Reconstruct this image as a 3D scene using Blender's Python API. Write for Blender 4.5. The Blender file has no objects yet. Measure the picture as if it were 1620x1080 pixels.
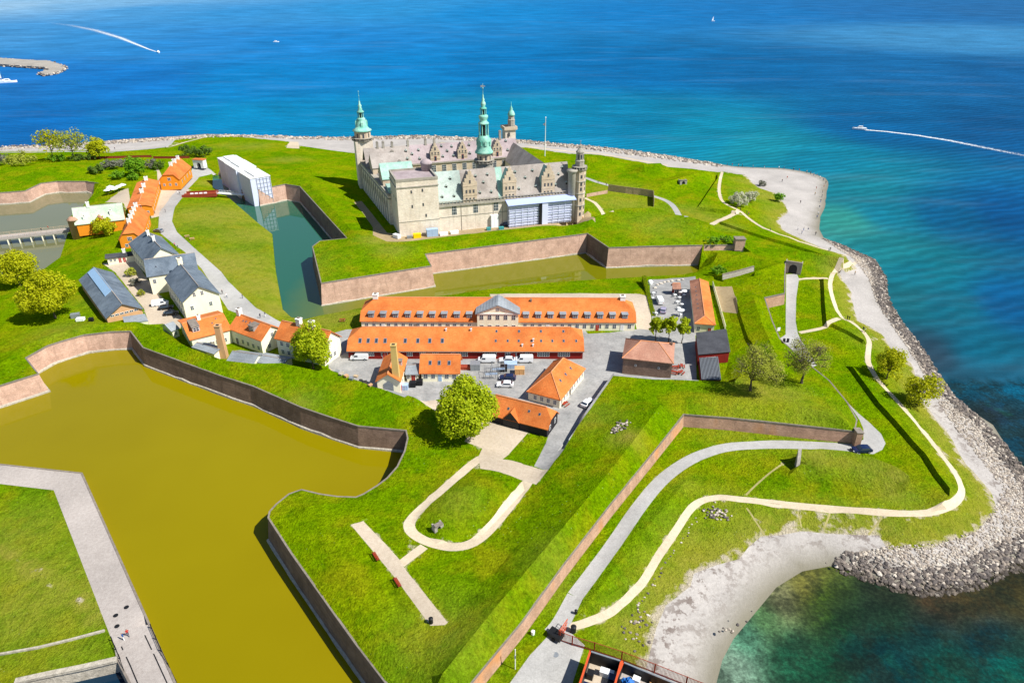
import bpy, bmesh, math, random
import numpy as np
from mathutils import Vector, Matrix, noise
from mathutils.geometry import delaunay_2d_cdt
from mathutils.bvhtree import BVHTree
R=math.radians
random.seed(7); rng=np.random.default_rng(7)
sc=bpy.context.scene; COL=sc.collection
# ------------------------------------------------------------------ camera
H=100.0; F=1100.0; PT=R(28); CP,SP=math.cos(PT),math.sin(PT)
cam=bpy.data.cameras.new('camera'); co=bpy.data.objects.new('camera',cam); COL.objects.link(co)
co.location=(0,0,H); co.rotation_euler=(R(62),0,0); cam.sensor_width=36; cam.lens=F/1620*36
cam.clip_end=40000; cam.clip_start=1; sc.camera=co
def ray(px,py):
    b=-(py-540)/F
    return Vector(((px-810)/F, CP+b*SP, -SP+b*CP))
def P(px,py,z=0.0):
    d=ray(px,py); t=(z-H)/d.z
    return Vector((d.x*t, d.y*t, z))
# ------------------------------------------------------------------ light
SAZ=R(24); SEL=R(50)
S=Vector((math.cos(SAZ)*math.cos(SEL), -math.sin(SAZ)*math.cos(SEL), math.sin(SEL)))
sl=bpy.data.lights.new('sun','SUN'); sl.energy=5.0; sl.angle=R(0.5); sl.color=(1,.955,.87)
so=bpy.data.objects.new('sun',sl); COL.objects.link(so); so.rotation_euler=(-S).to_track_quat('-Z','Y').to_euler()
w=bpy.data.worlds.new('World'); sc.world=w; w.use_nodes=True; nt=w.node_tree
bg=nt.nodes['Background']; sk=nt.nodes.new('ShaderNodeTexSky'); sk.sky_type='NISHITA'; sk.sun_disc=False
sk.sun_elevation=SEL; sk.sun_rotation=math.atan2(S.x,S.y); sk.air_density=1.0; sk.dust_density=0.3; sk.ozone_density=2.0
nt.links.new(sk.outputs[0],bg.inputs[0]); bg.inputs[1].default_value=0.075
sc.view_settings.view_transform='Standard'; sc.view_settings.look='None'; sc.view_settings.gamma=1
sc.view_settings.exposure=0.52
# ------------------------------------------------------------------ materials
def hexc(s):
    v=[int(s[i:i+2],16)/255 for i in (0,2,4)]
    return tuple(c/12.92 if c<=.04045 else ((c+.055)/1.055)**2.4 for c in v)
class N:
    def __init__(s,name):
        s.m=bpy.data.materials.new(name); s.m.use_nodes=True; s.t=s.m.node_tree
        s.b=s.t.nodes['Principled BSDF']; s.b.inputs['Specular IOR Level'].default_value=.25
    def n(s,ty,**k):
        o=s.t.nodes.new(ty)
        for a,v in k.items():
            if a in o.inputs.keys(): s.set(o.inputs[a],v)
            else: setattr(o,a,v)
        return o
    def set(s,i,v):
        if isinstance(v,bpy.types.NodeSocket): s.t.links.new(v,i)
        elif isinstance(v,tuple) and len(v)==3 and i.type=='RGBA': i.default_value=v+(1,)
        else: i.default_value=v
    def pos(s,scale=(1,1,1),rot=(0,0,0),obj=False):
        if obj: o=s.n('ShaderNodeTexCoord').outputs['Object']
        else: o=s.n('ShaderNodeNewGeometry').outputs['Position']
        mp=s.n('ShaderNodeMapping'); s.t.links.new(o,mp.inputs[0]); mp.inputs['Scale'].default_value=scale; mp.inputs['Rotation'].default_value=rot
        return mp.outputs[0]
    def noise(s,vec,scale,detail=4,rough=.55,out='Fac'):
        o=s.n('ShaderNodeTexNoise'); s.set(o.inputs['Vector'],vec); o.inputs['Scale'].default_value=scale
        o.inputs['Detail'].default_value=detail; o.inputs['Roughness'].default_value=rough; return o.outputs[out]
    def ramp(s,fac,stops,interp='LINEAR'):
        o=s.n('ShaderNodeValToRGB'); s.set(o.inputs[0],fac); e=o.color_ramp.elements; o.color_ramp.interpolation=interp
        while len(e)<len(stops): e.new(.5)
        for k,(p,c) in enumerate(stops):
            e[k].position=p
            e[k].color=(tuple(c)+(1,)) if isinstance(c,tuple) else (c,c,c,1)
        return o.outputs[0]
    def mix(s,fac,a,b,mode='MIX'):
        o=s.n('ShaderNodeMix',data_type='RGBA',blend_type=mode); s.set(o.inputs[0],fac); s.set(o.inputs[6],a); s.set(o.inputs[7],b); return o.outputs[2]
    def math(s,op,a,b=0.0):
        o=s.n('ShaderNodeMath',operation=op); s.set(o.inputs[0],a); s.set(o.inputs[1],b); return o.outputs[0]
    def attr(s,name,out='Color'):
        return s.n('ShaderNodeAttribute',attribute_name=name).outputs[out]
    def sep(s,c):
        o=s.n('ShaderNodeSeparateColor'); s.set(o.inputs[0],c); return o.outputs
    def bump(s,h,dist=.1,st=1.0):
        o=s.n('ShaderNodeBump'); s.set(o.inputs['Height'],h); o.inputs['Distance'].default_value=dist; o.inputs['Strength'].default_value=st
        s.t.links.new(o.outputs[0],s.b.inputs['Normal'])
    def fin(s,col,rough=.8,metal=0.0):
        s.set(s.b.inputs['Base Color'],col); s.set(s.b.inputs['Roughness'],rough); s.b.inputs['Metallic'].default_value=metal; return s.m
def plain(name,c,rough=.6,metal=0.0,var=.12,sc_=3.0,spec=.25):
    k=N(name); c=hexc(c) if isinstance(c,str) else c
    v=k.noise(k.pos(),sc_,4)
    col=k.mix(k.ramp(v,[(.3,0.0),(.7,1.0)]),tuple(x*(1-var) for x in c),tuple(min(1,x*(1+var)) for x in c))
    k.b.inputs['Specular IOR Level'].default_value=spec
    return k.fin(col,rough,metal)
M={}
def grass_mat():
    k=N('grass'); p=k.pos()
    a=k.noise(p,.035,3); b=k.noise(p,.35,5,.65); c=k.noise(k.pos((1,1,.5)),2.6,4,.7); d=k.noise(p,.11,4,.6)
    col=k.ramp(a,[(.32,(.105,.225,.0008)),(.5,(.150,.262,.0008)),(.68,(.205,.285,.0015))])
    col=k.mix(k.ramp(b,[(.3,.75),(.55,0.0)]),col,(.062,.155,.0008))
    col=k.mix(k.ramp(d,[(.47,0.0),(.66,.8)]),col,(.245,.265,.004))
    col=k.mix(1.0,col,k.ramp(c,[(.25,.5),(.5,1.0),(.75,1.45)]),'MULTIPLY')
    e=k.noise(p,.95,5,.75); col=k.mix(1.0,col,k.ramp(e,[(.28,.62),(.5,1.0),(.72,1.36)]),'MULTIPLY')
    s=k.sep(k.attr('mask'))
    dry=k.math('MULTIPLY',s[0],k.ramp(b,[(.25,.45),(.6,1.25)]))
    col=k.mix(dry,col,k.ramp(c,[(.3,(.24,.26,.02)),(.7,(.34,.31,.055))]))
    sand=k.ramp(k.math('ADD',s[1],k.math('MULTIPLY',k.math('SUBTRACT',b,.5),.9)),[(.5,0.0),(.62,1.0)])
    col=k.mix(sand,col,k.ramp(c,[(.3,(.42,.36,.24)),(.7,(.58,.52,.40))]))
    # daisies and light flecks
    vo=k.n('ShaderNodeTexVoronoi'); k.set(vo.inputs['Vector'],p); vo.inputs['Scale'].default_value=.9
    fl=k.math('MULTIPLY',k.ramp(vo.outputs['Distance'],[(.05,1.0),(.1,0.0)]),k.ramp(k.noise(p,.05,2),[(.5,0.0),(.62,.5)]))
    col=k.mix(fl,col,(.5,.55,.3))
    k.bump(k.math('ADD',k.math('ADD',b,k.math('MULTIPLY',e,.9)),k.math('MULTIPLY',c,.5)),.9,1.0); k.b.inputs['Specular IOR Level'].default_value=0
    return k.fin(col,1.0)
M['grass']=grass_mat()
def speck(name,c1,c2,scale=1.2,bump=.05,rough=.9,big=.06):
    k=N(name); p=k.pos(); a=k.noise(p,scale,5,.7); b=k.noise(p,big,3)
    col=k.mix(k.ramp(a,[(.3,0.0),(.7,1.0)]),c1,c2); col=k.mix(1.0,col,k.ramp(b,[(.3,.82),(.7,1.12)]),'MULTIPLY'); f=k.noise(p,scale*5,3,.7); col=k.mix(1.0,col,k.ramp(f,[(.3,.82),(.7,1.14)]),'MULTIPLY')
    k.bump(a,bump); return k.fin(col,rough)
M['asphalt']=speck('road_grey',(.33,.325,.315),(.41,.405,.395),.8)
M['court']=speck('courtyard_asphalt',(.25,.25,.248),(.38,.375,.365),.35,big=.09)
M['gravel']=speck('gravel_tan',(.44,.36,.27),(.55,.47,.37),1.3)
M['path']=speck('path_tan',(.50,.41,.29),(.60,.51,.38),1.3)
M['cobble']=speck('cobble',(.33,.29,.265),(.43,.39,.36),1.8,.08)
M['dirt']=speck('dirt',(.30,.22,.12),(.40,.31,.18),1.0)
def beach_mat():
    k=N('beach_pebbles'); p=k.pos(); a=k.noise(p,1.6,5,.75); b=k.noise(p,.08,4); c=k.noise(p,.5,4,.7)
    col=k.mix(k.ramp(a,[(.3,0.0),(.7,1.0)]),(.34,.315,.295),(.47,.44,.415))
    col=k.mix(1.0,col,k.ramp(b,[(.3,.85),(.7,1.1)]),'MULTIPLY')
    s=k.sep(k.attr('mask'))
    # stranded seaweed follows the tide line
    wd=k.math('MULTIPLY',s[2],k.ramp(c,[(.52,0.0),(.58,.8)]))
    col=k.mix(wd,col,(.10,.065,.05))
    wet=k.math('MULTIPLY',s[0],1.0)
    col=k.mix(wet,col,(.17,.155,.11))
    k.bump(a,.12); return k.fin(col,.8)
M['beach']=beach_mat()
def brick(name,c1,c2,streak=.25,rust=0.0):
    k=N(name); g=k.pos(); 
    z=k.noise(k.pos((.12,.12,2.2)),1.0,5,.7); a=k.noise(g,.35,4,.65); f=k.noise(k.pos((1.5,1.5,5)),1.4,3)
    col=k.mix(k.ramp(z,[(.3,0.0),(.7,1.0)]),c1,c2)
    col=k.mix(k.ramp(a,[(.38,0.0),(.66,.75)]),col,tuple(x*.68 for x in c1))
    vs_=k.noise(k.pos((1.2,1.2,.1)),1.0,4,.7); col=k.mix(k.ramp(vs_,[(.55,0.0),(.72,.45)]),col,tuple(x*.45 for x in c1))
    bt=k.n('ShaderNodeTexBrick'); sx=k.n('ShaderNodeSeparateXYZ'); k.set(sx.inputs[0],g); cx_=k.n('ShaderNodeCombineXYZ'); k.set(cx_.inputs[0],k.math('ADD',sx.outputs['X'],k.math('MULTIPLY',sx.outputs['Y'],.8))); k.set(cx_.inputs[1],sx.outputs['Z']); k.set(bt.inputs['Vector'],cx_.outputs[0]); bt.inputs['Scale'].default_value=1.6; bt.inputs['Mortar Size'].default_value=.03; bt.inputs['Color1'].default_value=(1,1,1,1); bt.inputs['Color2'].default_value=(.80,.80,.80,1); bt.inputs['Mortar'].default_value=(.72,.72,.72,1); col=k.mix(1.0,col,bt.outputs['Color'],'MULTIPLY')
    col=k.mix(1.0,col,k.ramp(f,[(.3,.82),(.7,1.15)]),'MULTIPLY')
    if rust: col=k.mix(k.ramp(k.noise(k.pos((1,1,.4)),.07,3),[(.55,0.0),(.64,rust)]),col,(.62,.24,.05))
    k.bump(f,.06); return k.fin(col,.9)
M['brick_pink']=brick('brick_pink',(.62,.395,.295),(.72,.49,.385))
M['brick_red']=brick('brick_red',(.52,.31,.225),(.62,.385,.285),rust=.8)
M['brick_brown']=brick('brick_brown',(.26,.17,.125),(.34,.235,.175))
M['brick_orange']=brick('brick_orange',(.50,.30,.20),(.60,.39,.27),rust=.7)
M['brick_shaded']=brick('brick_shaded',(.20,.145,.115),(.27,.20,.16))  # darker copy of the brick, shade of the unlit walls put into its colour
M['footing']=speck('footing_stone',(.30,.27,.215),(.56,.51,.43),1.3,.2)
M['coping']=speck('coping_stone',(.16,.135,.115),(.27,.235,.20),1.2)
M['drystone']=speck('grey_stone_wall',(.24,.22,.19),(.42,.39,.35),1.4,.15)
def water(name,c1,c2,bumpd,scale,rough=.06,big=.02,stretch=(1,1,1),spec=.5):
    k=N(name); p=k.pos(); a=k.noise(p,big,3)
    col=k.mix(k.ramp(a,[(.35,0.0),(.65,1.0)]),c1,c2)
    k.b.inputs['IOR'].default_value=1.33; k.b.inputs['Specular IOR Level'].default_value=spec
    k.bump(k.noise(k.pos(stretch),scale,3),bumpd); return k.fin(col,rough)
M['moat_olive']=water('moat_water_olive',(.20,.162,.0005),(.222,.182,.001),.010,.9,.06,spec=.3)
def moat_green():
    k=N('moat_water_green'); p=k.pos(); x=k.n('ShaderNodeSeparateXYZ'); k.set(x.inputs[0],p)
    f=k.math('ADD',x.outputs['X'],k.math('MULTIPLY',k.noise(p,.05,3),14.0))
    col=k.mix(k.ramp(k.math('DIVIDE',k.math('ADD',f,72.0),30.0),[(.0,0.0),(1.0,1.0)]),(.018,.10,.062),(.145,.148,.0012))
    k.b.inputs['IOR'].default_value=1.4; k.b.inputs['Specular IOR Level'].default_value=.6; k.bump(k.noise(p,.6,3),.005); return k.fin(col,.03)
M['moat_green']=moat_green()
M['moat_left']=water('moat_water_brown',(.14,.145,.07),(.16,.16,.08),.006,.6,.04,spec=.8)
# ------------------------------------------------------------------ object helpers
def tag(o,label=None,cat=None,group=None,kind=None):
    if label: o['label']=label
    if cat: o['category']=cat
    if group: o['group']=group
    if kind: o['kind']=kind
    return o
def mkobj(name,me,parent=None,mats=()):
    o=bpy.data.objects.new(name,me); COL.objects.link(o)
    for m in mats: me.materials.append(M[m] if isinstance(m,str) else m)
    if parent is not None: o.parent=parent
    return o
class MB:
    """collects faces of one mesh object"""
    def __init__(s): s.v=[]; s.f=[]; s.mi=[]
    def add(s,vs,fs,mi=0):
        n=len(s.v); s.v+= [tuple(v) for v in vs]; s.f+=[tuple(i+n for i in f) for f in fs]; s.mi+=[mi]*len(fs); return s
    def box(s,a,b,mi=0,T=None):
        x0,y0,z0=a; x1,y1,z1=b
        vs=[Vector((x,y,z)) for z in(z0,z1) for x,y in((x0,y0),(x1,y0),(x1,y1),(x0,y1))]
        if T is not None: vs=[T@v for v in vs]
        return s.add(vs,[(3,2,1,0),(4,5,6,7),(0,1,5,4),(1,2,6,5),(2,3,7,6),(3,0,4,7)],mi)
    def prism(s,poly,z0,z1,mi=0,taper=1.0,T=None):
        n=len(poly); cx=sum(p[0] for p in poly)/n; cy=sum(p[1] for p in poly)/n
        vs=[Vector((x,y,z0)) for x,y in poly]+[Vector((cx+(x-cx)*taper,cy+(y-cy)*taper,z1)) for x,y in poly]
        if T is not None: vs=[T@v for v in vs]
        return s.add(vs,[tuple(range(n))[::-1],tuple(range(n,2*n))]+[(i,(i+1)%n,(i+1)%n+n,i+n) for i in range(n)],mi)
    def lathe(s,prof,n=12,c=(0,0,0),mi=0,ph=0.0):
        vs=[];fs=[]
        for r,z in prof:
            for k in range(n):
                a=2*math.pi*k/n+ph; vs.append((c[0]+max(r,.001)*math.cos(a),c[1]+max(r,.001)*math.sin(a),c[2]+z))
        for j in range(len(prof)-1):
            for k in range(n): fs.append((j*n+k,j*n+(k+1)%n,(j+1)*n+(k+1)%n,(j+1)*n+k))
        fs.append(tuple(range(n))[::-1]); fs.append(tuple(range((len(prof)-1)*n,len(prof)*n)))
        return s.add(vs,fs,mi)
    def bar(s,p,q,r,n=6,mi=0,r2=None):
        p=Vector(p);q=Vector(q);d=(q-p); 
        if d.length<1e-6: return s
        a=d.orthogonal().normalized(); b=d.normalized().cross(a); r2=r if r2 is None else r2
        vs=[p+(a*math.cos(2*math.pi*k/n)+b*math.sin(2*math.pi*k/n))*r for k in range(n)]+[q+(a*math.cos(2*math.pi*k/n)+b*math.sin(2*math.pi*k/n))*r2 for k in range(n)]
        return s.add(vs,[(k,(k+1)%n,(k+1)%n+n,k+n) for k in range(n)]+[tuple(range(n))[::-1],tuple(range(n,2*n))],mi)
    def mesh(s,name,smooth=False):
        me=bpy.data.meshes.new(name); me.from_pydata(s.v,[],s.f); me.polygons.foreach_set('material_index',s.mi)
        if smooth: me.polygons.foreach_set('use_smooth',[True]*len(s.f))
        me.update(); return me
    def build(s,name,mats,parent=None,smooth=False):
        if isinstance(mats,str): mats=[mats]
        return mkobj(name,s.mesh(name,smooth),parent,mats)
def empty(name,loc=(0,0,0),rz=0.0,label=None,cat=None,group=None):
    o=bpy.data.objects.new(name,None); COL.objects.link(o); o.location=loc; o.rotation_euler=(0,0,rz); o.empty_display_size=.5
    return tag(o,label,cat,group)
def dup(root,loc,rz=0.0,scale=None,label=None,group=None,mats=None):
    r=root.copy(); COL.objects.link(r); r.location=loc; r.rotation_euler=(0,0,rz)
    if scale is not None: r.scale=(scale,)*3 if not hasattr(scale,'__len__') else scale
    if label: r['label']=label
    if group: r['group']=group
    def rec(o,c):
        for ch in o.children:
            d=ch.copy(); COL.objects.link(d); d.parent=c; rec(ch,d)
    rec(root,r); return r
# ------------------------------------------------------------------ terrain data (photo points lifted to their height)
def pp(s,z=None):
    out=[]; lz=z
    for t in s.split():
        a=t.split(',')
        if len(a)>2: lz=float(a[2])
        out.append(P(float(a[0]),float(a[1]),lz))
    return out
def foot(s,z,zf=.8):
    out=[]
    for t in s.split():
        a=t.split(','); q=P(float(a[0]),float(a[1]),zf); q.z=z; out.append(q)
    return out
def subdiv(pts,step,closed=False):
    out=[]; n=len(pts)
    for i in range(n if closed else n-1):
        a,b=pts[i],pts[(i+1)%n]; k=max(1,int((Vector(b[:2])-Vector(a[:2])).length/step))
        for j in range(k): out.append(a.lerp(b,j/k))
    if not closed: out.append(pts[-1].copy())
    return out
def offset(pts,d,closed=False,z=None,dists=None):
    """offset to the right of travel by d"""
    n=len(pts); out=[]
    for i in range(n):
        a=pts[(i-1)%n] if (closed or i>0) else None; b=pts[i]; c=pts[(i+1)%n] if (closed or i<n-1) else None
        ns=[]
        for u,v in((a,b),(b,c)):
            if u is None or v is None: continue
            e=(v-u); e.z=0
            if e.length<1e-6: continue
            e.normalize(); ns.append(Vector((e.y,-e.x,0)))
        m=sum(ns,Vector((0,0,0))); m.normalize(); k=1/max(.5,m.dot(ns[0]))
        dd=d if dists is None else dists[i]
        q=b+m*dd*k
        if z is not None: q.z=z
        out.append(q)
    return out
def jag(pts,amp=1.2,sc_=.12,seed=0.0):
    out=[]
    for p in pts:
        n1=noise.noise(Vector((p.x*sc_,p.y*sc_,seed)))+.6*noise.noise(Vector((p.x*sc_*3.1,p.y*sc_*3.1,seed+9)))
        n2=noise.noise(Vector((p.x*sc_,p.y*sc_,seed+31)))+.6*noise.noise(Vector((p.x*sc_*3.1,p.y*sc_*3.1,seed+47)))
        out.append(Vector((p.x+n1*amp,p.y+n2*amp,p.z)))
    return out
COASTPX="""-200,246 -100,241 0,233 67,231 140,225 175,222 275,216 325,212 400,214 470,216 540,217 665,214 750,217.5 817,221 880,227 940,231 1000,238 1060,246 1120,256
1139,260 1159,263 1190,265 1233,266 1264,270 1287,274.5 1307,282 1310.5,293 1307,308 1305,328 1297,343 1297,363 1303,376 1330,386 1353,398 1384,411 1400,437 1402,460 1410,483
1431,514 1454,542 1491,600 1511,627 1542,653 1569,671 1587,698 1613,729 1650,775 1680,830 1655,870 1600,898 1547,924 1467,938 1409,924 1369,911 1333,898 1311,893 1271,902 1227,929
1191,969 1160,1009 1142,1044 1133,1080 1115,1150 1090,1260"""
COAST=pp(COASTPX,0.0)
DOM=COAST+[P(-300,1260,0),P(-420,700,0),P(-420,400,0)]
# moat loops : list of (points, water z, material, [(start,end,kind,label)])
def loop(segs):
    pts=[];kind=[]
    for k,ps in segs:
        for q in ps: pts.append(q); kind.append(k)
    return pts,kind
BK=1.15
M1=loop([
 ('a',pp("-90,637 0,610 61,591",6.4)),('b',pp("41,566 75,547 100,539 132,530 175,525",6.4)),
 ('c',pp("206,524 226,550 350,595 400,611 475,644 525,661",6.4)),('d',pp("566,674",6.4)),
 ('e',pp("642,681 644.5,693 640,713 628,738 612,756 596,768 575,781 563,786 534,785 506,781 477,774 457,781 437,797 426,809",6.4)),
 ('f',pp("424,819 461,876 522,962 563,1019 610,1080 700,1200",6.4)),
 ('g',pp("330,1190 300,1120 278,1080 237,987 130,748 0,734 -90,727",2.6))])
M3=loop([
 ('k',pp("336,279 336,296 361,312 383,331 405.5,350.5 430.5,370 433,400 436,428 442,462 447,489 461,502 480.5,505 505.5,499 572,487 640,474 715,466 760,459 815,452 870,447 940,442 1030,437 1100,433 1106,426",BK)),
 ('m',pp("1112,388 1030,389.5",8.6)),('n',pp("963,392",8.6)),('o',pp("929.5,369.5",8.6)),('p',pp("673,402 682.6,420.5",8.6)),
 ('q',pp("508,448 494,390 506,381",8.6)),('r',pp("548.5,376.7",8.6)),('s',pp("474,295 451,291.5",8.6)),
 ('t',foot("413,325 386,314 363,292 361,276",8.6)),('k',pp("345,276",BK))])
M2=loop([
 ('u',pp("-90,309 0,305 40,302 50,297 65,290 90,287 135,287 157,290",6.4)),
 ('k',pp("150,304 132,325 108,345 110,360 100,392 95,407 70,425 40,437 0,442 -90,447",BK))])
M4=loop([('v',pp("20,1082 186,1045",2.6)),('v',pp("196,1064 230,1130 40,1180",2.6))])
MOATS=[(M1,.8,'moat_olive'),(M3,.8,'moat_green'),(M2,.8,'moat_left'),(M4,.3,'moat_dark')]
M['moat_dark']=water('harbour_water',(.004,.02,.045),(.006,.03,.05),.03,.8)
WSTYLE={ # kind: (face mat, footing, label)
 'a':('brick_pink',1,'pale pink brick rampart wall at the left edge, below the grassy salient'),
 'b':('brick_pink',1,'long curved pale pink brick moat wall at the left, facing the olive water'),
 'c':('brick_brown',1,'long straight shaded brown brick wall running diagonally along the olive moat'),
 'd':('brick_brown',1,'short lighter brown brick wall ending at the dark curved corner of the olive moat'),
 'e':('brick_shaded',0,'curved wall round the inlet of the olive moat beside the bastion with the benches'),
 'f':('brick_shaded',1,'shaded dark brick wall down the left side of the bastion in the foreground'),
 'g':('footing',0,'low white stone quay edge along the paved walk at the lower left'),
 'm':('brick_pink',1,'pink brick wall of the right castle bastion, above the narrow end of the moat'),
 'n':('brick_shaded',1,'short dark shaded brick flank between the two pink castle walls'),
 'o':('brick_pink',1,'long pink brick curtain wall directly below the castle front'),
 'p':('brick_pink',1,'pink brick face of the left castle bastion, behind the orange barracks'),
 'q':('brick_shaded',0,'dark shaded wall at the left nose of the castle bastion'),
 'r':('brick_shaded',1,'long dark shaded brick wall receding left of the castle lawn'),
 's':('brick_pink',1,'small pink brick wall beside the white wrapped scaffolding in the moat'),
 't':('brick_brown',0,'brick gate wall behind the white wrapped scaffolding'),
 'u':('brick_pink',1,'curved pink brick wall of the far left bastion above the small moat'),
 'v':('footing',0,'pale concrete quay wall at the bottom left corner')}
# land walls: top line, height of the foot, style; the foot lies to the right of travel
SLITS=[ # (pieces sharing one continuous top line, foot height, side of the foot)
 ([('pink','brick_orange','small orange brick retaining wall beside the grey road, below the tunnel mound',pp("1243,413 1242,440 1242,464 1210,471",8.0)),
   ('side','brick_brown','low wall edge with a white sign, running down beside the grey gravel road',pp("1222,508 1234,536 1272,570 1312,602 1341,637 1356,664",7.4)),
   ('south','brick_red','reddish brick bastion wall above the grey road, ending in a brick pier by the dark car',pp("1352,682 1240,670 1160,661.5",7.4)),
   ('east','brick_orange','very long narrow orange brick wall running down to the rust coloured gate',pp("1082,655.5 1033,715.5 967,795.5 891,893 827,981 744,1081 620,1235",7.4))],4.2,-1),
 ([('end','brick_pink','pink brick wall end disappearing behind the grass mound right of the castle bastion',pp("1177,390 1160,387.7 1140,387.5 1114,388",8.6))],6.6,-1),
 ([('grey','drystone','short grey stone retaining wall in the grass near the narrow roofed shed',pp("1143,434 1170,427.5 1193,421",6.9))],5.0,1),
]
TRAV=pp("1267,711,8.0 1266.5,719,7.2 1265.5,728,6.3 1264,738,5.2 1262,747,4.3")
BL=[
 pp("0,575 40,545 130,514 215,509",7.4),pp("0,520 60,515 120,505 180,505",4.9),pp("0,470 60,490",4.4),
 pp("900,610 925,615",4.7),
 pp("1045,640 1000,700 940,775 860,870 780,965 700,1065",11),
 pp("870,745,6.8 800,885,7.6 740,950,7.8 680,1020,8"),
 pp("970,590,7.6 930,646,7.4 900,694,6.8"),
 pp("480,800 520,880 570,960 620,1040",7.8),
 pp("555,829 632,905 705,985",7.9),pp("700,750,6.6 650,825,6.8 690,860,6.9 760,850,6.8 830,775,6.3"),
 pp("690,812 722,778 757,757 800,762",8.7),pp("705,826 745,800 790,775",8.4),pp("770,700,5.4 830,735,5.3"),pp("935,640,4.8 900,690,4.9 852,752,5.8"),
 pp("690,645,5.6 735,695,5.8"),pp("600,640,7.6 640,655,7.2"),
 pp("470,272 500,300 530,335 558,366 582,387",10.2),pp("520,402 560,396 610,401 660,390 700,385 800,371 900,357 930,352",10.2),
 pp("535,297 552,314 584,341 598,365 612,380 700,373 800,362 925,343 932,330",8.5),
 pp("380,262 430,262 520,272 555,284",8.6),pp("345,243 420,240 500,247 560,252",5),pp("330,218 450,227 560,243",3.4),
 pp("690,240 800,240 930,262",3.8),
 pp("928,249 950,245 965,250",9.2),pp("905,262 930,278 960,282 985,272 990,256",5),
 pp("1018,259 1045,258",9.6),pp("993,272 1008,284 1040,286 1068,278 1075,268",5),
 pp("1040,292,7 1070,283,8.5 1100,274,9 1125,271,9 1135,273,8"),pp("1000,302 1040,308 1090,302 1118,294",5),
 pp("1137,279 1105.5,326",6),pp("1109,328 1135,331 1163,333",5.6),
 pp("1141,351 1200,371 1250,385.5 1298,401",5.6),pp("1000,320,5 1060,318,5 1090,342,5"),
 pp("1135,402 1180,401 1212,412",7.4),pp("1118,438 1141,445",4.4),
 pp("1195,430 1222,420 1236,416",9),pp("1164,470 1172,500 1184,536 1200,560",7.0),pp("1192,470 1207,515 1228,560",8.8),
 pp("1095,442 1120,450 1136,455 1147,495 1158,556 1142,604",4.9),
 pp("1105,626 1180,632 1260,640 1330,660",9.6),pp("1165,600 1200,602 1290,612",8.4),pp("1160,606 1182,580",8.0),
 pp("1264,396 1300,402 1335,408",8.0),pp("1266,440 1308,441 1335,428",4),pp("1250,440 1250,500 1258,540",3.9),
 pp("1303,441 1305,480 1308,511",5.0),offset(pp("1303,441 1305,480 1308,511",5.0),.8,z=3.8),pp("1270,460 1270,510",3.9),
 pp("200,440 300,500 460,530 600,590 900,590",4.5),pp("572,499 750,471 1000,464 1095,453",4.3),
 pp("572,490 750,466 900,455",2.6),pp("345,320 425,390 432,470",2.7),pp("290,330 330,400 425,492",4.4),pp("255,330 340,440 430,505",4.5),
 pp("295,262 340,262",4.5),pp("195,290 200,320 170,324",4.7),pp("0,264 70,264 145,262",8),pp("150,380 180,400",5),pp("0,243 150,242 270,236",2.2),
 pp("125,252 200,254 300,250",4),
 pp("0,765 85,775 160,960 180,1000",2.6),pp("0,900 100,900",2.7),
 pp("1120,715 967,867 873,1000 800,1110",4),pp("1085,760 1010,850 930,955",4.6),
 pp("1105,815 1060,880 1010,960 975,1010",2.5),pp("1180,704 1350,710 1390,690 1365,640 1300,580 1262,540",4),
 pp("1147,786 1209,794 1298,803 1387,809 1453,812.5 1498,805 1520,787 1522,769 1484,711 1449,667 1391,604 1374,553 1365,523 1330,503 1319,478 1311,449 1345,412",3.8),
 pp("1349,580 1369,607 1391,636.5 1418.5,666 1446,698 1465,718 1484,748 1503,772 1502,785 1490,796",5.15),
 pp("1317,512 1345,525 1367,538",5.0),
 pp("1267,711 1300,709.5 1340,713 1380,723 1420,739 1438,752",8.0),pp("1267,734 1320,742 1380,752 1425,760",7.0),pp("1262,765 1320,780 1390,784 1452,772",4.15),pp("1190,780 1300,793 1400,791 1455,775",4.2),
 pp("1250,713,4 1150,740,4.2"),TRAV,offset(TRAV,.5,z=4.0),
]
def off(s,z,d,z2):
    a=pp(s,z); BL.append(a); BL.append(offset(a,d,z=z2))
off("225,512 250,517 270,535 300,550 332,562 355,570 400,575 445,574 500,586 525,586 550,595 592,612 625,619 655,628",8.3,-3,4.6)
BL.append(offset(pp("970,590 930,646 900,694",7.5),1.2,z=4.7))
off("1160,604 1100,601 1060,598 1010,596 972,593",8.0,3,4.7)
off("933,348 970,333 989,329 1037,329 1063,338.5 1087,342 1122,353",12,-12,5)
BL.append(offset(pp("1137,279 1105.5,326",6),.9,z=4.4)); BL.append(offset(pp("1109,328 1135,331 1163,333",5.6),.8,z=4.2))
BL.append(offset(pp("1141,351 1200,371 1250,385.5 1298,401",5.6),.7,z=4.6))
BL.append(offset(pp("1164,470 1172,500 1184,536 1200,560",7.0),.7,z=6.1))
BL.append(offset(pp("1349,580 1369,607 1391,636.5 1418.5,666 1446,698 1465,718 1484,748 1503,772",5.15),.6,z=4.1))
BL.append(offset(pp("1317,512 1345,525 1367,538",5.0),.6,z=4.1))
BL.append(offset(pp("1267,711 1300,709.5 1340,713 1380,723 1420,739 1438,752",8.0),-3.5,z=4.1))
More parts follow.
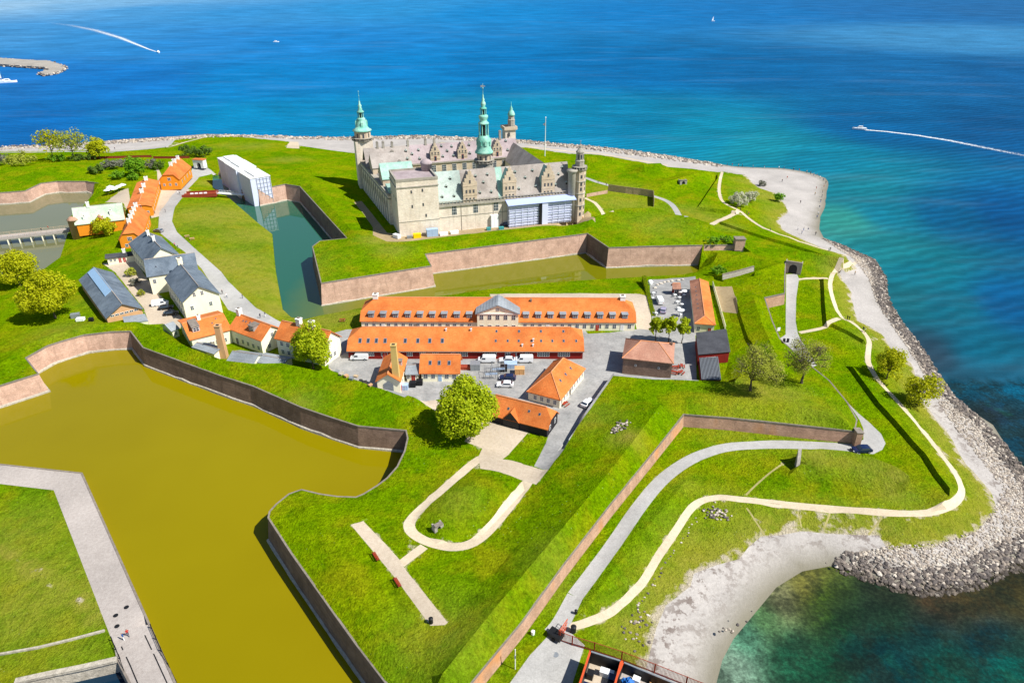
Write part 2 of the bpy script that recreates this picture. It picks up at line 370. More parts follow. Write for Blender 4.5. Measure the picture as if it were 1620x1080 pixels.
BEACHIN="""0,239 62,239 125,237 180,240 265,233 272,222 320,215 330,214 395,217.5 458,224 470,233 560,242 640,236 700,225 760,232 831,233 900,243 941,244 968,248 1018,257 1055,264 1104,268 1137,272 1143,271
1178,277 1198,296 1225,305 1243,325 1246,338 1229,351 1243,367 1275,381 1310,397 1338,405 1353,425 1322,437 1345,452 1349,483 1357,507 1392,526 1411,553 1443,573 1458,635 1498,680 1520,720 1547,751
1569,778 1571,804 1547,840 1498,858 1467,867 1404,867 1387,849 1311,844 1271,835.5 1235.5,849 1204,853 1167,880 1100,911 1091,929 1051,955.5 1042,987 1029,1027 1020,1080 1000,1180"""
# polygons of the ground cover (class, px polygon) in order of priority
CLS=[
('road',"1234,535 1243,529 1244,434 1260.5,433 1264,441 1259.6,471 1258.7,508 1262,526.7 1267,538 1280,556 1292,578 1286,580 1270,566 1256,553 1237,543"),
('road',"1341,636.5 1357,652.6 1376.5,669 1394,686 1401,701 1396,711 1381.5,718 1362,716 1351,716 1345,706 1366,695 1366,678 1360,664"),
('road',"805,1082 838,1036 870,1002 888,990 905,1002 925,1020 905,1082"),
('road',"359,269 335,275 315,280 295,302 277,327 272,350 280,367 307,392 350,430 361,445 405,487 444,509 470,517 462,527 430,516 361,490 347,468 319,425 292,398 276,387 250,366 252,337 272,309 300,278 305,264 326,264 359,262"),
('court',"548,521 925,521 930,528 965,526 1012,520 1028,522 1034,530 1100,528 1105,602 1060,600 1035,600 970,594 935,645 900,697 868,742 845,737 864,700 870,680 780,660 700,630 640,628 560,600 520,580 515,530"),
('gravelyard',"769,662 838,681 795,726 824,732 868,742 848,766 822,758 790,746 760,741 757,722 763,709 735,698 745,680"),
('gravelyard',"555,829.5 575,824 632,884.5 642,901 708,984 703.6,988 681,989 628,917 604,888"),
('gravelyard',"775,465 1012,465 1030,470 1030,523 1008,523 1000,490 780,478"),
('gravelyard',"955,545 985,544 985,592 968,592 955,575"),('gravelyard',"1062,560 1090,556 1092,598 1062,598"),
('gravelyard',"162,417 215,414 232,440 258,474 292,506 285,520 258,512 236,513 228,488 182,430"),
('gravelyard',"668,618 700,640 690,650 664,633"),('gravelyard',"525,565 600,600 612,618 560,600 520,582"),
('gravelyard',"248,262 262,290 300,300 276,325 262,340 240,345 232,330 250,300"),
('gravelyard',"168,320 188,304 203,298 206,318 200,332 196,322"),
('court',"1028,442 1100,437 1104,530 1035,530 1028,480"),
('dirt',"1130,453 1158,453 1166,475 1167,495 1142,492"),
('dirt',"590,372 612,382 640,382 700,375 760,368 860,357 925,350 942,352 935,338 925,338 860,345 700,366 640,372 612,368 590,340 572,318 560,320 575,338 590,360"),
('cobble',"-95,727 0,734 130,748 237,987 262,1040 300,1110 200,1110 180,1020 85,775 0,765 -95,758"),
('path',"458,224 472,224.5 473.5,235 453,234"),

('gravelyard',"120,300 200,300"),
]
CLS=[c for c in CLS if len(c[1].split())>2]
LINES=[ # class, width, centre line px
('road',2.9,"910,943 887,987 873,1003"),('road',2.9,"910,943 967,867 1011,800 1047,757 1087,728 1127,712 1167,704.5 1231,702 1298,705 1351,709 1362,710"),
('path',1.45,"890,992 901,991.5 924,986 959,973 983,955 1006,932 1018,920 1038,884 1069,840 1091,804 1109,791 1135.5,786 1147,786 1209,794 1298,803 1387,809 1453,812.5 1498,805 1520,787 1522,769 1511,747 1484,711 1449,667 1413,627 1391,604 1372,575 1374,552.6 1376,538 1365,523 1347,508 1330,502.6 1319,478.5 1311.5,449 1319,430 1339,421 1354,415.5 1359,410 1347,404 1321,399 1293,391.5 1261,380 1228,369 1200,357 1183,344 1170,333 1155.5,326.5 1141,318 1137,301.5 1139,285 1142.6,272"),
('path',2.4,"1170,333 1146,346 1126,355"),('path',1.5,"1328,503.5 1313,509 1302,519 1265,526"),('path',1.2,"1261.5,441.5 1285,440 1310,440.5"),
('road',2.6,"925,281 950,290 990,300 1030,309 1055,317 1070,330 1088,343"),('path',1.8,"925,313 945,322 968,335"),
('path',2.2,"775,722 758.6,723.5 710,766 669,801 646.5,825 648.6,840 665,852 693,862 726,866 754.5,856 779,833.5 807,799 832,766 848,748"),
('path',1.8,"671,864 652,878 634,892"),
('path',1.6,"270,232 320,218"),('road',2.2,"180,240 265,233 275,221"),
('road',2.4,"0,241 62,241 125,239 180,241"),
('path',1.0,"275,300 262,301"),('path',1.0,"262,318 252,319"),
('sandtrack',.35,"1181,803 1196,825 1209,846"),('sandtrack',.3,"1262,808 1268,834"),('sandtrack',.35,"1313,812 1303,838"),('sandtrack',.35,"1395,818 1374,846"),('sandtrack',.4,"1240,732 1205,758 1180,783"),

('path',2.4,"831,231 900,240 941,242 990,250 1056,262"),
]
# dry / sandy patches: centre px, radius m, strength
DRY=[(0,868,2.2,.95),(20,880,2.2,.95),(40,893,2.2,.95),(60,905,2.2,.95),(80,920,2.2,.9),(100,934,2.2,.95),(120,948,2.2,.95),(140,960,2.2,.95),(158,970,2.4,.95),(1290,722,4,.7),(1330,728,4,.55),(1370,738,4,.6),(1410,752,5,.7),(350,340,22,.75),(360,420,20,.8),(400,370,16,.7),(420,450,16,.8),(310,340,10,.8),(440,490,9,.9),(520,505,12,.7),(330,290,6,.8),(60,950,14,.55),(20,860,12,.45),(150,930,8,.5),(100,1030,10,.3),(20,990,12,.4),
 (1150,800,5,.5),(1100,860,7,.55),(1180,840,8,.4),(1060,920,6,.7),(1480,855,10,.6),(1410,862,8,.6),(1215,310,14,.7),(1190,290,10,.7),(1235,335,8,.8),(1155,360,5,.6),(990,322,14,.55),(960,318,8,.5),(1090,335,10,.5),(1120,345,8,.6),(620,395,6,.6),(600,380,6,.9),
 (1200,618,7,.75),(1240,622,6,.6),(455,253,10,.5),(400,232,12,.5),(360,230,9,.4),(1040,355,12,.35),(990,690,3,1.),(970,300,12,.5),(1320,455,5,.6),(1380,540,6,.5),(1340,490,5,.5),(700,1010,8,.35),(940,660,6,.35),(170,470,8,.4),(100,520,8,.35),(470,640,5,.45),(880,900,6,.3),(1000,1000,5,.8),(1090,770,4,.3),(720,790,5,.35),(1270,660,9,.35),(1170,655,9,.3)]
GRID_NEAR,GRID_FAR=2.3,4.0
def inpoly(xs,ys,poly):
    ins=np.zeros(len(xs),bool); n=len(poly)
    for i in range(n):
        x0,y0=poly[i][0],poly[i][1]; x1,y1=poly[(i+1)%n][0],poly[(i+1)%n][1]
        if y0==y1: continue
        c=((ys>=min(y0,y1))&(ys<max(y0,y1)))
        xi=x0+(ys-y0)*(x1-x0)/(y1-y0); ins^= c&(xs<xi)
    return ins
def area(p): return .5*sum(p[i].x*p[(i+1)%len(p)].y-p[(i+1)%len(p)].x*p[i].y for i in range(len(p)))
DOMS=subdiv(jag(subdiv(COAST,5),.8,.15)+DOM[len(COAST):],5,True)
HOLES=[];FIX=[];STRIPS=[]     # strips: kind, list of (top,bottom)
for (pts,kind),wz,mat in MOATS:
    sg=1 if area(pts)<0 else -1      # 'right' offset is inward for clockwise loops
    n=len(pts); tp=[];tk=[]
    for i in range(n):
        a,b=pts[i],pts[(i+1)%n]; k=max(1,int((b-a).length/3))
        for j in range(k): tp.append(a.lerp(b,j/k)); tk.append(kind[i])
    ds=[(.25 if q in 'kg' else (.3 if q=='v' else .85))*sg for q in tk]
    bt=offset(tp,0,True,z=wz-.6,dists=ds)
    HOLES.append(tp); STRIPS.append((tp,bt,tk,wz,mat,True))
SLT=[]
for pieces,fz,sg in SLITS:
    tp=[];tk=[]
    allp=[];
    for lab,mt,lb,ps in pieces:
        for q in ps: allp.append((q,(lab,mt,lb)))
    for i in range(len(allp)-1):
        a,b=allp[i][0],allp[i+1][0]; k=max(1,int((b-a).length/3))
        for j in range(k): tp.append(a.lerp(b,j/k)); tk.append(allp[i][1])
    tp.append(allp[-1][0]); tk.append(allp[-1][1])
    bt=offset(tp,.4*sg,z=fz)
    SLT.append((tp,bt,tk,fz))
def near(p,lst,r): return any((p[0]-q[0])**2+(p[1]-q[1])**2<r*r for q in lst)
class Tri:
    def __init__(s): s.v=[];s.z=[];s.e=[]
    def line(s,pts,fixed,closed=False,step=3.0):
        pts=subdiv(pts,step,closed); n0=len(s.v)
        for p in pts: s.v.append(Vector((p.x,p.y))); s.z.append(p.z if fixed else None)
        m=len(pts)
        s.e+=[(n0+i,n0+(i+1)%m) for i in range(m if closed else m-1)]
    def run(s):
        r=delaunay_2d_cdt(s.v,s.e,[],0,1e-4,True)
        V=np.array([(v.x,v.y) for v in r[0]]); T=np.array([f for f in r[2] if len(f)==3])
        z=np.full(len(V),np.nan)
        for i,o in enumerate(r[3]):
            zs=[s.z[k] for k in o if k<len(s.z) and s.z[k] is not None]
            if zs: z[i]=sum(zs)/len(zs)
        return V,T,z
def base():
    t=Tri(); t.line(DOMS,True,True,6)
    for h in HOLES: t.line(h,True,True,4)
    for tp,bt,tk,fz in SLT: t.line(tp,True); t.line(bt,True)
    return t
BEACHP=jag(subdiv(pp(BEACHIN,1.7),3.5),1.0,.13,5.0)
def interior(t):
    d=[(v[0],v[1]) for v in t.v]; cell={}
    for x,y in d: cell.setdefault((int(x//2),int(y//2)),[]).append((x,y))
    xs=[];
    y=30.0
    while y<900:
        st=GRID_NEAR if y<230 else (GRID_FAR if y<420 else 8)
        x=-y*1.0-60
        while x<y*.9+120:
            xs.append((x+random.uniform(-.3,.3)*st,y+random.uniform(-.3,.3)*st)); x+=st
        y+=st
    A=np.array(xs); ok=inpoly(A[:,0],A[:,1],DOMS)
    for h in HOLES: ok&=~inpoly(A[:,0],A[:,1],h)
    for x,y in A[ok]:
        c=(int(x//2),int(y//2)); bad=False
        for i in(-1,0,1):
            for j in(-1,0,1):
                for q in cell.get((c[0]+i,c[1]+j),()):
                    if (q[0]-x)**2+(q[1]-y)**2<1.3: bad=True
        if not bad: t.v.append(Vector((x,y))); t.z.append(None)
# pass 1: heights by relaxation between the traced lines
t=base()
for b in BL: t.line(b,True)
t.line(BEACHP,True)
interior(t); V,T,Z=t.run()
cx=V[T].mean(axis=1); keep=inpoly(cx[:,0],cx[:,1],DOMS)
for h in HOLES: keep&=~inpoly(cx[:,0],cx[:,1],h)
for tp,bt,tk,fz in SLT: keep&=~inpoly(cx[:,0],cx[:,1],tp+bt[::-1])
T1=T[keep]
E=np.concatenate([T1[:,[0,1]],T1[:,[1,2]],T1[:,[2,0]]])
fixed=~np.isnan(Z); z=np.where(fixed,Z,4.5)
deg=np.bincount(E.ravel(),minlength=len(V)).astype(float); deg[deg==0]=1
free=~fixed
def Lap(x): return deg*x-np.bincount(E[:,0],x[E[:,1]],len(V))-np.bincount(E[:,1],x[E[:,0]],len(V))
r=-Lap(z)*free; p_=r.copy(); rs=r@r; 
for it in range(1500):
    Ap=Lap(p_)*free; al=rs/max(p_@Ap,1e-12); z=z+al*p_; r=r-al*Ap; rn=r@r
    if rn<1e-5: break
    p_=r+(rn/rs)*p_; rs=rn
for i in np.nonzero(free)[0]:
    z[i]+=.18*noise.noise(Vector((V[i,0]*.09,V[i,1]*.09,1)))+.08*noise.noise(Vector((V[i,0]*.3,V[i,1]*.3,4)))
vv=[Vector((V[i,0],V[i,1],z[i])) for i in range(len(V))]
BV=BVHTree.FromPolygons(vv,[tuple(map(int,f)) for f in T1])
def G(px,py):
    for dx,dy in((0,0),(.35,.2),(-.3,.3),(.2,-.4),(1,.5),(-1,-.6)):
        h=BV.ray_cast(Vector((0,0,H)),ray(px+dx,py+dy).normalized())
        if h[0] is not None: return h[0]
    return P(px,py,1.0)
def gz(x,y,d=4.5):
    h=BV.ray_cast(Vector((x,y,80)),Vector((0,0,-1)))
    return h[0].z if h[0] is not None else d
def GP(s): return [G(*map(float,q.split(','))) for q in s.split()]
# pass 2: insert the outlines of roads, paths, yards
def smooth_line(pts,it=2):
    for _ in range(it):
        q=[pts[0]]
        for a,b in zip(pts,pts[1:]): q+= [a.lerp(b,.25),a.lerp(b,.75)]
        q.append(pts[-1]); pts=q
    return pts
CP_=[]
for c,s in CLS: CP_.append((c,subdiv(GP(s),2.5,True)))
for c,wd,s in LINES:
    ps=smooth_line(GP(s)); ps=subdiv(ps,1.6)
    L_=offset(ps,wd/2); Rr=offset(ps,-wd/2); CP_.append((c,L_+Rr[::-1]))
beachpoly=[Vector((q.x,q.y,0)) for q in BEACHP]
bp=beachpoly+[P(1150,1250,0),P(1400,1100,0),P(1900,1000,0),P(1900,500,0),P(1500,100,0),P(700,100,0),P(-100,100,0),P(-200,241,0)]
t=base(); t.line(BEACHP,True)
for c,ps in CP_: t.line(ps,False,True,2.0)
for b in BL: t.line(b,True)
interior(t); V,T,Z=t.run()
cx=V[T].mean(axis=1); keep=inpoly(cx[:,0],cx[:,1],DOMS)
for h in HOLES: keep&=~inpoly(cx[:,0],cx[:,1],h)
for tp,bt,tk,fz in SLT: keep&=~inpoly(cx[:,0],cx[:,1],tp+bt[::-1])
T=T[keep]; cx=cx[keep]
used=np.unique(T); z=Z.copy()
for i in used:
    if np.isnan(z[i]): z[i]=gz(V[i,0],V[i,1],1.5)
cls=np.full(len(T),'ground',dtype=object)
cls[inpoly(cx[:,0],cx[:,1],bp)]='beach'
for c,ps in CP_[::-1]:
    cls[inpoly(cx[:,0],cx[:,1],ps)]=c
# drop roads from water areas
vx=V[:,0]; vy=V[:,1]
mask=np.zeros((len(V),4)); mask[:,3]=1
for px,py,rad,st in DRY:
    g=G(px,py); d2=(vx-g.x)**2+(vy-g.y)**2; mask[:,0]=np.maximum(mask[:,0],st*np.exp(-d2/(rad*rad)))
def dist_line(pts):
    d=np.full(len(V),1e9)
    P2=np.array([(p.x,p.y) for p in pts])
    for q in P2: d=np.minimum(d,(vx-q[0])**2+(vy-q[1])**2)
    return np.sqrt(d)
for px,py in ((0,868),(15,876),(30,886),(45,895),(60,905),(75,916),(90,927),(105,938),(120,948),(135,957),(150,965),(160,972)):
    g=G(px,py); mask[:,1]=np.maximum(mask[:,1],.56*np.exp(-((vx-g.x)**2+(vy-g.y)**2)/3.4))
db=dist_line(subdiv(BEACHP,1.5)); mask[:,1]=np.maximum(mask[:,1],.62*np.exp(-(db/3.2)**2))
for c,ps in CP_:
    if c in('path','sandtrack','gravelyard','road'): mask[:,1]=np.maximum(mask[:,1],(.5 if c!='road' else .42)*np.exp(-(dist_line(subdiv(ps,1.0,True))/(1.1))**2))
mask[:,0]=np.maximum(mask[:,0],.8*np.exp(-(db/6)**2)*(vy<330))
dc=dist_line(subdiv(DOMS,2)); bmask=mask.copy()
bmask[:,0]=np.exp(-(dc/3.6)**2)*.95; bmask[:,1]=0
bmask[:,2]=np.maximum(0,1-np.abs(dc-9.5)/4.0)*(vy<175)*1.0+np.maximum(0,1-np.abs(dc-5)/1.5)*(vy<190)*.6
M['worn']=speck('worn_grass_track',(.27,.25,.075),(.38,.33,.15),1.5)
CM={'ground':('ground','grass'),'beach':('beach','beach'),'road':('road','asphalt'),'court':('courtyard','court'),'gravelyard':('gravel_yard','gravel'),'path':('path','path'),'dirt':('bare_earth','dirt'),'cobble':('pavement','cobble'),'sandtrack':('worn_track','worn')}
def land_mesh(name,mat,faces,mk):
    idx=np.unique(faces); mp=np.full(len(V),-1); mp[idx]=np.arange(len(idx))
    vs=[(V[i,0],V[i,1],z[i]) for i in idx]; fs=mp[faces].tolist()
    # grass banks of the moats join the ground mesh
    me=bpy.data.meshes.new(name); me.from_pydata(vs,[],fs); me.polygons.foreach_set('use_smooth',[True]*len(fs))
    ca=me.color_attributes.new('mask','FLOAT_COLOR','POINT'); ca.data.foreach_set('color',mk[idx].ravel())
    me.update(); me.set_sharp_from_angle(angle=R(26)); o=mkobj(name,me,None,[mat]); o['kind']='structure'; return o
for c,(nm,mt) in CM.items():
    f=T[cls==c]
    if len(f): land_mesh(nm,mt,f,bmask if c=='beach' else mask)
vall=[Vector((V[i,0],V[i,1],0 if np.isnan(z[i]) else z[i])) for i in range(len(V))]
BV=BVHTree.FromPolygons(vall,[tuple(map(int,f)) for f in T])
# banks, walls, water
bank=MB()
def wall_obj(label,mat,tops,bots,wz=None,ft=True):
    c=sum(bots,Vector())/len(bots); root=empty('rampart_wall',(c.x,c.y,bots[0].z),0,label,'wall')
    L=lambda p:(p.x-c.x,p.y-c.y,p.z-bots[0].z)
    f=MB(); n=len(tops)
    f.add([L(p) for p in tops]+[L(p) for p in bots],[(i,i+1,n+i+1,n+i) for i in range(n-1)]); fo=f.build('brick_face',mat,root)
    cin=[]; cout=[]
    for i in range(n):
        d=(bots[i]-tops[i]); d.z=0; d.normalize(); cout.append(tops[i]+d*.10); cin.append(tops[i]-d*.25)
    k=MB(); k.add([L(p+Vector((0,0,dz))) for dz in(-.28,.10) for ring in(cout,cin) for p in ring],
        [(i,i+1,n+i+1,n+i) for i in range(n-1)]+[(2*n+i,3*n+i,3*n+i+1,2*n+i+1) for i in range(n-1)]+[(i,2*n+i,2*n+i+1,i+1) for i in range(n-1)]+[(n+i,n+i+1,3*n+i+1,3*n+i) for i in range(n-1)]+[(0,n,3*n,2*n),(n-1,3*n-1,4*n-1,2*n-1)][:1])
    k.build('coping','coping',root)
    if ft:
        g=MB(); vs=[]
        for i in range(n):
            d=(bots[i]-tops[i]); hh=d.z; dd=Vector((d.x,d.y,0)).normalized(); w_=.12+.2*abs(noise.noise(bots[i]*.7)); h=.95+.5*noise.noise(bots[i]*.35)
            b=bots[i]; vs+= [b+dd*(w_+.2)+Vector((0,0,-.2)), b+dd*w_+Vector((0,0,h)), b-dd*.15+Vector((0,0,h+.15))]
        g.add([L(p) for p in vs],[(3*i+j,3*i+3+j,3*i+4+j,3*i+1+j) for i in range(n-1) for j in(0,1)]); g.build('stone_footing','footing',root)
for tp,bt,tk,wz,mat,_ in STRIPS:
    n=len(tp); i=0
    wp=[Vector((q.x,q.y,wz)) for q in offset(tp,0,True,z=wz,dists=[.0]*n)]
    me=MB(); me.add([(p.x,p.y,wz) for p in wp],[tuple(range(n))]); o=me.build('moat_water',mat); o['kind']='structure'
    bm=bmesh.new(); bm.from_mesh(o.data); bmesh.ops.triangulate(bm,faces=bm.faces); 
    for f in bm.faces:
        if f.normal.z<0: f.normal_flip()
    bm.to_mesh(o.data); bm.free()
    # rotate start to a change of kind
    st=next((k for k in range(n) if tk[k]!=tk[k-1]),0)
    tp=tp[st:]+tp[:st]; bt=bt[st:]+bt[:st]; tk=tk[st:]+tk[:st]
    while i<n:
        j=i
        while j<n and tk[j]==tk[i]: j+=1
        T_=[tp[k%n] for k in range(i,j+1)]; B_=[bt[k%n] for k in range(i,j+1)]
        if tk[i]=='k': bank.add(T_+B_,[(q,q+1,len(T_)+q+1,len(T_)+q) for q in range(len(T_)-1)])
        else:
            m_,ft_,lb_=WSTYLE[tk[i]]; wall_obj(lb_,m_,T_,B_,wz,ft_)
        i=j
o=bank.build('grass_bank','grass',smooth=True); o['kind']='structure'
for tp,bt,tk,fz in SLT:
    i=0;n=len(tp)
    while i<n-1:
        j=i
        while j<n-1 and tk[j]==tk[i]: j+=1
        wall_obj(tk[i][2],tk[i][1],tp[i:j+1],[q+Vector((0,0,-.3)) for q in bt[i:j+1]],None,False); i=j
# ------------------------------------------------------------------ sea
SEAC=[ # px,py,water colour; reflected haze and cloud put into the pale far tones
(0,10,'9fcdf0'),(120,10,'7fbdec'),(250,15,'4fa5e4'),(400,20,'3a9ce0'),(600,15,'2f9ce0'),(800,20,'1590da'),(1000,20,'1484cf'),(1200,20,'1a7fc8'),(1400,20,'2478bc'),(1600,20,'2a74b2'),
(0,60,'4a9fe0'),(150,60,'3a98de'),(300,70,'2a90dc'),(480,70,'1c8edc'),(0,130,'1f80d2'),(200,130,'127fd2'),(400,130,'068cd6'),(600,110,'058ad4'),(800,110,'0280c8'),(1000,110,'0576ba'),(1200,110,'0a6eae'),(1400,110,'1470b0'),(1500,60,'4597d0'),(1600,120,'1468a6'),
(50,200,'0b74c4'),(200,200,'0680c8'),(400,190,'0290c8'),(650,190,'0394c4'),(850,190,'0392be'),(1000,200,'048cba'),(1100,220,'0a94b8'),(1200,240,'1898b0'),(1290,255,'0f88a8'),(1400,200,'0868a4'),(1600,210,'0c609c'),
(1340,300,'1a8ca0'),(1335,350,'38a098'),(1400,340,'1484a0'),(1500,340,'0a6ca0'),(1600,340,'0860a0'),(1400,400,'1f8c98'),(1450,430,'107e94'),(1500,480,'10748e'),(1430,470,'1a7888'),(1600,480,'08629a'),(1550,560,'0e6c8a'),(1610,620,'0c6484'),(1520,620,'14566e'),(1600,690,'184a5e'),(1470,560,'2a4a5e'),(1560,660,'2c3e4c'),
(1275,925,'7d7a38'),(1230,945,'8a8a60'),(1210,975,'5f8a55'),(1180,1010,'5c9878'),(1160,1050,'88a890'),(1300,950,'4c6a1c'),(1330,985,'1e4a24'),(1400,940,'2e3620'),(1400,975,'1e4830'),(1400,1030,'0a3a3c'),(1300,1060,'1c5a3c'),(1480,955,'4a3a22'),(1540,950,'4c4222'),(1600,940,'45401f'),(1470,1000,'123c3a'),(1560,1010,'0a3a40'),(1500,1060,'0a5a4c'),(1600,1060,'0a6458'),(1420,1070,'0a4444'),(1250,1040,'246848'),(1350,1020,'124038')]
scp=[];
for px,py,c in SEAC: q=P(px,py,0); scp.append((q.x,q.y)+hexc(c))
scp=np.array(scp)
rr=np.concatenate([np.arange(40,300,3.0),np.arange(300,700,7.0),np.geomspace(700,30000,60)])
th=np.linspace(R(-64),R(64),220)
vs=[];cols=[]
for r_ in rr:
    for a in th: vs.append((r_*math.sin(a),r_*math.cos(a),0.0))
VS=np.array(vs)
# blend in log-distance space so that far water stays smooth
def lg(x,y):
    r_=np.hypot(x,y); return np.stack([np.arctan2(x,y)*1.6,np.log(r_)],-1)
A_=lg(VS[:,0],VS[:,1]); B_=lg(scp[:,0],scp[:,1])
W_=1/(((A_[:,None,:]-B_[None])**2).sum(-1)+.0008)**2.2
C_=(W_@scp[:,2:5])/W_.sum(1)[:,None]
bay=((VS[:,1]<165)&(VS[:,0]>30)).astype(float)
C4=np.concatenate([C_,bay[:,None]],1)
n_=len(th); fs=[(i*n_+j,i*n_+j+1,(i+1)*n_+j+1,(i+1)*n_+j) for i in range(len(rr)-1) for j in range(n_-1)]
me=bpy.data.meshes.new('sea'); me.from_pydata(vs,[],[f[::-1] for f in fs])
ca=me.color_attributes.new('depth','FLOAT_COLOR','POINT'); ca.data.foreach_set('color',C4.ravel()); me.update()  # carries the sea tones with the reflected haze mixed in
SEAK=.50
k=N('sea_water'); p=k.pos(); dcol=k.attr('depth'); bayf=k.attr('depth','Alpha')
nz=k.noise(p,.012,5,.6); col=k.mix(1.0,dcol,k.ramp(nz,[(.3,.80),(.7,1.15)]),'MULTIPLY')
wv=k.n('ShaderNodeTexWave',wave_type='BANDS'); k.set(wv.inputs['Vector'],k.pos((1,1,1),(0,0,R(68)))); wv.inputs['Scale'].default_value=.05; wv.inputs['Distortion'].default_value=5; wv.inputs['Detail'].default_value=3; wv.inputs['Detail Scale'].default_value=1.2
n2=k.noise(k.pos((.25,1,1),(0,0,R(-14))),.55,5,.7); n3=k.noise(p,2.2,3,.6)
n4=k.noise(k.pos((.3,1,1),(0,0,R(-14))),.06,3,.6)
# seaweed beds in the bay
wd=k.noise(p,.11,5,.65); wd2=k.noise(p,.5,4,.7)
col=k.mix(k.math('MULTIPLY',bayf,k.ramp(k.math('ADD',k.math('MULTIPLY',wd,.7),k.math('MULTIPLY',wd2,.3)),[(.46,0.0),(.54,.6)])),col,(.016,.028,.014))
col=k.mix(k.math('MULTIPLY',bayf,k.ramp(k.noise(p,.09,4,.6),[(.62,0.0),(.74,.35)])),col,(.02,.22,.12))
rip=k.math('ADD',k.math('MULTIPLY',n2,.5),k.math('ADD',k.math('MULTIPLY',n4,.7),k.math('MULTIPLY',wv.outputs['Fac'],.22)))
far=k.math('SUBTRACT',1.0,bayf)
fb=k.ramp(k.noise(p,1.3,5,.75),[(.3,.45),(.5,.95),(.72,1.9)]); col=k.mix(bayf,col,k.mix(1.0,col,fb,'MULTIPLY'))
b=k.n('ShaderNodeBump'); k.set(b.inputs['Height'],k.math('ADD',rip,k.math('MULTIPLY',n3,.12))); b.inputs['Distance'].default_value=1.0; k.set(b.inputs['Strength'],k.math('ADD',.10,k.math('MULTIPLY',far,.45)))
ns=k.noise(k.pos((.25,1,1),(0,0,R(-14))),.02,4,.65)
col=k.mix(1.0,col,k.ramp(rip,[(.40,.70),(.70,1.0),(.95,1.4)]),'MULTIPLY')
col=k.mix(k.math('MULTIPLY',far,k.ramp(ns,[(.55,0.0),(.75,.10)])),col,(.35,.55,.75))
col=k.mix(1.0,col,(SEAK,SEAK,SEAK),'MULTIPLY')
df=k.n('ShaderNodeBsdfDiffuse'); k.set(df.inputs['Color'],col); k.t.links.new(b.outputs[0],df.inputs['Normal'])
gl=k.n('ShaderNodeBsdfGlossy'); gl.inputs['Roughness'].default_value=.25; k.t.links.new(b.outputs[0],gl.inputs['Normal'])
mx=k.n('ShaderNodeMixShader'); mx.inputs[0].default_value=.035; k.t.links.new(df.outputs[0],mx.inputs[1]); k.t.links.new(gl.outputs[0],mx.inputs[2]); k.t.links.new(mx.outputs[0],k.t.nodes['Material Output'].inputs[0])
M['sea']=k.m
o=mkobj('sea',me,None,['sea']); o['kind']='structure'
# ------------------------------------------------------------------ buildings
def tile(name,c1,c2,rows=2.6,dirt=.3,bump=.05):
    k=N(name); tc=k.pos(); ob=k.pos((1,1,1),obj=True)
    a=k.noise(tc,.35,5,.65); b=k.noise(tc,3.0,3,.6)
    col=k.mix(k.ramp(a,[(.35,0.0),(.65,1.0)]),c1,c2)
    col=k.mix(1.0,col,k.ramp(b,[(.25,.78),(.75,1.15)]),'MULTIPLY')
    wv=k.n('ShaderNodeTexWave',wave_type='BANDS',bands_direction='Z'); k.set(wv.inputs['Vector'],ob); wv.inputs['Scale'].default_value=rows; wv.inputs['Distortion'].default_value=.3
    col=k.mix(1.0,col,k.ramp(wv.outputs['Fac'],[(0,1-dirt*.5),(1,1.0)]),'MULTIPLY')
    pa=k.noise(tc,.13,3,.5); col=k.mix(1.0,col,k.ramp(pa,[(.35,.80),(.5,1.0),(.65,1.08)]),'MULTIPLY'); ms=k.noise(k.pos((1,1,.35)),.9,5,.75); col=k.mix(k.ramp(ms,[(.56,0.0),(.74,.5)]),col,tuple(x*.42 for x in c1))
    k.bump(k.math('ADD',wv.outputs['Fac'],b),bump,.6); return k.fin(col,.85)
M['tile']=tile('orange_roof_tiles',(.66,.17,.035),(.74,.235,.06))
M['tile_old']=tile('brown_roof_tiles',(.27,.12,.075),(.40,.19,.12),dirt=.4)
M['tile_mix']=tile('weathered_red_tiles',(.40,.19,.13),(.50,.27,.19))
M['slate']=tile('blue_grey_slate',(.11,.145,.19),(.18,.225,.28))
M['darkroof']=tile('black_felt_roof',(.05,.052,.062),(.075,.078,.09),1.0,.1)
M['greyroof']=tile('grey_sheet_roof',(.22,.25,.28),(.30,.33,.36),.8,.1)
M['lead']=tile('grey_pink_lead_roof',(.32,.28,.255),(.40,.36,.33),.01,.02)
M['leadpink']=tile('pink_lead_roof',(.34,.275,.285),(.41,.345,.355),.01,.02)
M['copper']=tile('pale_green_copper_roof',(.25,.44,.38),(.40,.56,.49),.01,.02)
M['copperpale']=tile('grey_green_copper_roof',(.36,.45,.42),(.46,.53,.49),.01,.02)
M['copperwhite']=tile('bleached_copper_roof',(.42,.55,.42),(.56,.66,.50),.01,.02)
M['verdigris']=tile('verdigris_copper',(.14,.50,.40),(.42,.70,.58),.6,.2)
def plaster(name,c,var=.08):
    k=N(name); c=hexc(c); a=k.noise(k.pos((1,1,.35)),.8,5,.7); b=k.noise(k.pos((2,2,.3)),.35,3)
    col=k.mix(k.ramp(a,[(.3,0.0),(.7,1.0)]),tuple(x*(1-var) for x in c),tuple(min(.85,x*(1+var)) for x in c))
    col=k.mix(k.ramp(b,[(.55,0.0),(.75,.25)]),col,tuple(x*.7 for x in c)); k.bump(a,.02); return k.fin(col,.85)
M['cream']=plaster('cream_plaster','f8ecce'); M['white']=plaster('white_plaster','f2efe6'); M['ochre']=plaster('ochre_plaster','e08a1e'); M['redwood']=plaster('red_timber','7d1e18',.15)
M['yellowstone']=plaster('sandy_plaster','c9ab6a'); M['blackwood']=plaster('black_timber','26242a',.2); M['tan']=plaster('tan_brick','c39a72',.12)
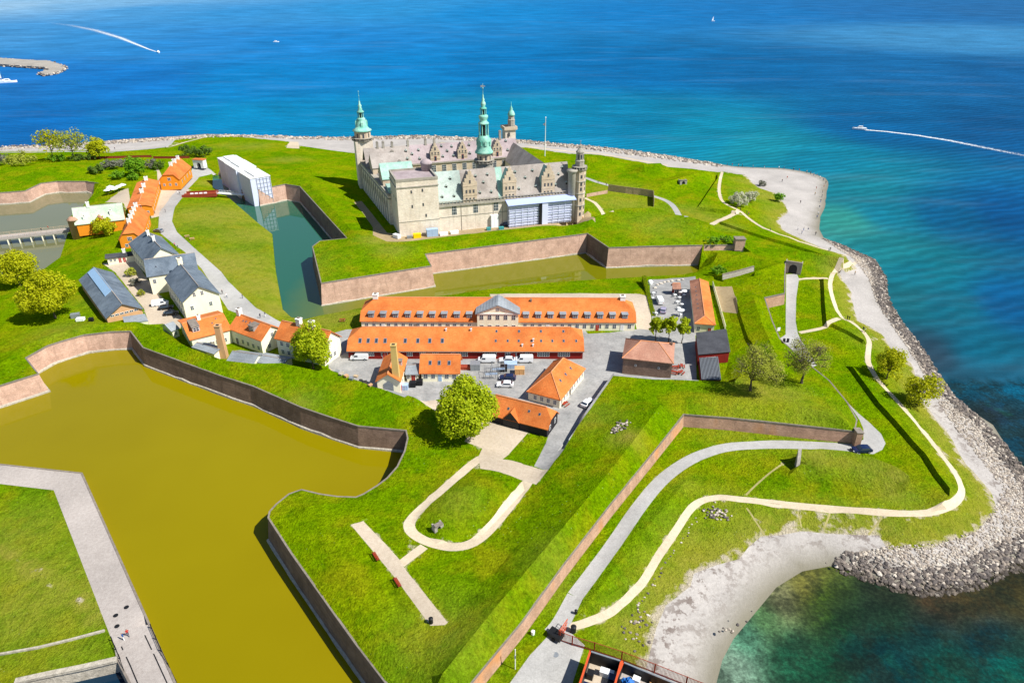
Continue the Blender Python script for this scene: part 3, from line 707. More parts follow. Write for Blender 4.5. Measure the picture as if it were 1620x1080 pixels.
M['frame']=plain('white_window_frame','e4e4e0',.5); M['redpaint']=plain('red_paint','a8321f',.5); M['dark']=plain('dark_opening',(.012,.014,.02),.5,spec=.3)
k=N('window_glass'); M['glass']=k.fin((.03,.045,.07),.08); k.b.inputs['Specular IOR Level'].default_value=.7
M['metal']=plain('grey_metal','8c9298',.45,.3); M['blackmetal']=plain('black_metal','1c1d20',.5); M['rust']=plain('rusty_steel','7a3524',.8,var=.25); M['bluepanel']=plain('blue_grey_glazing','8fb0d0',.2,spec=.6)
WINC={}
def win_mesh(w,h,nx=2,ny=2,fm='frame'):
    key=(round(w,2),round(h,2),nx,ny,fm)
    if key in WINC: return WINC[key]
    b=MB(); b.box((-w/2,-.06,0),(w/2,.03,h),0)
    fw=.09; cw=(w-fw*(nx+1))/nx; ch=(h-fw*(ny+1))/ny
    for i in range(nx):
        for j in range(ny):
            x=-w/2+fw+i*(cw+fw); z_=fw+j*(ch+fw); b.add([(x,-.075,z_),(x+cw,-.075,z_),(x+cw,-.075,z_+ch),(x,-.075,z_+ch)],[(0,1,2,3)],1)
    me=b.mesh('window'); me.materials.append(M[fm]); me.materials.append(M['glass']); WINC[key]=me; return me
def put(name,me,parent,loc,rz=0.0):
    o=bpy.data.objects.new(name,me); COL.objects.link(o); o.parent=parent; o.location=loc; o.rotation_euler=(0,0,rz); return o
def door_mesh(w,h,mat='redpaint'):
    key=('d',w,h,mat)
    if key not in WINC:
        b=MB(); b.box((-w/2,-.07,0),(w/2,.03,h),0); b.box((-w/2+.12,-.10,.1),(-.04,-.07,h-.12),1); b.box((.04,-.10,.1),(w/2-.12,-.07,h-.12),1)
        me=b.mesh('door'); me.materials.append(M['frame']); me.materials.append(M[mat]); WINC[key]=me
    return WINC[key]
def chimney(parent,x,y,z0,z1,w=.9,mat='white',name='chimney',d=None):
    d=d or w; b=MB(); b.box((x-w/2,y-d/2,z0),(x+w/2,y+d/2,z1)); b.box((x-w/2-.1,y-d/2-.1,z1),(x+w/2+.1,y+d/2+.1,z1+.22)); b.box((x-w/4,y-d/4,z1+.22),(x+w/4,y+d/4,z1+.5),1)
    return b.build(name,[mat,'coping'],parent)
def roofsolid(faces_v,faces,parent,mat,name='roof',th=.22):
    b=MB(); n=len(faces_v); vs=[Vector(v) for v in faces_v]; lo=[v-Vector((0,0,th)) for v in vs]
    from collections import Counter
    e=Counter()
    for f in faces:
        for i in range(len(f)): e[frozenset((f[i],f[(i+1)%len(f)]))]+=1
    sf=[]
    for f in faces:
        for i in range(len(f)):
            a,c=f[i],f[(i+1)%len(f)]
            if e[frozenset((a,c))]==1: sf.append((a,a+n,c+n,c))
    b.add(vs+lo,list(faces)+[tuple(i+n for i in f[::-1]) for f in faces]+sf); return b.build(name,mat,parent)
def hz(ry,x,L,D,ze,zr,hl,hr,hh):
    """roof height at x,y"""
    z_=ze+(zr-ze)*(min(ry,D-ry)/(D/2))
    if hl: z_=min(z_,ze+hh*(zr-ze)+(zr-ze)*(1-hh)*x/hl)
    if hr: z_=min(z_,ze+hh*(zr-ze)+(zr-ze)*(1-hh)*(L-x)/hr)
    return z_
def house(name,label,A,B,D,z0,ze,rp=None,zr=None,hl=0,hr=0,hh=0.0,wall='cream',roof='tile',wins=(),doors=(),chim=(),dorm=(),sky=(),cat='house',group=None,roofon=True,oh=.35,roof2=None):
    a=P(*A,ze); b=P(*B,ze); d=b-a; L=d.length; ang=math.atan2(d.y,d.x); ux=d/L; uy=Vector((-ux.y,ux.x,0))
    if isinstance(D,tuple): D=abs((P(*D,ze)-a).dot(uy))
    if zr is None:
        # plane over the ridge
        r_=ray(*rp); m=a+uy*(D/2); C=Vector((0,0,H)); t_=(m-C).dot(uy)/r_.dot(uy); zr=(C+r_*t_).z
        zr=max(ze+1.0,min(ze+D*.75,zr))
    root=empty(name,(a.x,a.y,z0),ang,label,cat,group); e=ze-z0; r=zr-z0
    i_=.35; W_=MB(); # walls
    zk=e+hh*(r-e); yk=hh*D/2
    base=[(i_,i_),(L-i_,i_),(L-i_,D-i_),(i_,D-i_)]; W_.prism(base,-1.2,e-.05)
    for xa,hip in((i_,hl),(L-i_,hr)):
        f_=hh if hip else 1.0
        y1=max(i_,f_*D/2); zt=e+f_*(r-e)-.3
        pl=[(i_,e-.05),(D-i_,e-.05),(D-y1,zt),(y1,zt)] if y1<D/2-.05 else [(i_,e-.05),(D-i_,e-.05),(D/2,zt)]
        if f_>.05:
            x0,x1=(xa,xa+.3) if xa==i_ else (xa-.3,xa)
            n_=len(pl); vs=[(x0,y,z_) for y,z_ in pl]+[(x1,y,z_) for y,z_ in pl]
            W_.add(vs,[tuple(range(n_))[::-1],tuple(range(n_,2*n_))]+[(q,(q+1)%n_,(q+1)%n_+n_,q+n_) for q in range(n_)])
    W_.build('wall',wall,root)
    if roofon:
        vs=[];fs=[]
        def ring(x,hip,s):
            if hip: return [(x,0,e),(x,yk,zk),(x+s*hip,D/2,r),(x,D-yk,zk),(x,D,e)]
            return [(x-s*oh*.6,0,e),None,(x-s*oh*.6,D/2,r),None,(x-s*oh*.6,D,e)]
        Lr=ring(0,hl,1); Rr=ring(L,hr,-1); idx={}
        for t_,rg in(('l',Lr),('r',Rr)):
            for j,q in enumerate(rg):
                if q is not None: idx[(t_,j)]=len(vs); vs.append(q)
        g=lambda t_,js:[idx[(t_,j)] for j in js if (t_,j) in idx]
        if hl and hh<.02: lf=[idx[('l',0)]]; 
        front=g('l',[0])+g('r',[0])+(g('r',[1]) if hh>.02 else [])+g('r',[2])+g('l',[2])+(g('l',[1]) if hh>.02 else [])
        back=g('r',[4])+g('l',[4])+(g('l',[3]) if hh>.02 else [])+g('l',[2])+g('r',[2])+(g('r',[3]) if hh>.02 else [])
        fs=[tuple(front),tuple(back)]
        if hl: fs.append((idx[('l',3)],idx[('l',1)],idx[('l',2)]) if hh>.02 else (idx[('l',4)],idx[('l',0)],idx[('l',2)]))
        if hr: fs.append((idx[('r',1)],idx[('r',3)],idx[('r',2)]) if hh>.02 else (idx[('r',0)],idx[('r',4)],idx[('r',2)]))
        # compact unused vertices
        us=sorted({i for f in fs for i in f}); mp={o:i for i,o in enumerate(us)}
        ro=roofsolid([vs[i] for i in us],[tuple(mp[i] for i in f) for f in fs],root,roof)
        if roof2: ro.data.materials.append(M[roof2]); ro.data.polygons[1].material_index=1
        rb=MB(); rb.bar((hl,D/2,r+.02),(L-hr,D/2,r+.02),.16,5)
        if hl and hh<.02: rb.bar((hl,D/2,r),(0,0,e),.13,5); rb.bar((hl,D/2,r),(0,D,e),.13,5)
        if hr and hh<.02: rb.bar((L-hr,D/2,r),(L,0,e),.13,5); rb.bar((L-hr,D/2,r),(L,D,e),.13,5)
        if roof not in('darkroof',): rb.build('ridge_cap','ridge' if roof.startswith('tile') else 'lead',ro)
    fac={'f':(lambda t_,z_:(t_,i_,z_),0,L),'b':(lambda t_,z_:(t_,D-i_,z_),math.pi,L),'l':(lambda t_,z_:(i_,t_,z_),-math.pi/2,D),'r':(lambda t_,z_:(L-i_,t_,z_),math.pi/2,D)}
    for spec in wins:
        f_,lo,hi,n_,z_,w,h=spec[:7]; nx,ny=spec[7:9] if len(spec)>7 else (2,2); fn,rz,ln=fac[f_]
        for q in range(n_):
            t_=(lo+(hi-lo)*((q+.5)/n_)); t_=t_*ln
            put('window',win_mesh(w,h,nx,ny),root,fn(t_,z_),rz)
    for f_,t_,w,h,mt in doors:
        fn,rz,ln=fac[f_]; put('door',door_mesh(w,h,mt),root,fn(t_*ln,0.02),rz)
    for c in chim:
        x,yf,ht,w_=c[:4]; x=x*L; y=yf*D; chimney(root,x,y,hz(y,x,L,D,e,r,hl,hr,hh)-.4,hz(y,x,L,D,e,r,hl,hr,hh)+ht,w_,c[4] if len(c)>4 else 'white')
    sl=(r-e)/(D/2)
    for x,fr,side,w_,h_ in dorm:
        x=x*L; y=fr*D/2; zb=e+sl*y
        dm=MB(); top=zb+h_; yb=min((top-e)/sl,D/2)
        dm.prism([(x-w_/2,y),(x+w_/2,y),(x+w_/2,yb),(x-w_/2,yb)],zb-.3,top)
        dob=dm.build('dormer','lead',root)
        rf=MB(); rf.add([(x-w_/2-.15,y-.2,top),(x+w_/2+.15,y-.2,top),(x+w_/2+.15,yb+.4,top+.1),(x-w_/2-.15,yb+.4,top+.1),(x-w_/2-.15,y-.2,top+.16),(x+w_/2+.15,y-.2,top+.16),(x+w_/2+.15,yb+.5,top+.24),(x-w_/2-.15,yb+.5,top+.24)],[(0,1,5,4),(1,2,6,5),(2,3,7,6),(3,0,4,7),(4,5,6,7)]); rf.build('dormer_roof','coping',dob)
        put('window',win_mesh(w_*.8,h_*.85),dob,(x,y-.02,zb+.08))
        if side=='b':
            for o_ in (dob,): o_.location=(2*x*0+L,D,0) ; o_.rotation_euler=(0,0,math.pi)
    for x,fr,side,w_,h_ in sky:
        x=x*L; y=fr*D/2; zz=e+sl*y; yy=y if side=='f' else D-y; sg=1 if side=='f' else -1
        n_=Vector((0,-sl*sg,1)).normalized(); u_=Vector((0,sg,sl)).normalized(); c_=Vector((x,yy,zz))+n_*.09
        b_=MB()
        def quad(w1,h1,off,mi):
            cc=c_+n_*off; b_.add([cc-Vector((w1/2,0,0))-u_*h1/2,cc+Vector((w1/2,0,0))-u_*h1/2,cc+Vector((w1/2,0,0))+u_*h1/2,cc-Vector((w1/2,0,0))+u_*h1/2],[(0,1,2,3) if sg>0 else (3,2,1,0)],mi)
        X=Vector((w_/2,0,0)); Y=u_*h_/2
        b_.add([c_-X-Y-n_*.15,c_+X-Y-n_*.15,c_+X+Y-n_*.15,c_-X+Y-n_*.15,c_-X-Y,c_+X-Y,c_+X+Y,c_-X+Y],[(0,1,5,4),(1,2,6,5),(2,3,7,6),(3,0,4,7),(4,5,6,7)],0)
        quad(w_*.74,h_*.78,.012,1); b_.build('roof_window',['metal','glass'],root)
    root['_L']=L
    del root['_L']
    return root,L,D,e,r,ang
M['ridge']=plain('mortar_ridge_tiles',(.62,.26,.12),.9)
# long yellow barracks with the central pavilion
b1,L1,D1,e1,r1,a1=house('long_barracks','long cream barracks with orange tiled roof, two rows of dormers and a central pediment',(569,508),(1007,510),12.4,4.4,7.5,rp=(780,470.5),hl=4.2,hr=4.2,hh=.42,cat='barracks',
  wins=[('f',.01,.41,15,.9,1.1,1.35),('f',.585,.99,15,.9,1.1,1.35),('r',.15,.85,3,.9,1.0,1.3),('l',.15,.85,3,.9,1.0,1.3)],
  doors=[('f',.083,1.2,2.2,'frame'),('f',.20,1.2,2.2,'coping'),('f',.32,1.2,2.2,'coping'),('f',.68,1.2,2.2,'frame'),('f',.86,1.2,2.2,'redpaint'),('f',.95,1.2,2.2,'frame')],
  chim=[(.05,.5,.9,1.5),(.955,.5,.9,1.5),(.62,.42,.5,.4,'coping')])
def px2x(px,A,B): return (px-A)/(B-A)
sl_=(r1-e1)/(D1/2)
for px in [586.7,606,625.5,645,664.5,684,703,723,742.5,832.6,852,871.5,891,910.4,930,950,969.5,989]:
    x=px2x(px,569,1007)*L1; y=.9; zb=e1+sl_*y; h_=1.35; w_=1.7; top=zb+h_; yb=(top-e1)/sl_
    dm=MB(); dm.prism([(x-w_/2,y),(x+w_/2,y),(x+w_/2,yb),(x-w_/2,yb)],zb-.4,top); dob=dm.build('dormer','greyroof',b1)
    rf=MB(); rf.box((x-w_/2-.15,y-.25,top),(x+w_/2+.15,yb+.35,top+.14)); rf.build('dormer_roof','greyroof',dob); put('window',win_mesh(1.25,1.15),dob,(x,y-.02,zb+.1))
xa,xb=px2x(754,569,1007)*L1,px2x(822,569,1007)*L1
pv=MB(); pe=e1+3.1; pv.prism([(xa+.3,-.5),(xb-.3,-.5),(xb-.3,6),(xa+.3,6)],-1,pe); ap=pe+2.7; xm=(xa+xb)/2
pv.add([(xa+.3,-.5,pe),(xb-.3,-.5,pe),(xm,-.5,ap),(xa+.3,-.2,pe),(xb-.3,-.2,pe),(xm,-.2,ap)],[(0,1,2),(5,4,3),(0,2,5,3),(1,4,5,2)])
pvo=pv.build('pavilion','cream',b1)
roofsolid([(xa-.2,-.9,pe-.05),(xm,-.9,ap+.15),(xb+.2,-.9,pe-.05),(xa-.2,6.6,pe-.05),(xm,6.6,ap+.15),(xb+.2,6.6,pe-.05)],[(0,1,4,3)[::-1],(1,2,5,4)[::-1]],pvo,'greyroof','pavilion_roof',.3)
cb=MB(); cb.box((xa-.1,-.72,pe-.3),(xb+.1,-.5,pe)); cb.build('cornice','frame',pvo)
for zz in(.9,4.1):
    for q in range(5): put('window',win_mesh(1.15,1.5),pvo,(xa+(xb-xa)*(q+.7)/5.4,-.52,zz))
put('window',win_mesh(.9,.9),pvo,(xm,-.52,pe+.7))
# long red building
b2,L2,D2,e2,r2,a2=house('long_storehouse','long low red timber building with plain orange roof in front of the barracks',(548,555),(924.5,555.5),12,4.5,7.2,rp=(740,517),hl=3.6,hr=3.6,hh=.5,wall='redwood',cat='storehouse',
  wins=[('f',.02,.40,7,.9,1.6,1.5,3,2),('r',.2,.8,3,.9,1.1,1.3)],
  doors=[('f',.16,1.5,2.1,'redpaint'),('f',.45,1.5,2.1,'redpaint'),('f',.70,1.5,2.1,'redpaint')],
  sky=[(px2x(q,548,924),.42,'f',.9,1.5) for q in(568,581,594,608,640,660,679,699)]+[(px2x(q,548,924),.42,'f',.55,.8) for q in(784,803,820.5,841,856,874,892,912)]+[(px2x(q,548,924),.82,'f',.55,.8) for q in(785,821,856,892)],
  chim=[(px2x(704,548,924),.42,.5,.35),(px2x(744,548,924),.42,.5,.35),(px2x(843.5,548,924),.2,.7,.3),(px2x(826,548,924),.1,.5,.3),(px2x(843,548,924),.1,.5,.3)])
for q in(500,):
    for px in(730,776,808,834,859.5,892): put('window',win_mesh(3.3 if px!=834 else 1.2,1.5,5 if px!=834 else 2,2),b2,(px2x(px,548,924)*L2,.34,.85))
gt=MB(); gt.box((.0,-.12,e2-.32),(L2,.0,e2-.12)); gt.build('gutter','coping',b2)
# houses of the courtyard
h4,*_=house('courtyard_house','small cream house with orange roof and three roof windows, in front of the red building',(664,590.5),(727,591),7.6,4.7,7.3,rp=(695,560),wins=[('f',.05,.42,2,.9,1.1,1.3),('f',.58,.95,2,.9,1.1,1.3)],doors=[('f',.5,1.1,2.1,'bluepanel')],sky=[(.25,.55,'f',.8,1.2),(.48,.55,'f',.8,1.2),(.73,.55,'f',.8,1.2)])
h3,L3,D3,e3,r3,_a=house('workshop_house','steep orange roofed house with a very tall tapering chimney stack at its gable',(634.5,603),(645,566),(594,602),4.7,8.4,rp=(613,590.5),wins=[('f',.2,.9,3,1.0,1.0,1.3)],doors=[('f',.1,1.2,2.1,'redpaint')],dorm=[(.62,.25,'f',1.4,1.3)])
g3=P(629,617,4.7); cs=MB(); cs.prism([(-.95,-.9),(.95,-.9),(.95,.9),(-.95,.9)],-.5,13.2,0,.72); cs.box((-.8,-.75,13.2),(.8,.75,13.5),0); cs.box((-.4,-.35,13.5),(.4,.35,13.56),1)
tc_=cs.build('tall_chimney',['yellowstone','dark'],h3); tc_.matrix_parent_inverse=Matrix.Identity(4)
iv=(Matrix.Translation(h3.location)@Matrix.Rotation(_a,4,'Z')).inverted(); tc_.location=iv@Vector((g3.x,g3.y-.2,4.7)); tc_.rotation_euler=(0,0,-_a)
gd=MB(); gd.add([(0,0,0),(2.6,0,0),(2.6,0,2.6),(1.3,0,3.6),(0,0,2.6),(0,.12,0),(2.6,.12,0),(2.6,.12,2.6),(1.3,.12,3.6),(0,.12,2.6)],[(0,1,2,3,4),(9,8,7,6,5),(0,5,6,1),(1,6,7,2),(2,7,8,3),(3,8,9,4),(4,9,5,0)]); god=gd.build('gable_door','greyroof',h3); god.location=(.28,D3*.72,0); god.rotation_euler=(0,0,-math.pi/2)
house('link_building','low cream building with grey roof and red door, between the two small courtyard houses',(641,592),(663,592),6,4.7,7.0,zr=8.2,roof='greyroof',doors=[('f',.55,1.2,2.1,'redpaint')],wins=[('f',.05,.3,1,.8,.9,1.1)],oh=.1)
h5,L5,*_=house('hipped_house','sandy house with a big hipped orange roof, standing askew in the parking yard',(887,633),(926.5,583),(831,621),4.7,7.5,rp=(865,596),hl=4.6,hr=4.6,hh=0,wall='cream',wins=[('f',.04,.96,9,.9,.9,1.2),('l',.08,.85,4,.9,.9,1.2)],doors=[('f',.42,1.1,2.1,'coping')],sky=[(.3,.5,'f',.6,.8),(.5,.5,'f',.6,.8),(.7,.5,'f',.6,.8)])
h6,L6,D6,e6,r6,_b=house('barn','low orange roofed barn with black timber gable beside the big round tree',(774,656),(867,680),7.4,5.3,7.4,rp=(820,632.5),hr=2.0,hh=.5,wall='blackwood',cat='barn',wins=[('r',.12,.45,1,.7,.9,1.3,1,2),('r',.55,.9,1,.7,.9,1.3,1,2)],sky=[(.28,.5,'f',.5,.6),(.62,.62,'f',.5,.6),(.8,.6,'f',.5,.6)])
dx=.37*L6; cg=MB(); cg.prism([(dx-2.0,.1),(dx+2.0,.1),(dx+2.0,1.6),(dx-2.0,1.6)],-.5,e6+.2,0); cgo=cg.build('cart_porch','dark',h6)
sl6=(r6-e6)/(D6/2); zt=e6+2.3; yb=(zt-e6)/sl6
roofsolid([(dx-2.3,-.1,e6-.2),(dx,-.1,zt),(dx+2.3,-.1,e6-.2),(dx-.01,yb,zt)],[(0,3,1),(1,3,2)],cgo,'tile','porch_roof',.15)
bb=MB(); bb.add([(dx-2.1,.0,e6-.25),(dx+2.1,.0,e6-.25),(dx,.0,zt-.2),(dx-2.1,.1,e6-.25),(dx+2.1,.1,e6-.25),(dx,.1,zt-.2)],[(0,1,2),(5,4,3),(0,3,4,1),(1,4,5,2),(2,5,3,0)]); bb.build('porch_gable','dark',cgo)
house('powder_magazine','square brown brick magazine with hipped brown tile roof, behind the grass bank',(984,566),(1066,575),11.5,4.7,9.6,rp=(1028,540),hl=4.4,hr=4.4,hh=0,wall='brick_brown',roof='tile_mix',cat='magazine',wins=[('f',.1,.45,1,2.6,.5,.6,1,1),('f',.55,.9,1,2.6,.5,.6,1,1),('l',.3,.7,1,2.6,.5,.6,1,1)],chim=[(.93,.8,.5,.5,'brick_brown')])
house('narrow_storehouse','long narrow building seen end on, brown tiles on one slope and orange on the other',(1132.5,514),(1121,446),(1099,516),4.7,8.0,rp=(1112,480),hl=3.6,hh=0,wall='cream',roof='tile',roof2='tile_old',cat='storehouse',wins=[('l',.6,.95,1,.9,1.0,1.2),('f',.1,.9,7,.9,.9,1.1)],doors=[('l',.25,1.1,2.1,'redpaint')],sky=[(.3+.1*q,.5,'b',.4,.5) for q in range(6)])
def mono(name,label,A,B,C,D,z0,zf,zb,wall,roof,cat='shed',th=.2):
    q=[P(*A,zf),P(*B,zf),P(*C,zb),P(*D,zb)]; o=q[0]; d=q[1]-o; L=d.length
    root=empty(name,(o.x,o.y,z0),math.atan2(d.y,d.x),label,cat); iv=Matrix.Rotation(-math.atan2(d.y,d.x),4,'Z')
    l=[iv@(p-Vector((o.x,o.y,z0))) for p in q]; c=sum(l,Vector())/4; w_=MB()
    ins=[p.lerp(c,.04) for p in l]
    w_.add([(p.x,p.y,-1) for p in ins]+[(p.x,p.y,p.z-.1) for p in ins],[(0,1,5,4),(1,2,6,5),(2,3,7,6),(3,0,4,7),(4,5,6,7)]); w_.build('wall',wall,root)
    roofsolid(l,[(0,1,2,3)],root,roof,th=th)
    return root,L,l,zf-z0
s9,L9,D9,e9=mono('dark_roofed_shed','large shed with flat black felt roof and red timber front',(1104.5,560.5),(1155.5,556),(1149,520),(1101,526),4.7,8.4,8.8,'redwood','darkroof')
put('door',door_mesh(4.2,2.4,'cream'),s9,(3.4,.2,0)); 
s10,L10,D10,_e=mono('corrugated_shed','lower shed with ribbed black roof, in front of the large felt roofed shed',(1109.5,600),(1141,600.5),(1136,564),(1106,566),4.7,7.0,7.5,'redwood','darkroof')
rb=MB()
for q in range(14):
    f=(q+.5)/14; a_=D10[0].lerp(D10[1],f); b_=D10[3].lerp(D10[2],f); rb.bar(a_+Vector((0,0,.05)),b_+Vector((0,0,.05)),.09,4)
rb.build('roof_ribs','metal',s10)
# gatehouse with the copper roof
h11,L11,D11,e11,r11,_c=house('gatehouse','gatehouse with pale green copper roof and orange cross gables at the end of the footbridge',(119,356),(197,347),9,4.2,8.0,rp=(155,324.5),wall='ochre',roof='copperwhite',cat='gatehouse',chim=[(.32,.5,1.6,1.1),(.75,.2,1.3,1.0),(.2,.15,.9,.9)])
for fx,w_,dd in((.5,5.0,'f'),(.45,5.0,'b')):
    x=fx*L11; y0,y1=((-1.0,D11/2) if dd=='f' else (D11/2,D11+3)); cg=MB(); zt=e11+2.7
    cg.prism([(x-w_/2,y0),(x+w_/2,y0),(x+w_/2,y1),(x-w_/2,y1)],-1,e11); ye=y0 if dd=='f' else y1
    cg.add([(x-w_/2,ye-.1,e11),(x+w_/2,ye-.1,e11),(x,ye-.1,zt),(x-w_/2,ye+.1,e11),(x+w_/2,ye+.1,e11),(x,ye+.1,zt)],[(0,1,2),(5,4,3),(0,2,5,3),(1,4,5,2)])
    co_=cg.build('cross_gable','ochre',h11)
    roofsolid([(x-w_/2-.3,y0-.3,e11-.1),(x,y0-.3,zt+.15),(x+w_/2+.3,y0-.3,e11-.1),(x-w_/2-.3,y1+.3,e11-.1),(x,y1+.3,zt+.15),(x+w_/2+.3,y1+.3,e11-.1)],[(3,4,1,0),(4,5,2,1)],co_,'tile_mix','cross_roof',.2)
    if dd=='f': put('window',win_mesh(1.4,1.2),co_,(x,y0-.02,e11-1.4))
tw=MB(); tw.lathe([(2.2,-4),(2.2,5.2),(2.4,5.3),(2.4,5.6),(1.2,6.6)],10,(-.6,D11*.3,0)); tw.lathe([(1.2,-4),(1.2,6.2),(1.4,6.4),(.3,7.3)],8,(1.5,D11*.95,0)); tw.build('turret','brick_orange',h11,True)
OCH=dict(wall='ochre',cat='house')
h12,L12,*_=house('orange_house','middle one of three ochre houses in a row, long orange roof with three white chimneys',(240.5,326),(252,286),(204.5,319),4.5,8.6,rp=(226,302),hl=3.5,hh=.5,wins=[('l',.06,.94,3,.8,1.0,1.3),('l',.3,.7,1,3.6,1.6,1.5,3,2),('f',.05,.95,7,.9,1.0,1.4)],chim=[(.42,.52,1.5,1.5),(.64,.52,1.5,1.5),(.93,.52,1.5,1.5)],**OCH)
h13,*_=house('orange_house','nearest of three ochre houses in a row, orange roof with five chimneys',(223,376),(237,338),(184,386),4.5,8.6,rp=(204,352),hl=3.2,hh=.5,wins=[('l',.1,.9,2,.8,1.1,1.3),('l',.3,.7,1,3.2,1.6,1.5,3,2),('f',.05,.95,6,.9,1.0,1.3)],chim=[(.25,.52,1.3,1.3),(.42,.52,1.3,1.3),(.58,.52,1.3,1.3),(.75,.52,1.3,1.3),(.93,.52,1.3,1.3)],**OCH)
h14,*_=house('orange_house','farthest of three ochre houses in a row, beside the small white gate',(284,284),(303,264.5),(252,284),4.5,8.4,rp=(268,264),hl=3.2,hh=.5,wins=[('l',.08,.92,3,.8,1.0,1.3),('f',.1,.95,4,.8,1.1,1.8,2,3),('l',.3,.7,1,3.4,1.5,1.5,2,2)],chim=[(.35,.52,1.5,1.3),(.62,.52,1.5,1.6),(.9,.52,1.5,1.3)],**OCH)
# slate roofed group
SLT_=dict(wall='cream',roof='slate')
hs3,*_=house('slate_roofed_house','tall house with white gable towards us and blue grey slate roof',(348.5,464),(317.5,428),(288,479),4.6,11.2,rp=(296,430),wins=[('l',.08,.5,1,3.2,1.0,1.4),('l',.35,.75,2,7.3,.9,1.4),('l',.6,.95,1,3.2,1.0,1.4),('b',.05,.95,7,1.0,1.0,1.5),('b',.05,.95,7,3.9,1.0,1.5)],chim=[(1.0,.5,1.6,1.5,'cream')],**SLT_)
hs2,*_=house('slate_roofed_house','cross wing with slate roof, between the two other slate roofed houses',(233,438),(312.5,426),11,4.6,11.0,rp=(268,405),wins=[('f',.03,.2,1,3.6,1.0,1.5),('l',.1,.9,4,.8,1.0,1.5),('l',.1,.9,4,3.8,1.0,1.5)],sky=[(.2,.5,'f',.6,.7),(.75,.45,'f',.6,.7)],**SLT_)
hs1,*_=house('slate_roofed_house','rear slate roofed house with two slim white chimneys, next to the ochre houses',(287,405),(256,375),(214,398),4.6,11.0,rp=(251,388),hr=4,hh=.0,wins=[('b',.05,.95,7,1.0,1.0,1.5),('b',.05,.95,7,3.8,1.0,1.5)],chim=[(.36,.5,1.5,.9),(.66,.5,1.5,.9)],**SLT_)
h17,L17,D17,e17,r17,_d=house('long_grey_shed','long shed with dark slate roof and a strip of blue glazing along its ridge',(226.5,488),(179,431),(165,500.5),4.6,7.8,rp=(170,451),wall='tan',roof='slate',cat='shed',wins=[('l',.12,.88,6,2.9,1.1,.7,2,1)])
gz_=MB(); s17=(r17-e17)/(D17/2)
gz_.add([(L17*.33,D17/2-.2,r17+.25),(L17*.98,D17/2-.2,r17+.25),(L17*.98,D17*.5+2.3,r17-s17*2.3+.3),(L17*.33,D17*.5+2.3,r17-s17*2.3+.3),(L17*.33,D17/2-.2,r17-.1),(L17*.98,D17/2-.2,r17-.1),(L17*.98,D17*.5+2.3,r17-s17*2.3-.1),(L17*.33,D17*.5+2.3,r17-s17*2.3-.1)],[(0,1,2,3),(0,4,5,1),(1,5,6,2),(2,6,7,3),(3,7,4,0)]); gz_.build('roof_glazing','bluepanel',h17)
mono('lean_to','small grey roofed cream lean-to at the gable of the long grey shed',(197,511.5),(234.5,507),(229,496),(193.5,501),4.6,7.0,7.4,'cream','greyroof')
h18,*_=house('courtyard_house','orange roofed house left of the tall chimney, with one dormer and a shaded green gable',(301,537.5),(366,521),(286,505),4.6,9.0,rp=(322,503),wins=[('f',.15,.9,4,.9,1.0,1.3),('l',.15,.85,2,.8,1.0,1.3),('l',.15,.85,2,2.8,1.0,1.2)],doors=[('f',.5,1.1,2.1,'coping')],dorm=[(.22,.35,'f',2.0,1.5)],sky=[(.65,.6,'f',.4,.5),(.78,.8,'f',.4,.5)],chim=[(.4,.5,1.1,.9)])
h18b,*_=house('courtyard_house','orange roofed house right of the tall chimney, with white gable beside the road',(361,520),(412,539.5),8.6,4.6,9.0,rp=(392,501),wins=[('f',.3,.95,4,.9,1.0,1.3),('r',.15,.85,2,.9,1.0,1.3),('r',.35,.65,1,4.0,.9,1.2)],doors=[('f',.2,1.2,2.1,'coping')],dorm=[(.62,.35,'f',2.2,1.5)],sky=[(.25,.7,'f',.4,.5),(.33,.72,'f',.4,.5),(.45,.75,'f',.4,.5)],chim=[(.03,.5,1.5,1.2)])
h19,*_=house('courtyard_house','two storey cream house with orange roof, half hidden by the bright green tree',(434,535.5),(511,553),8.4,4.6,10.0,rp=(466,511),wins=[('f',.06,.94,7,3.4,1.0,1.3),('f',.06,.94,7,.9,1.0,1.3),('r',.3,.7,2,1.0,1.0,1.3)],chim=[(.36,.5,1.6,1.3),(.62,.5,1.6,1.3)])
house('small_hut','tiny hut with grey roof squeezed between the slate house and the orange roofs',(271,524),(284,519),6,4.6,7.2,zr=8.6,roof='greyroof',wins=[('f',.2,.8,1,.8,.9,1.1)],cat='hut',oh=.1)
house('kitchen_annex','low annex with pale grey roofs just behind the grass bank, right of the tall chimney',(358,571),(400,577),6.4,4.6,7.0,zr=8.4,roof='greyroof',cat='annex',wins=[('f',.1,.9,2,.8,1,1)],oh=.1)
house('kitchen_annex','flat grey roofed annex touching the bright green tree, right of its twin',(401,572),(446,580),5.4,4.6,6.6,zr=7.4,roof='greyroof',cat='annex',oh=.1)
house('storage_annex','narrow grey roofed annex against the house left of the tall chimney',(303,549),(338,560),4.0,4.6,7.2,zr=7.8,roof='greyroof',cat='annex',oh=.1,wins=[('f',.6,.9,1,.8,1,1)])
house('garden_building','small cream outbuilding with dark roof and red doors, above the gravel yard',(167,409),(214,403.5),4.4,4.6,7.0,zr=7.9,roof='darkroof',doors=[('f',.45,1.1,2.0,'redpaint'),('f',.6,1.1,2.0,'redpaint')],wins=[('f',.08,.35,2,.8,.9,1.0)],chim=[(.62,.5,1.1,.9)],cat='outbuilding')
g_=P(355,565,4.6); cs=MB(); cs.prism([(-.95,-.9),(.95,-.9),(.95,.9),(-.95,.9)],-.5,9.8,0,.8); cs.box((-.9,-.85,9.8),(.9,.85,10.1)); cs.box((-.4,-.4,10.1),(.4,.4,10.16),1)
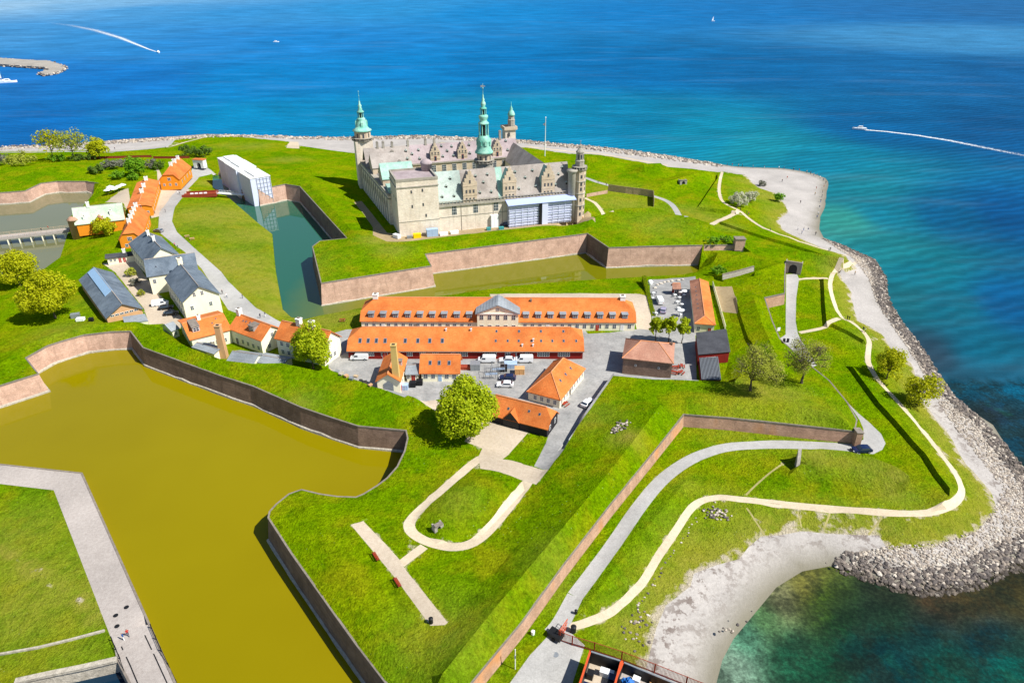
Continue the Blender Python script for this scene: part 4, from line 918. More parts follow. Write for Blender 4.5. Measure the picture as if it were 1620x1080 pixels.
o=cs.build('chimney_stack',['tan','dark']); o.location=(g_.x,g_.y,4.6); tag(o,'free standing tan brick chimney stack between the two orange roofs at the left','chimney')
# white gate
gc=P(315,266,4.5); gr=empty('town_gate',(gc.x,gc.y,4.5),R(-12),'small white gate with dark archway at the far end of the road','gate')
def archwall(b,w,h,t,ow,oh_,n=8,mi=0):
    """wall in xz with an arched opening"""
    pts=[(-ow/2,0)]+[(-ow/2*math.cos(math.pi*k/n),oh_-ow/2+ow/2*math.sin(math.pi*k/n)) for k in range(n+1)]+[(ow/2,0)]
    for yy,fl in((0,1),(t,0)):
        vs=[];
        for x,z_ in pts: vs.append((x,yy,z_))
        k0=len(vs); vs+= [(-w/2,yy,0),(-w/2,yy,h),(w/2,yy,h),(w/2,yy,0)]
        m=len(pts)//2
        fs=[tuple([k0,k0+1]+list(range(m,-1,-1)))[::1],tuple([m,k0+1,k0+2]),tuple([k0+2,k0+3]+list(range(len(pts)-1,m-1,-1)))]
        if fl==0: fs=[f[::-1] for f in fs]
        b.add(vs,fs,mi)
    b.add([(x,0,z_) for x,z_ in pts]+[(x,t,z_) for x,z_ in pts],[(i,i+1,i+1+len(pts),i+len(pts)) for i in range(len(pts)-1)],mi)
    b.add([(-w/2,0,0),(-w/2,t,0),(-w/2,t,h),(-w/2,0,h)],[(3,2,1,0)],mi); b.add([(w/2,0,0),(w/2,t,0),(w/2,t,h),(w/2,0,h)],[(0,1,2,3)],mi); b.add([(-w/2,0,h),(w/2,0,h),(w/2,t,h),(-w/2,t,h)],[(0,1,2,3)],mi)
wb=MB(); archwall(wb,6.2,4.4,3.0,2.6,3.0); wb.build('wall','white',gr); tb=MB(); tb.box((-3.4,-.3,4.4),(3.4,3.3,4.7)); tb.build('roof','tile',gr); db=MB(); db.box((-1.35,1.6,0),(1.35,1.8,3.0)); db.build('archway_shade','dark',gr)  # dark sheet put in for the shade inside the archway
# ------------------------------------------------------------------ castle
CO=P(633,375,8.5); CR=P(923,345,8.5); cd=(CR-CO); CL=cd.length; CA=math.atan2(cd.y,cd.x); CU=cd/CL; CV=Vector((-CU.y,CU.x,0))
castle=empty('castle',(CO.x,CO.y,8.5),CA,'great four winged sandstone castle with green copper spires, above the moat','castle')
Z=lambda z_:z_-8.5
def stone(name,c1,c2,blk=True):
    k=N(name); p=k.pos(); a=k.noise(p,.25,5,.7); b=k.noise(k.pos((1,1,2.5)),1.1,4,.7)
    col=k.mix(k.ramp(a,[(.3,0.0),(.7,1.0)]),c1,c2); col=k.mix(1.0,col,k.ramp(b,[(.25,.78),(.7,1.1)]),'MULTIPLY')
    st=k.noise(k.pos((.9,.9,.08)),1.0,4,.7); col=k.mix(k.ramp(st,[(.52,0.0),(.72,.42)]),col,tuple(x*.5 for x in c1)); pk=k.noise(p,.12,5,.7); col=k.mix(k.ramp(pk,[(.5,0.0),(.7,.35)]),col,(c1[0]*.72,c1[1]*.66,c1[2]*.6)); k.bump(b,.08); return k.fin(col,.9)
M['limestone']=stone('pale_limestone',(.66,.57,.47),(.80,.72,.61)); M['sandstone']=stone('warm_sandstone',(.50,.40,.29),(.64,.53,.41)); M['greystone']=stone('weathered_grey_stone',(.30,.28,.24),(.42,.39,.33))
def cb(name,boxes,mat,parent=castle,shear=False):
    b=MB(); T=Matrix.Shear('XY',4,(0,0)) if False else None
    for q in boxes:
        a,c=q[0],q[1]
        if shear:
            x0,y0,z0=a;x1,y1,z1=c; b.prism([(x0-.07*y0,y0),(x1-.0*y0,y0),(x1-.0*y1,y1),(x0-.07*y1,y1)],z0,z1)
        else: b.box(a,c)
    return b.build(name,mat,parent)
# stone block tower at the near corner
tb=cb('corner_block',[((0,0,-1),(16,16,Z(30)))],'limestone')
cb('parapet',[((-.25,-.25,Z(27.6)),(16.25,0,Z(28.0))),((-.25,0,Z(27.6)),(0,16.25,Z(28.0))),((16,0,Z(27.6)),(16.25,16,Z(28))),((-.12,-.12,Z(30)),(16.12,.5,Z(31.0))),((-.12,.5,Z(30)),(.5,16,Z(31))),((15.5,.5,Z(30)),(16.12,16,Z(31))),((.5,15.5,Z(30)),(15.5,16,Z(31)))],'greystone',tb)
cb('roof',[((.5,.5,Z(29.9)),(15.5,15.5,Z(30.25)))],'leadpink',tb)
bt_=MB(); bt_.lathe([(2.2,0),(2.2,2.6),(2.5,2.7),(2.3,3.4),(1.4,4.2),(.3,4.6)],12,(14.5,13.5,Z(30.2))); bt_.build('stair_turret','leadpink',tb,True)
for u_,z_ in((5.6,25.3),(9.9,25.6),(5.6,19.6),(9.9,20),(10.8,15.6)):
    put('window',win_mesh(.6,1.2,1,2,'coping'),tb,(u_,-.02,Z(z_)))
for v_ in (3,8,13): put('window',win_mesh(.6,1.3,1,2,'coping'),tb,(-.02,v_,Z(22)),-math.pi/2)
# string courses
cb('string_course',[((-.1,-.1,Z(14.2)),(16.1,0,Z(14.45))),((16.1,.9,Z(14.2)),(70,1,Z(14.45)))],'greystone')
# front wing
fw=cb('front_wing',[((16,1,-1),(72,13,Z(19.6)))],'limestone')
cb('gallery',[((16,.55,Z(19.0)),(72,1,Z(19.6))),((16,.45,Z(18.6)),(72,.75,Z(19.0)))]+[((16+q*1.4,.6,Z(19.6)),(16.25+q*1.4,.85,Z(20.5))) for q in range(40)]+[((16,.55,Z(20.5)),(72,.9,Z(20.7)))],'greystone',fw)
for u0,u1 in((16,26.2),(26.2,40.8),(40.8,43.5),(43.5,57),(57,72)):
    mt='copperpale' if u0 in(16,) else ('copper' if u0==40.8 else 'lead')
    roofsolid([(u0,1.2,Z(20)),(u1,1.2,Z(20)),(u1,7,Z(31)),(u0,7,Z(31)),(u1,12.8,Z(20)),(u0,12.8,Z(20))],[(0,1,2,3),(3,2,4,5)],fw,mt,'roof')
def gable(parent,u,v0,zb,ze,zt,w,face,wall,rf,depth,roofz,wins,red=False,uq=None):
    """stepped gable dormer; face -1 looks towards the front"""
    root=MB(); y=v0; n=4
    root.box((u-w/2,y,zb),(u+w/2,y+.5,ze))
    for q in range(n): f0=1-q/n; root.box((u-w/2*f0,y,ze+(zt-ze)*q/n),(u+w/2*f0,y+.5,ze+(zt-ze)*(q+1)/n-.002))
    for q in range(n+1):
        f0=1-q/n
        for sg in ((-1,1) if q<n else (1,)): root.lathe([(.16,0),(.2,.3),(.05,.9)],5,(u+sg*w/2*f0,y+.25,ze+(zt-ze)*q/n))
    for zz in(ze-.3,(zb+ze)/2-.3): root.box((u-w/2-.1,y-.1,zz),(u+w/2+.1,y-.002,zz+.25))
    g=root.build('gable',wall,parent)
    body=MB(); body.box((u-w/2+.15,y+.5,zb),(u+w/2-.15,y+depth,ze-.2)); body.build('dormer_body',rf,g)
    ya,yb=y+.5,y+depth
    roofsolid([(u-w/2,ya,ze-.2),(u,ya,zt-1.0),(u+w/2,ya,ze-.2),(u-w/2,yb,ze-.2),(u,yb,zt-1.0),(u+w/2,yb,ze-.2)],[(3,4,1,0),(4,5,2,1)],g,rf,'gable_roof',.15)
    for zz,n_ in wins:
        for q in range(n_): put('window',win_mesh(.7,1.3,1,2,'coping'),g,(u+(q-(n_-1)/2)*1.45,y-.02,zz))
    if red: put('window',win_mesh(1.1,2.2,1,1,'redpaint'),g,(u,y-.03,red))
    return g
for u_ in(28.9,45.2,61.6): gable(fw,u_,.9,Z(18.9),Z(26.2),Z(31.8),5.6,1,'sandstone','lead' if u_<30 else 'copper',6.2,0,[(Z(20.0),3),(Z(23.2),3),(Z(27.0),1)])
def castlepix(px,py,v0,z0,v1,z1):
    """where the sight line meets the plane through (v0,z0)-(v1,z1)"""
    n=(CU).cross(CV*(v1-v0)+Vector((0,0,z1-z0))); q=CO.copy(); q.z=0; q=q+CV*v0+Vector((0,0,z0)); C=Vector((0,0,H)); d=ray(px,py); t_=(q-C).dot(n)/d.dot(n); w_=C+d*t_-Vector((CO.x,CO.y,0))
    return (w_.dot(CU),w_.dot(CV),Z(w_.z))
def lucarne(parent,x,y,z_,s=1,w_=.9):
    b=MB(); b.box((x-w_/2,y,z_-.2),(x+w_/2,y+1.0*s,z_+.75)) if s>0 else b.box((x-w_/2,y-1,z_-.2),(x+w_/2,y,z_+.75))
    yy=y-.01*s; b.add([(x-w_/2+.12,yy-.01*s,z_),(x+w_/2-.12,yy-.01*s,z_),(x+w_/2-.12,yy-.01*s,z_+.6),(x-w_/2+.12,yy-.01*s,z_+.6)],[(0,1,2,3)],1)
    b.add([(x-w_/2-.15,y-.15*s,z_+.75),(x+w_/2+.15,y-.15*s,z_+.75),(x,y-.15*s,z_+1.35),(x-w_/2-.15,y+1.5*s,z_+.75),(x+w_/2+.15,y+1.5*s,z_+.75),(x,y+1.5*s,z_+1.35)],[(0,1,2),(5,4,3),(0,2,5,3),(1,4,5,2)],2)
    return b.build('small_dormer',['lead','dark','copperpale'],parent)
for zx,zy in((690,655),(665,705),(640,770),(715,765),(850,640),(925,630),(900,680),(878,745),(950,740),(1100,615),(1210,605),(1165,650),(1125,720),(1232,705),(1398,585),(1375,628),(1425,682),(1355,695)):
    lucarne(fw,*castlepix(540+zx/4,120+zy/4+1,1.2,20,7,31))
for u_ in(22.3,31.0,39.5): put('window',win_mesh(2.0,3.8,3,3,'frame'),fw,(u_,.98,Z(15.0)))
for u_ in(46,53,60,67): put('window',win_mesh(2.0,3.8,3,3,'frame'),fw,(u_,.98,Z(15.0)))
for u_ in(25.0,38.2,42.0): cb('downpipe',[((u_,.86,-1),(u_+.12,.98,Z(18.6)))],'coping',fw)
# courtyard side of the far wing
rw=cb('far_wing',[((-3,60,-1),(68,74,Z(22)))],'sandstone')
for u0,u1,mt in((-4,17,'lead'),(17,69,'leadpink')): roofsolid([(u0,59.6,Z(21.9)),(u1,59.6,Z(21.9)),(u1,67,Z(28.8)),(u0,67,Z(28.8)),(u1,74.4,Z(21.9)),(u0,74.4,Z(21.9))],[(0,1,2,3),(3,2,4,5)],rw,mt,'roof')
for q in range(9):
    u_=22+q*4.9; put('window',win_mesh(2.1,4.2,3,4,'frame'),rw,(u_,59.98,Z(16.2)))
cb('cornice',[((17,59.5,Z(21.2)),(68,60,Z(21.8)))],'greystone',rw)
for u_ in(27.9,40.9,57.9): gable(rw,u_,60.1,Z(21.8),Z(25.6),Z(30.2),4.6,1,'sandstone','lead',5.6,0,[(Z(25.0),3),(Z(27.2),1)],Z(22.3))
for zx,zy in((410,480),(490,475),(450,500),(420,530),(498,530),(635,450),(700,452),(672,480),(645,515),(712,510),(810,442),(815,495),(1042,417),(1055,475)):
    lucarne(rw,*castlepix(540+zx/4,120+zy/4+1,59.6,22,67,28.8))
for px,zt in((596.5,31),(606,31),(620,30.6),(645,30.8),(673,31),(687,31),(791,32.5)):
    u_=castlepix(px,228,66.9,20,67.1,40)[0]; chimney(rw,u_,67,Z(28),Z(zt),1.0,'greystone',d=1.2)
# right wing (its inner slope is in shade)
gw=cb('right_wing',[((61.5,12.8,-1),(73,60.2,Z(20.5)))],'limestone')
roofsolid([(61.2,10,Z(20.4)),(67.2,8,Z(27.4)),(73.3,10,Z(20.4)),(61.2,62,Z(20.4)),(67.2,64,Z(27.4)),(73.3,62,Z(20.4))],[(0,1,4,3)[::-1],(1,2,5,4)[::-1]],gw,'lead','roof')
for q in range(8): put('window',win_mesh(1.8,4.5,2,4,'frame'),gw,(61.48,17+q*5.2,Z(13.5)),-math.pi/2)
for q in range(3):
    b=MB(); b.box((62.6,26+q*3.2,Z(22.2)),(63.8,26.9+q*3.2,Z(23.6))); b.build('small_dormer','copperpale',gw)
# left wing, slightly askew, in shade on its outer side
lw=cb('left_wing',[((0,16,-1),(12,74,Z(20.4)))],'limestone',shear=True)
def shv(l): return [(x-(.07*y if x<6 else 0),y,z_) for x,y,z_ in l]
roofsolid(shv([(.8,16,Z(20)),(5.9,16,Z(24)),(12.4,16,Z(20)),(.8,75,Z(20)),(5.9,75,Z(24)),(12.4,75,Z(20))]),[(0,1,4,3)[::-1],(1,2,5,4)[::-1]],lw,'lead','roof')
cb('gallery',[((-.25,16,Z(19.0)),(.35,74,Z(19.5))),((-.1,16,Z(20.4)),(.3,74,Z(21.2)))],'greystone',lw,True)
for v_ in np.arange(19,73,4.4):
    cb('pilaster',[((-.22-.07*v_,v_-.25,-1),(.1-.07*v_,v_+.25,Z(19)))],'greystone',lw)
for v_ in np.arange(21.2,72,4.4): put('window',win_mesh(1.2,2.6,2,3,'coping'),lw,(-.02-.07*v_,v_,Z(14.5)),-math.pi/2-.07)
for v0,v1,mt,zr_ in((29,41,'copper',29.2),(49,61,'lead',28.8)):
    xx=-.07*v0+.9
    cr=cb('cross_wing',[((xx,v0,Z(18)),(12,v1,Z(24)))],'sandstone',lw); vm=(v0+v1)/2
    roofsolid([(xx-.2,v0-.3,Z(23.9)),(12.3,v0-.3,Z(23.9)),(12.3,vm,Z(zr_)),(xx-.2,vm,Z(zr_)),(12.3,v1+.3,Z(23.9)),(xx-.2,v1+.3,Z(23.9))],[(0,1,2,3),(3,2,4,5)],cr,mt,'roof')
    gg=MB()
    for x_ in(xx+.01,11.7): gg.add([(x_,v0,Z(24)),(x_,v1,Z(24)),(x_,vm,Z(zr_)-.2),(x_+.28,v0,Z(24)),(x_+.28,v1,Z(24)),(x_+.28,vm,Z(zr_)-.2)],[(2,1,0),(3,4,5),(0,3,5,2),(1,2,5,4)])
    gg.build('gable_wall','sandstone',cr)
    chimney(lw,8.5,v1+2.5,Z(21),Z(27.5),1.4,'greystone',d=1.4)
cb('low_roof',[((-.5,17,Z(20)),(11,27,Z(22.6)))],'copper',lw)
# towers
def balus(parent,cx,cy,r,z_,n=12,mat='greystone'):
    b=MB(); b.lathe([(r*.9,z_-.8),(r*1.12,z_-.3),(r*1.15,z_),(r*1.0,z_)],n,(cx,cy,0))
    for k_ in range(n*2): a=math.pi*k_/n; b.bar((cx+r*1.1*math.cos(a),cy+r*1.1*math.sin(a),z_),(cx+r*1.1*math.cos(a),cy+r*1.1*math.sin(a),z_+.85),.12,4)
    b.lathe([(r*1.07,z_+.85),(r*1.15,z_+.85),(r*1.15,z_+1.02),(r*1.07,z_+1.02)],n,(cx,cy,0)); return b.build('balustrade',mat,parent)
def lantern(parent,cx,cy,r,z0,z1,n=8,mat='verdigris'):
    b=MB(); b.lathe([(r*.55,z0),(r*.55,z1)],n,(cx,cy,0),1)
    for k_ in range(n): a=2*math.pi*k_/n+.2; b.bar((cx+r*.85*math.cos(a),cy+r*.85*math.sin(a),z0),(cx+r*.85*math.cos(a),cy+r*.85*math.sin(a),z1),.11*r,5)
    return b.build('lantern',[mat,'dark'],parent)
def lat(parent,name,prof,c,mat,n=12,ph=0.0,smooth=True):
    b=MB(); b.lathe([(r_,Z(z_)) for r_,z_ in prof],n,(c[0],c[1],0),0,ph); return b.build(name,mat,parent,smooth)
# great spire tower
GX,GY=39.6,18.0
gs=lat(castle,'spire_tower',[(3.7,8),(3.7,30.4),(3.9,30.6)],(GX,GY),'greystone',8,.39,False); balus(gs,GX,GY,3.8,Z(30.8),8)
lat(gs,'drum',[(3.0,30.8),(3.0,34.4)],(GX,GY),'sandstone',8,.39,False)
for k_ in range(8):
    a=2*math.pi*k_/8+.39+.39; put('window',win_mesh(.8,1.9,1,2,'coping'),gs,(GX+2.82*math.cos(a),GY+2.82*math.sin(a),Z(31.6)),a+math.pi/2)
lat(gs,'copper_bell',[(3.3,34.3),(3.75,34.5),(3.7,35.0),(3.1,35.8),(2.85,37.2),(2.75,38.8),(3.0,40.0),(2.3,40.6),(2.2,41.4)],(GX,GY),'verdigris',16)
for k_ in range(8):
    a=2*math.pi*k_/8; b=MB(); b.box((-.45,-.3,0),(.45,.3,1.5)); b.add([(-.55,-.35,1.5),(.55,-.35,1.5),(0,-.35,2.2),(-.55,.35,1.5),(.55,.35,1.5),(0,.35,2.2)],[(0,1,2),(5,4,3),(0,2,5,3),(1,4,5,2)]); o=b.build('bell_dormer','verdigris',gs); o.location=(GX+2.75*math.cos(a),GY+2.75*math.sin(a),Z(37.6)); o.rotation_euler=(0,0,a+math.pi/2)
lantern(gs,GX,GY,2.2,Z(41.3),Z(46.0))
lat(gs,'copper_canopy',[(2.3,45.9),(2.2,46.3),(1.5,46.9),(1.5,47.6),(1.95,48.6),(1.9,49.2),(1.2,49.5)],(GX,GY),'verdigris',12)
lantern(gs,GX,GY,1.35,Z(49.4),Z(51.8)); lat(gs,'spire_tip',[(1.5,51.7),(1.3,52.1),(.7,52.5),(1.05,53.4),(.95,54.1),(.5,54.6),(.6,55.3),(.25,56.0),(.3,56.8),(.1,57.3),(.07,59.2),(.25,59.35),(.25,59.6),(.05,59.8),(.05,61.2)],(GX,GY),'verdigris',10)
b=MB(); b.box((-.9,-.05,0),(.2,.05,.7)); b.box((.2,-.05,.15),(.9,.05,.5)); o=b.build('weather_vane','metal',gs); o.location=(GX,GY,Z(59.9))
# left tower
LX,LY=-2.4,79
lt=cb('trumpet_tower',[((LX-4,LY-4,-1),(LX+4,LY+4,Z(30.0)))],'limestone'); balus(lt,LX,LY,4.6,Z(30.4),8)
lat(lt,'drum',[(3.9,30.2),(3.9,34.6)],(LX,LY),'sandstone',8,.39,False)
for k_ in range(8):
    a=2*math.pi*k_/8+.78; put('window',win_mesh(.8,1.8,1,2,'coping'),lt,(LX+3.64*math.cos(a),LY+3.64*math.sin(a),Z(31.6)),a+math.pi/2)
lat(lt,'copper_roof',[(4.3,34.3),(4.5,34.7),(3.3,35.4),(2.6,36.6),(2.4,38.4),(1.9,39.4),(2.05,39.7),(1.5,40.2)],(LX,LY),'verdigris',16)
for k_ in range(4):
    a=math.pi/2*k_; b=MB(); b.box((-.5,-.5,0),(.5,.5,1.9)); b.prism([(-.6,-.6),(.6,-.6),(.6,.6),(-.6,.6)],1.9,2.9,0,.1); o=b.build('corner_pinnacle','verdigris',lt); o.location=(LX+2.3*math.cos(a),LY+2.3*math.sin(a),Z(36.4)); o.rotation_euler=(0,0,a)
lantern(lt,LX,LY,1.5,Z(40.1),Z(42.6)); lat(lt,'spire_tip',[(1.75,42.5),(1.6,43.0),(.9,43.6),(1.0,44.2),(.6,44.7),(.9,45.6),(.4,46.2),(.35,47.2),(.08,47.8),(.06,49.6),(.25,49.8),(.05,50.1),(.05,51.5),(.22,51.7),(.05,52)],(LX,LY),'verdigris',10)
# rear right tower
bx,by=67.4,72
bk=cb('square_tower',[((bx-2.6,by-2.6,-1),(bx+2.6,by+2.6,Z(32.6)))],'limestone'); cb('parapet',[((bx-3.3,by-3.3,Z(32.3)),(bx+3.3,by-2.7,Z(33.8))),((bx-3.3,by-2.7,Z(32.3)),(bx-2.7,by+3.3,Z(33.8))),((bx+2.7,by-2.7,Z(32.3)),(bx+3.3,by+3.3,Z(33.8))),((bx-2.7,by+2.7,Z(32.3)),(bx+2.7,by+3.3,Z(33.8)))],'sandstone',bk)
lat(bk,'turret',[(1.7,32.5),(1.7,36.4),(1.9,36.6),(1.5,36.8),(1.45,38.6)],(bx+1.2,by),'greystone',8,.39,False)
for v_,zz in((-2.92,29.2),(-2.92,26)): put('window',win_mesh(1.0,1.9,1,2,'coping'),bk,(bx-.9,by+v_,Z(zz)))
lat(bk,'copper_dome',[(1.8,38.5),(1.75,39.2),(1.3,40.4),(.6,41.1),(.7,41.7),(.3,42.6),(.08,43.2),(.05,44.9)],(bx+1.2,by),'verdigris',12)
# front right stair tower
rx,ry=75.3,1.6
rt=lat(castle,'stair_tower',[(2.7,7),(2.7,28.3),(2.9,28.6)],(rx,ry),'sandstone',8,.39,False); balus(rt,rx,ry,2.8,Z(29.2),8)
lat(rt,'pier',[(1.6,7),(1.6,27.5),(1.9,28.2),(2.3,28.6),(2.3,29.3)],(71.6,.4),'greystone',12)
for z_ in(19,14,24): lat(rt,'band',[(2.72,z_),(2.9,z_+.1),(2.9,z_+.4),(2.72,z_+.5)],(rx,ry),'greystone',8,.39,False)
for z_ in(10,12.6,16,20.5,22.6,25.6):
    for a in(-math.pi/2,-math.pi/4,0): put('window',win_mesh(.8,1.4,1,2,'coping'),rt,(rx+2.52*math.cos(a),ry+2.52*math.sin(a),Z(z_)),a+math.pi/2)
lat(rt,'lantern_tower',[(1.8,29.2),(1.8,32.2),(2.0,32.4),(1.6,32.7),(1.55,35.6),(1.8,35.8),(1.6,36.2),(.9,37.0),(.5,37.4),(.45,38.2),(.1,38.6),(.06,40.0),(.2,40.1),(.05,40.4)],(rx,ry),'greystone',8,.39,False)
for a in(-math.pi/2,-math.pi/4,0,-3*math.pi/4): put('window',win_mesh(.7,1.8,1,1,'coping'),rt,(rx+1.46*math.cos(a),ry+1.46*math.sin(a),Z(33.2)),a+math.pi/2)
# scaffold on the front
sr=empty('facade_scaffolding',(CO.x,CO.y,8.5),CA,'blue white sheeted scaffolding standing against the castle front','scaffolding')
M['sheet']=plain('white_scaffold_sheet','ccd2ea',.5,var=.05); M['sheetblue']=plain('blue_tarpaulin_roof','a9b8ee',.4,var=.08); M['net']=plain('grey_scaffold_net','b4b8cc',.7,var=.2,sc_=.8)
b=MB(); b.box((44.0,-2.4,0),(70.5,.2,9.6)); b.build('netting','net',sr)
b=MB(); b.add([(43.2,-3.6,9.3),(72.4,-3.6,9.3),(72.4,.45,10.4),(43.2,.45,10.4),(43.2,-3.6,9.5),(72.4,-3.6,9.5),(72.4,.45,10.7),(43.2,.45,10.7)],[(3,2,1,0),(4,5,6,7),(0,1,5,4),(1,2,6,5),(2,3,7,6),(3,0,4,7)]); b.build('sheet_roof','sheetblue',sr)
b=MB()
for q in range(11): x=44+q*2.65; b.bar((x,-2.7,0),(x,-2.7,9.4),.09,5)
for q in range(5): b.bar((43.6,-2.7,.9+q*2.1),(70.9,-2.7,.9+q*2.1),.10,5)
b.build('poles','sheet',sr)
b=MB(); [b.box((44,-2.62,1.9+q*2.1),(70.6,-2.42,2.35+q*2.1)) for q in range(4)]; b.build('walk_boards','sheet',sr)
b=MB(); b.box((56.6,-3.2,0),(57.5,-2.4,9.3)); b.build('lift_shaft','blackmetal',sr)
b=MB(); b.box((57.7,-3.3,0),(60.2,-2.4,9.5)); b.build('stair_bay','sheet',sr)
# wrapped scaffolding in the moat
f0=P(413,325,.8); f1=P(363,291,.8); dv=f1-f0; La=dv.length; an=math.atan2(dv.y,dv.x)
wr=empty('wrapped_scaffolding',(f0.x,f0.y,.8),an,'tall white wrapped scaffolding with stepped roofs, standing in the castle moat','scaffolding')
for x0,x1,y0,y1,h_ in((0,.36*La,-6.5,3.0,13.2),(.36*La,.72*La,-6.0,4.0,14.2),(.72*La,La*1.04,-6.5,3.0,13.6)):
    b=MB(); b.box((x0,y0,0),(x1-.02,y1,h_)); o=b.build('wrapped_bay','sheet',wr)
    c=MB(); c.box((x0-.2,y0-.2,h_),(x1+.1,y1+.2,h_+.25)); c.box((x0+1.5,y0+1.5,h_+.25),(x1-1.5,y1-2.6,h_+.9)); c.build('sheet_roof','frame',o)
    rb=MB()
    for q in range(int((x1-x0)/1.6)): rb.bar((x0+.6+q*1.6,y1+.05,0),(x0+.6+q*1.6,y1+.05,h_),.08,4)
    rb.build('sheet_ribs','net',o)
b=MB()
for q in range(5): b.bar((-.15,-6.2+q*1.6,0),(-.15,-6.2+q*1.6,13),.09,5)
for q in range(7): b.bar((-.15,-6.4,1+q*1.9),(-.15,.5,1+q*1.9),.07,5)
b.build('end_poles','metal',wr)
# ------------------------------------------------------------------ vegetation
def leaf_mat(name,c1,c2,c3):
    k=N(name); p=k.pos(); a=k.noise(p,.45,4,.7); g=k.n('ShaderNodeNewGeometry')
    col=k.mix(k.ramp(a,[(.35,0.0),(.65,1.0)]),c1,c2); col=k.mix(k.ramp(g.outputs['Random Per Island'],[(.55,0.0),(1.0,.8)]),col,c3)
    k.set(k.b.inputs['Base Color'],col); k.b.inputs['Roughness'].default_value=.7
    tr=k.n('ShaderNodeBsdfTranslucent'); k.set(tr.inputs[0],col); mx=k.n('ShaderNodeMixShader'); mx.inputs[0].default_value=.45
    k.t.links.new(k.b.outputs[0],mx.inputs[1]); k.t.links.new(tr.outputs[0],mx.inputs[2]); k.t.links.new(mx.outputs[0],k.t.nodes['Material Output'].inputs[0]); return k.m
M['leaf']=leaf_mat('spring_leaves',(.30,.40,.004),(.42,.50,.004),(.56,.60,.01))
M['leafyellow']=leaf_mat('yellow_green_leaves',(.38,.42,.002),(.50,.52,.003),(.64,.62,.01))
M['leafdark']=leaf_mat('dark_leaves',(.08,.16,.02),(.13,.22,.025),(.22,.30,.05))
M['leafgreen']=leaf_mat('mid_green_leaves',(.14,.32,.01),(.20,.42,.012),(.30,.50,.02))
M['leafbuds']=leaf_mat('young_buds',(.34,.39,.03),(.42,.46,.05),(.50,.50,.10))
M['leafgrey']=leaf_mat('grey_shrub_leaves',(.17,.18,.13),(.25,.25,.19),(.32,.33,.26))
M['blossom']=leaf_mat('white_blossom',(.55,.54,.42),(.66,.65,.52),(.45,.50,.25))
M['bark']=speck('bark',(.085,.065,.045),(.15,.12,.085),1.5,.1)
def crown_mesh(w,h,n,leaf,seed,hollow=.45,lobes=26,open_=0.0):
    r_=random.Random(seed); v=[];f=[]
    L_=[]
    for i in range(lobes):
        a=r_.uniform(0,6.283); e_=math.asin(r_.uniform(-.75,1)); rr=r_.choice((r_.uniform(.40,.75),r_.uniform(.6,.92)))
        L_.append((Vector((math.cos(a)*math.cos(e_)*w/2*rr,math.sin(a)*math.cos(e_)*w/2*rr,math.sin(e_)*h/2*rr)),r_.uniform(.14,.30)*min(w,h)))
    L_.append((Vector((0,0,0)),.33*min(w,h)))
    for i in range(n):
        c,R_=L_[r_.randrange(lobes+1)]
        d=Vector((r_.gauss(0,1),r_.gauss(0,1),r_.gauss(0,1))).normalized(); p_=c+d*R_*(r_.uniform(hollow,1)**.6); p_.z*=1.0
        if open_ and noise.noise(p_*.55+Vector((seed,0,0)))>.25-open_: continue
        u=Vector((r_.gauss(0,1),r_.gauss(0,1),r_.gauss(0,.5))).normalized(); nn=(d+Vector((r_.gauss(0,.6),r_.gauss(0,.6),r_.gauss(.4,.5)))).normalized(); t_=nn.cross(u).normalized(); u=t_.cross(nn)
        s=leaf*r_.uniform(.6,1.25); k=len(v); v+= [p_-u*s-t_*s*.5,p_-t_*s*.8+u*.1*s,p_+u*s-t_*s*.4,p_+u*s*.8+t_*s*.7,p_-u*s*.5+t_*s*.8]; f.append((k,k+1,k+2,k+3,k+4))
    me=bpy.data.meshes.new('crown'); me.from_pydata([tuple(q) for q in v],[],f); me.update(); return me,L_
def trunk_mb(h,r0,tips,seed,twigs=0,wig=.5):
    b=MB(); r_=random.Random(seed); prev=Vector((0,0,-.6)); top=Vector((r_.uniform(-.4,.4),r_.uniform(-.4,.4),h)); rr=r0*1.35
    pts=[]
    for q in range(1,6):
        p_=Vector((0,0,0)).lerp(top,q/5)+Vector((r_.uniform(-.12,.12),r_.uniform(-.12,.12),0)); r2=r0*(1-.13*q); b.bar(prev,p_,rr,7,0,r2); prev=p_; rr=r2; pts.append(p_)
    for tp in tips:
        s_=pts[r_.randrange(2,5)]; m_=s_.lerp(tp,.5)+Vector((r_.uniform(-.3,.3),r_.uniform(-.3,.3),.4)); b.bar(s_,m_,r0*.42,5,0,r0*.26); b.bar(m_,tp,r0*.26,5,0,r0*.08)
        for _ in range(twigs):
            a=m_.lerp(tp,r_.uniform(.2,1)); e_=a+Vector((r_.gauss(0,1),r_.gauss(0,1),r_.uniform(-.1,1))).normalized()*r_.uniform(.8,2.2); b.bar(a,e_,.05,3,0,.02)
            for _ in range(2): c=a.lerp(e_,r_.uniform(.4,1)); b.bar(c,c+Vector((r_.gauss(0,1),r_.gauss(0,1),r_.uniform(0,1))).normalized()*r_.uniform(.4,1.0),.03,3,0,.01)
    return b
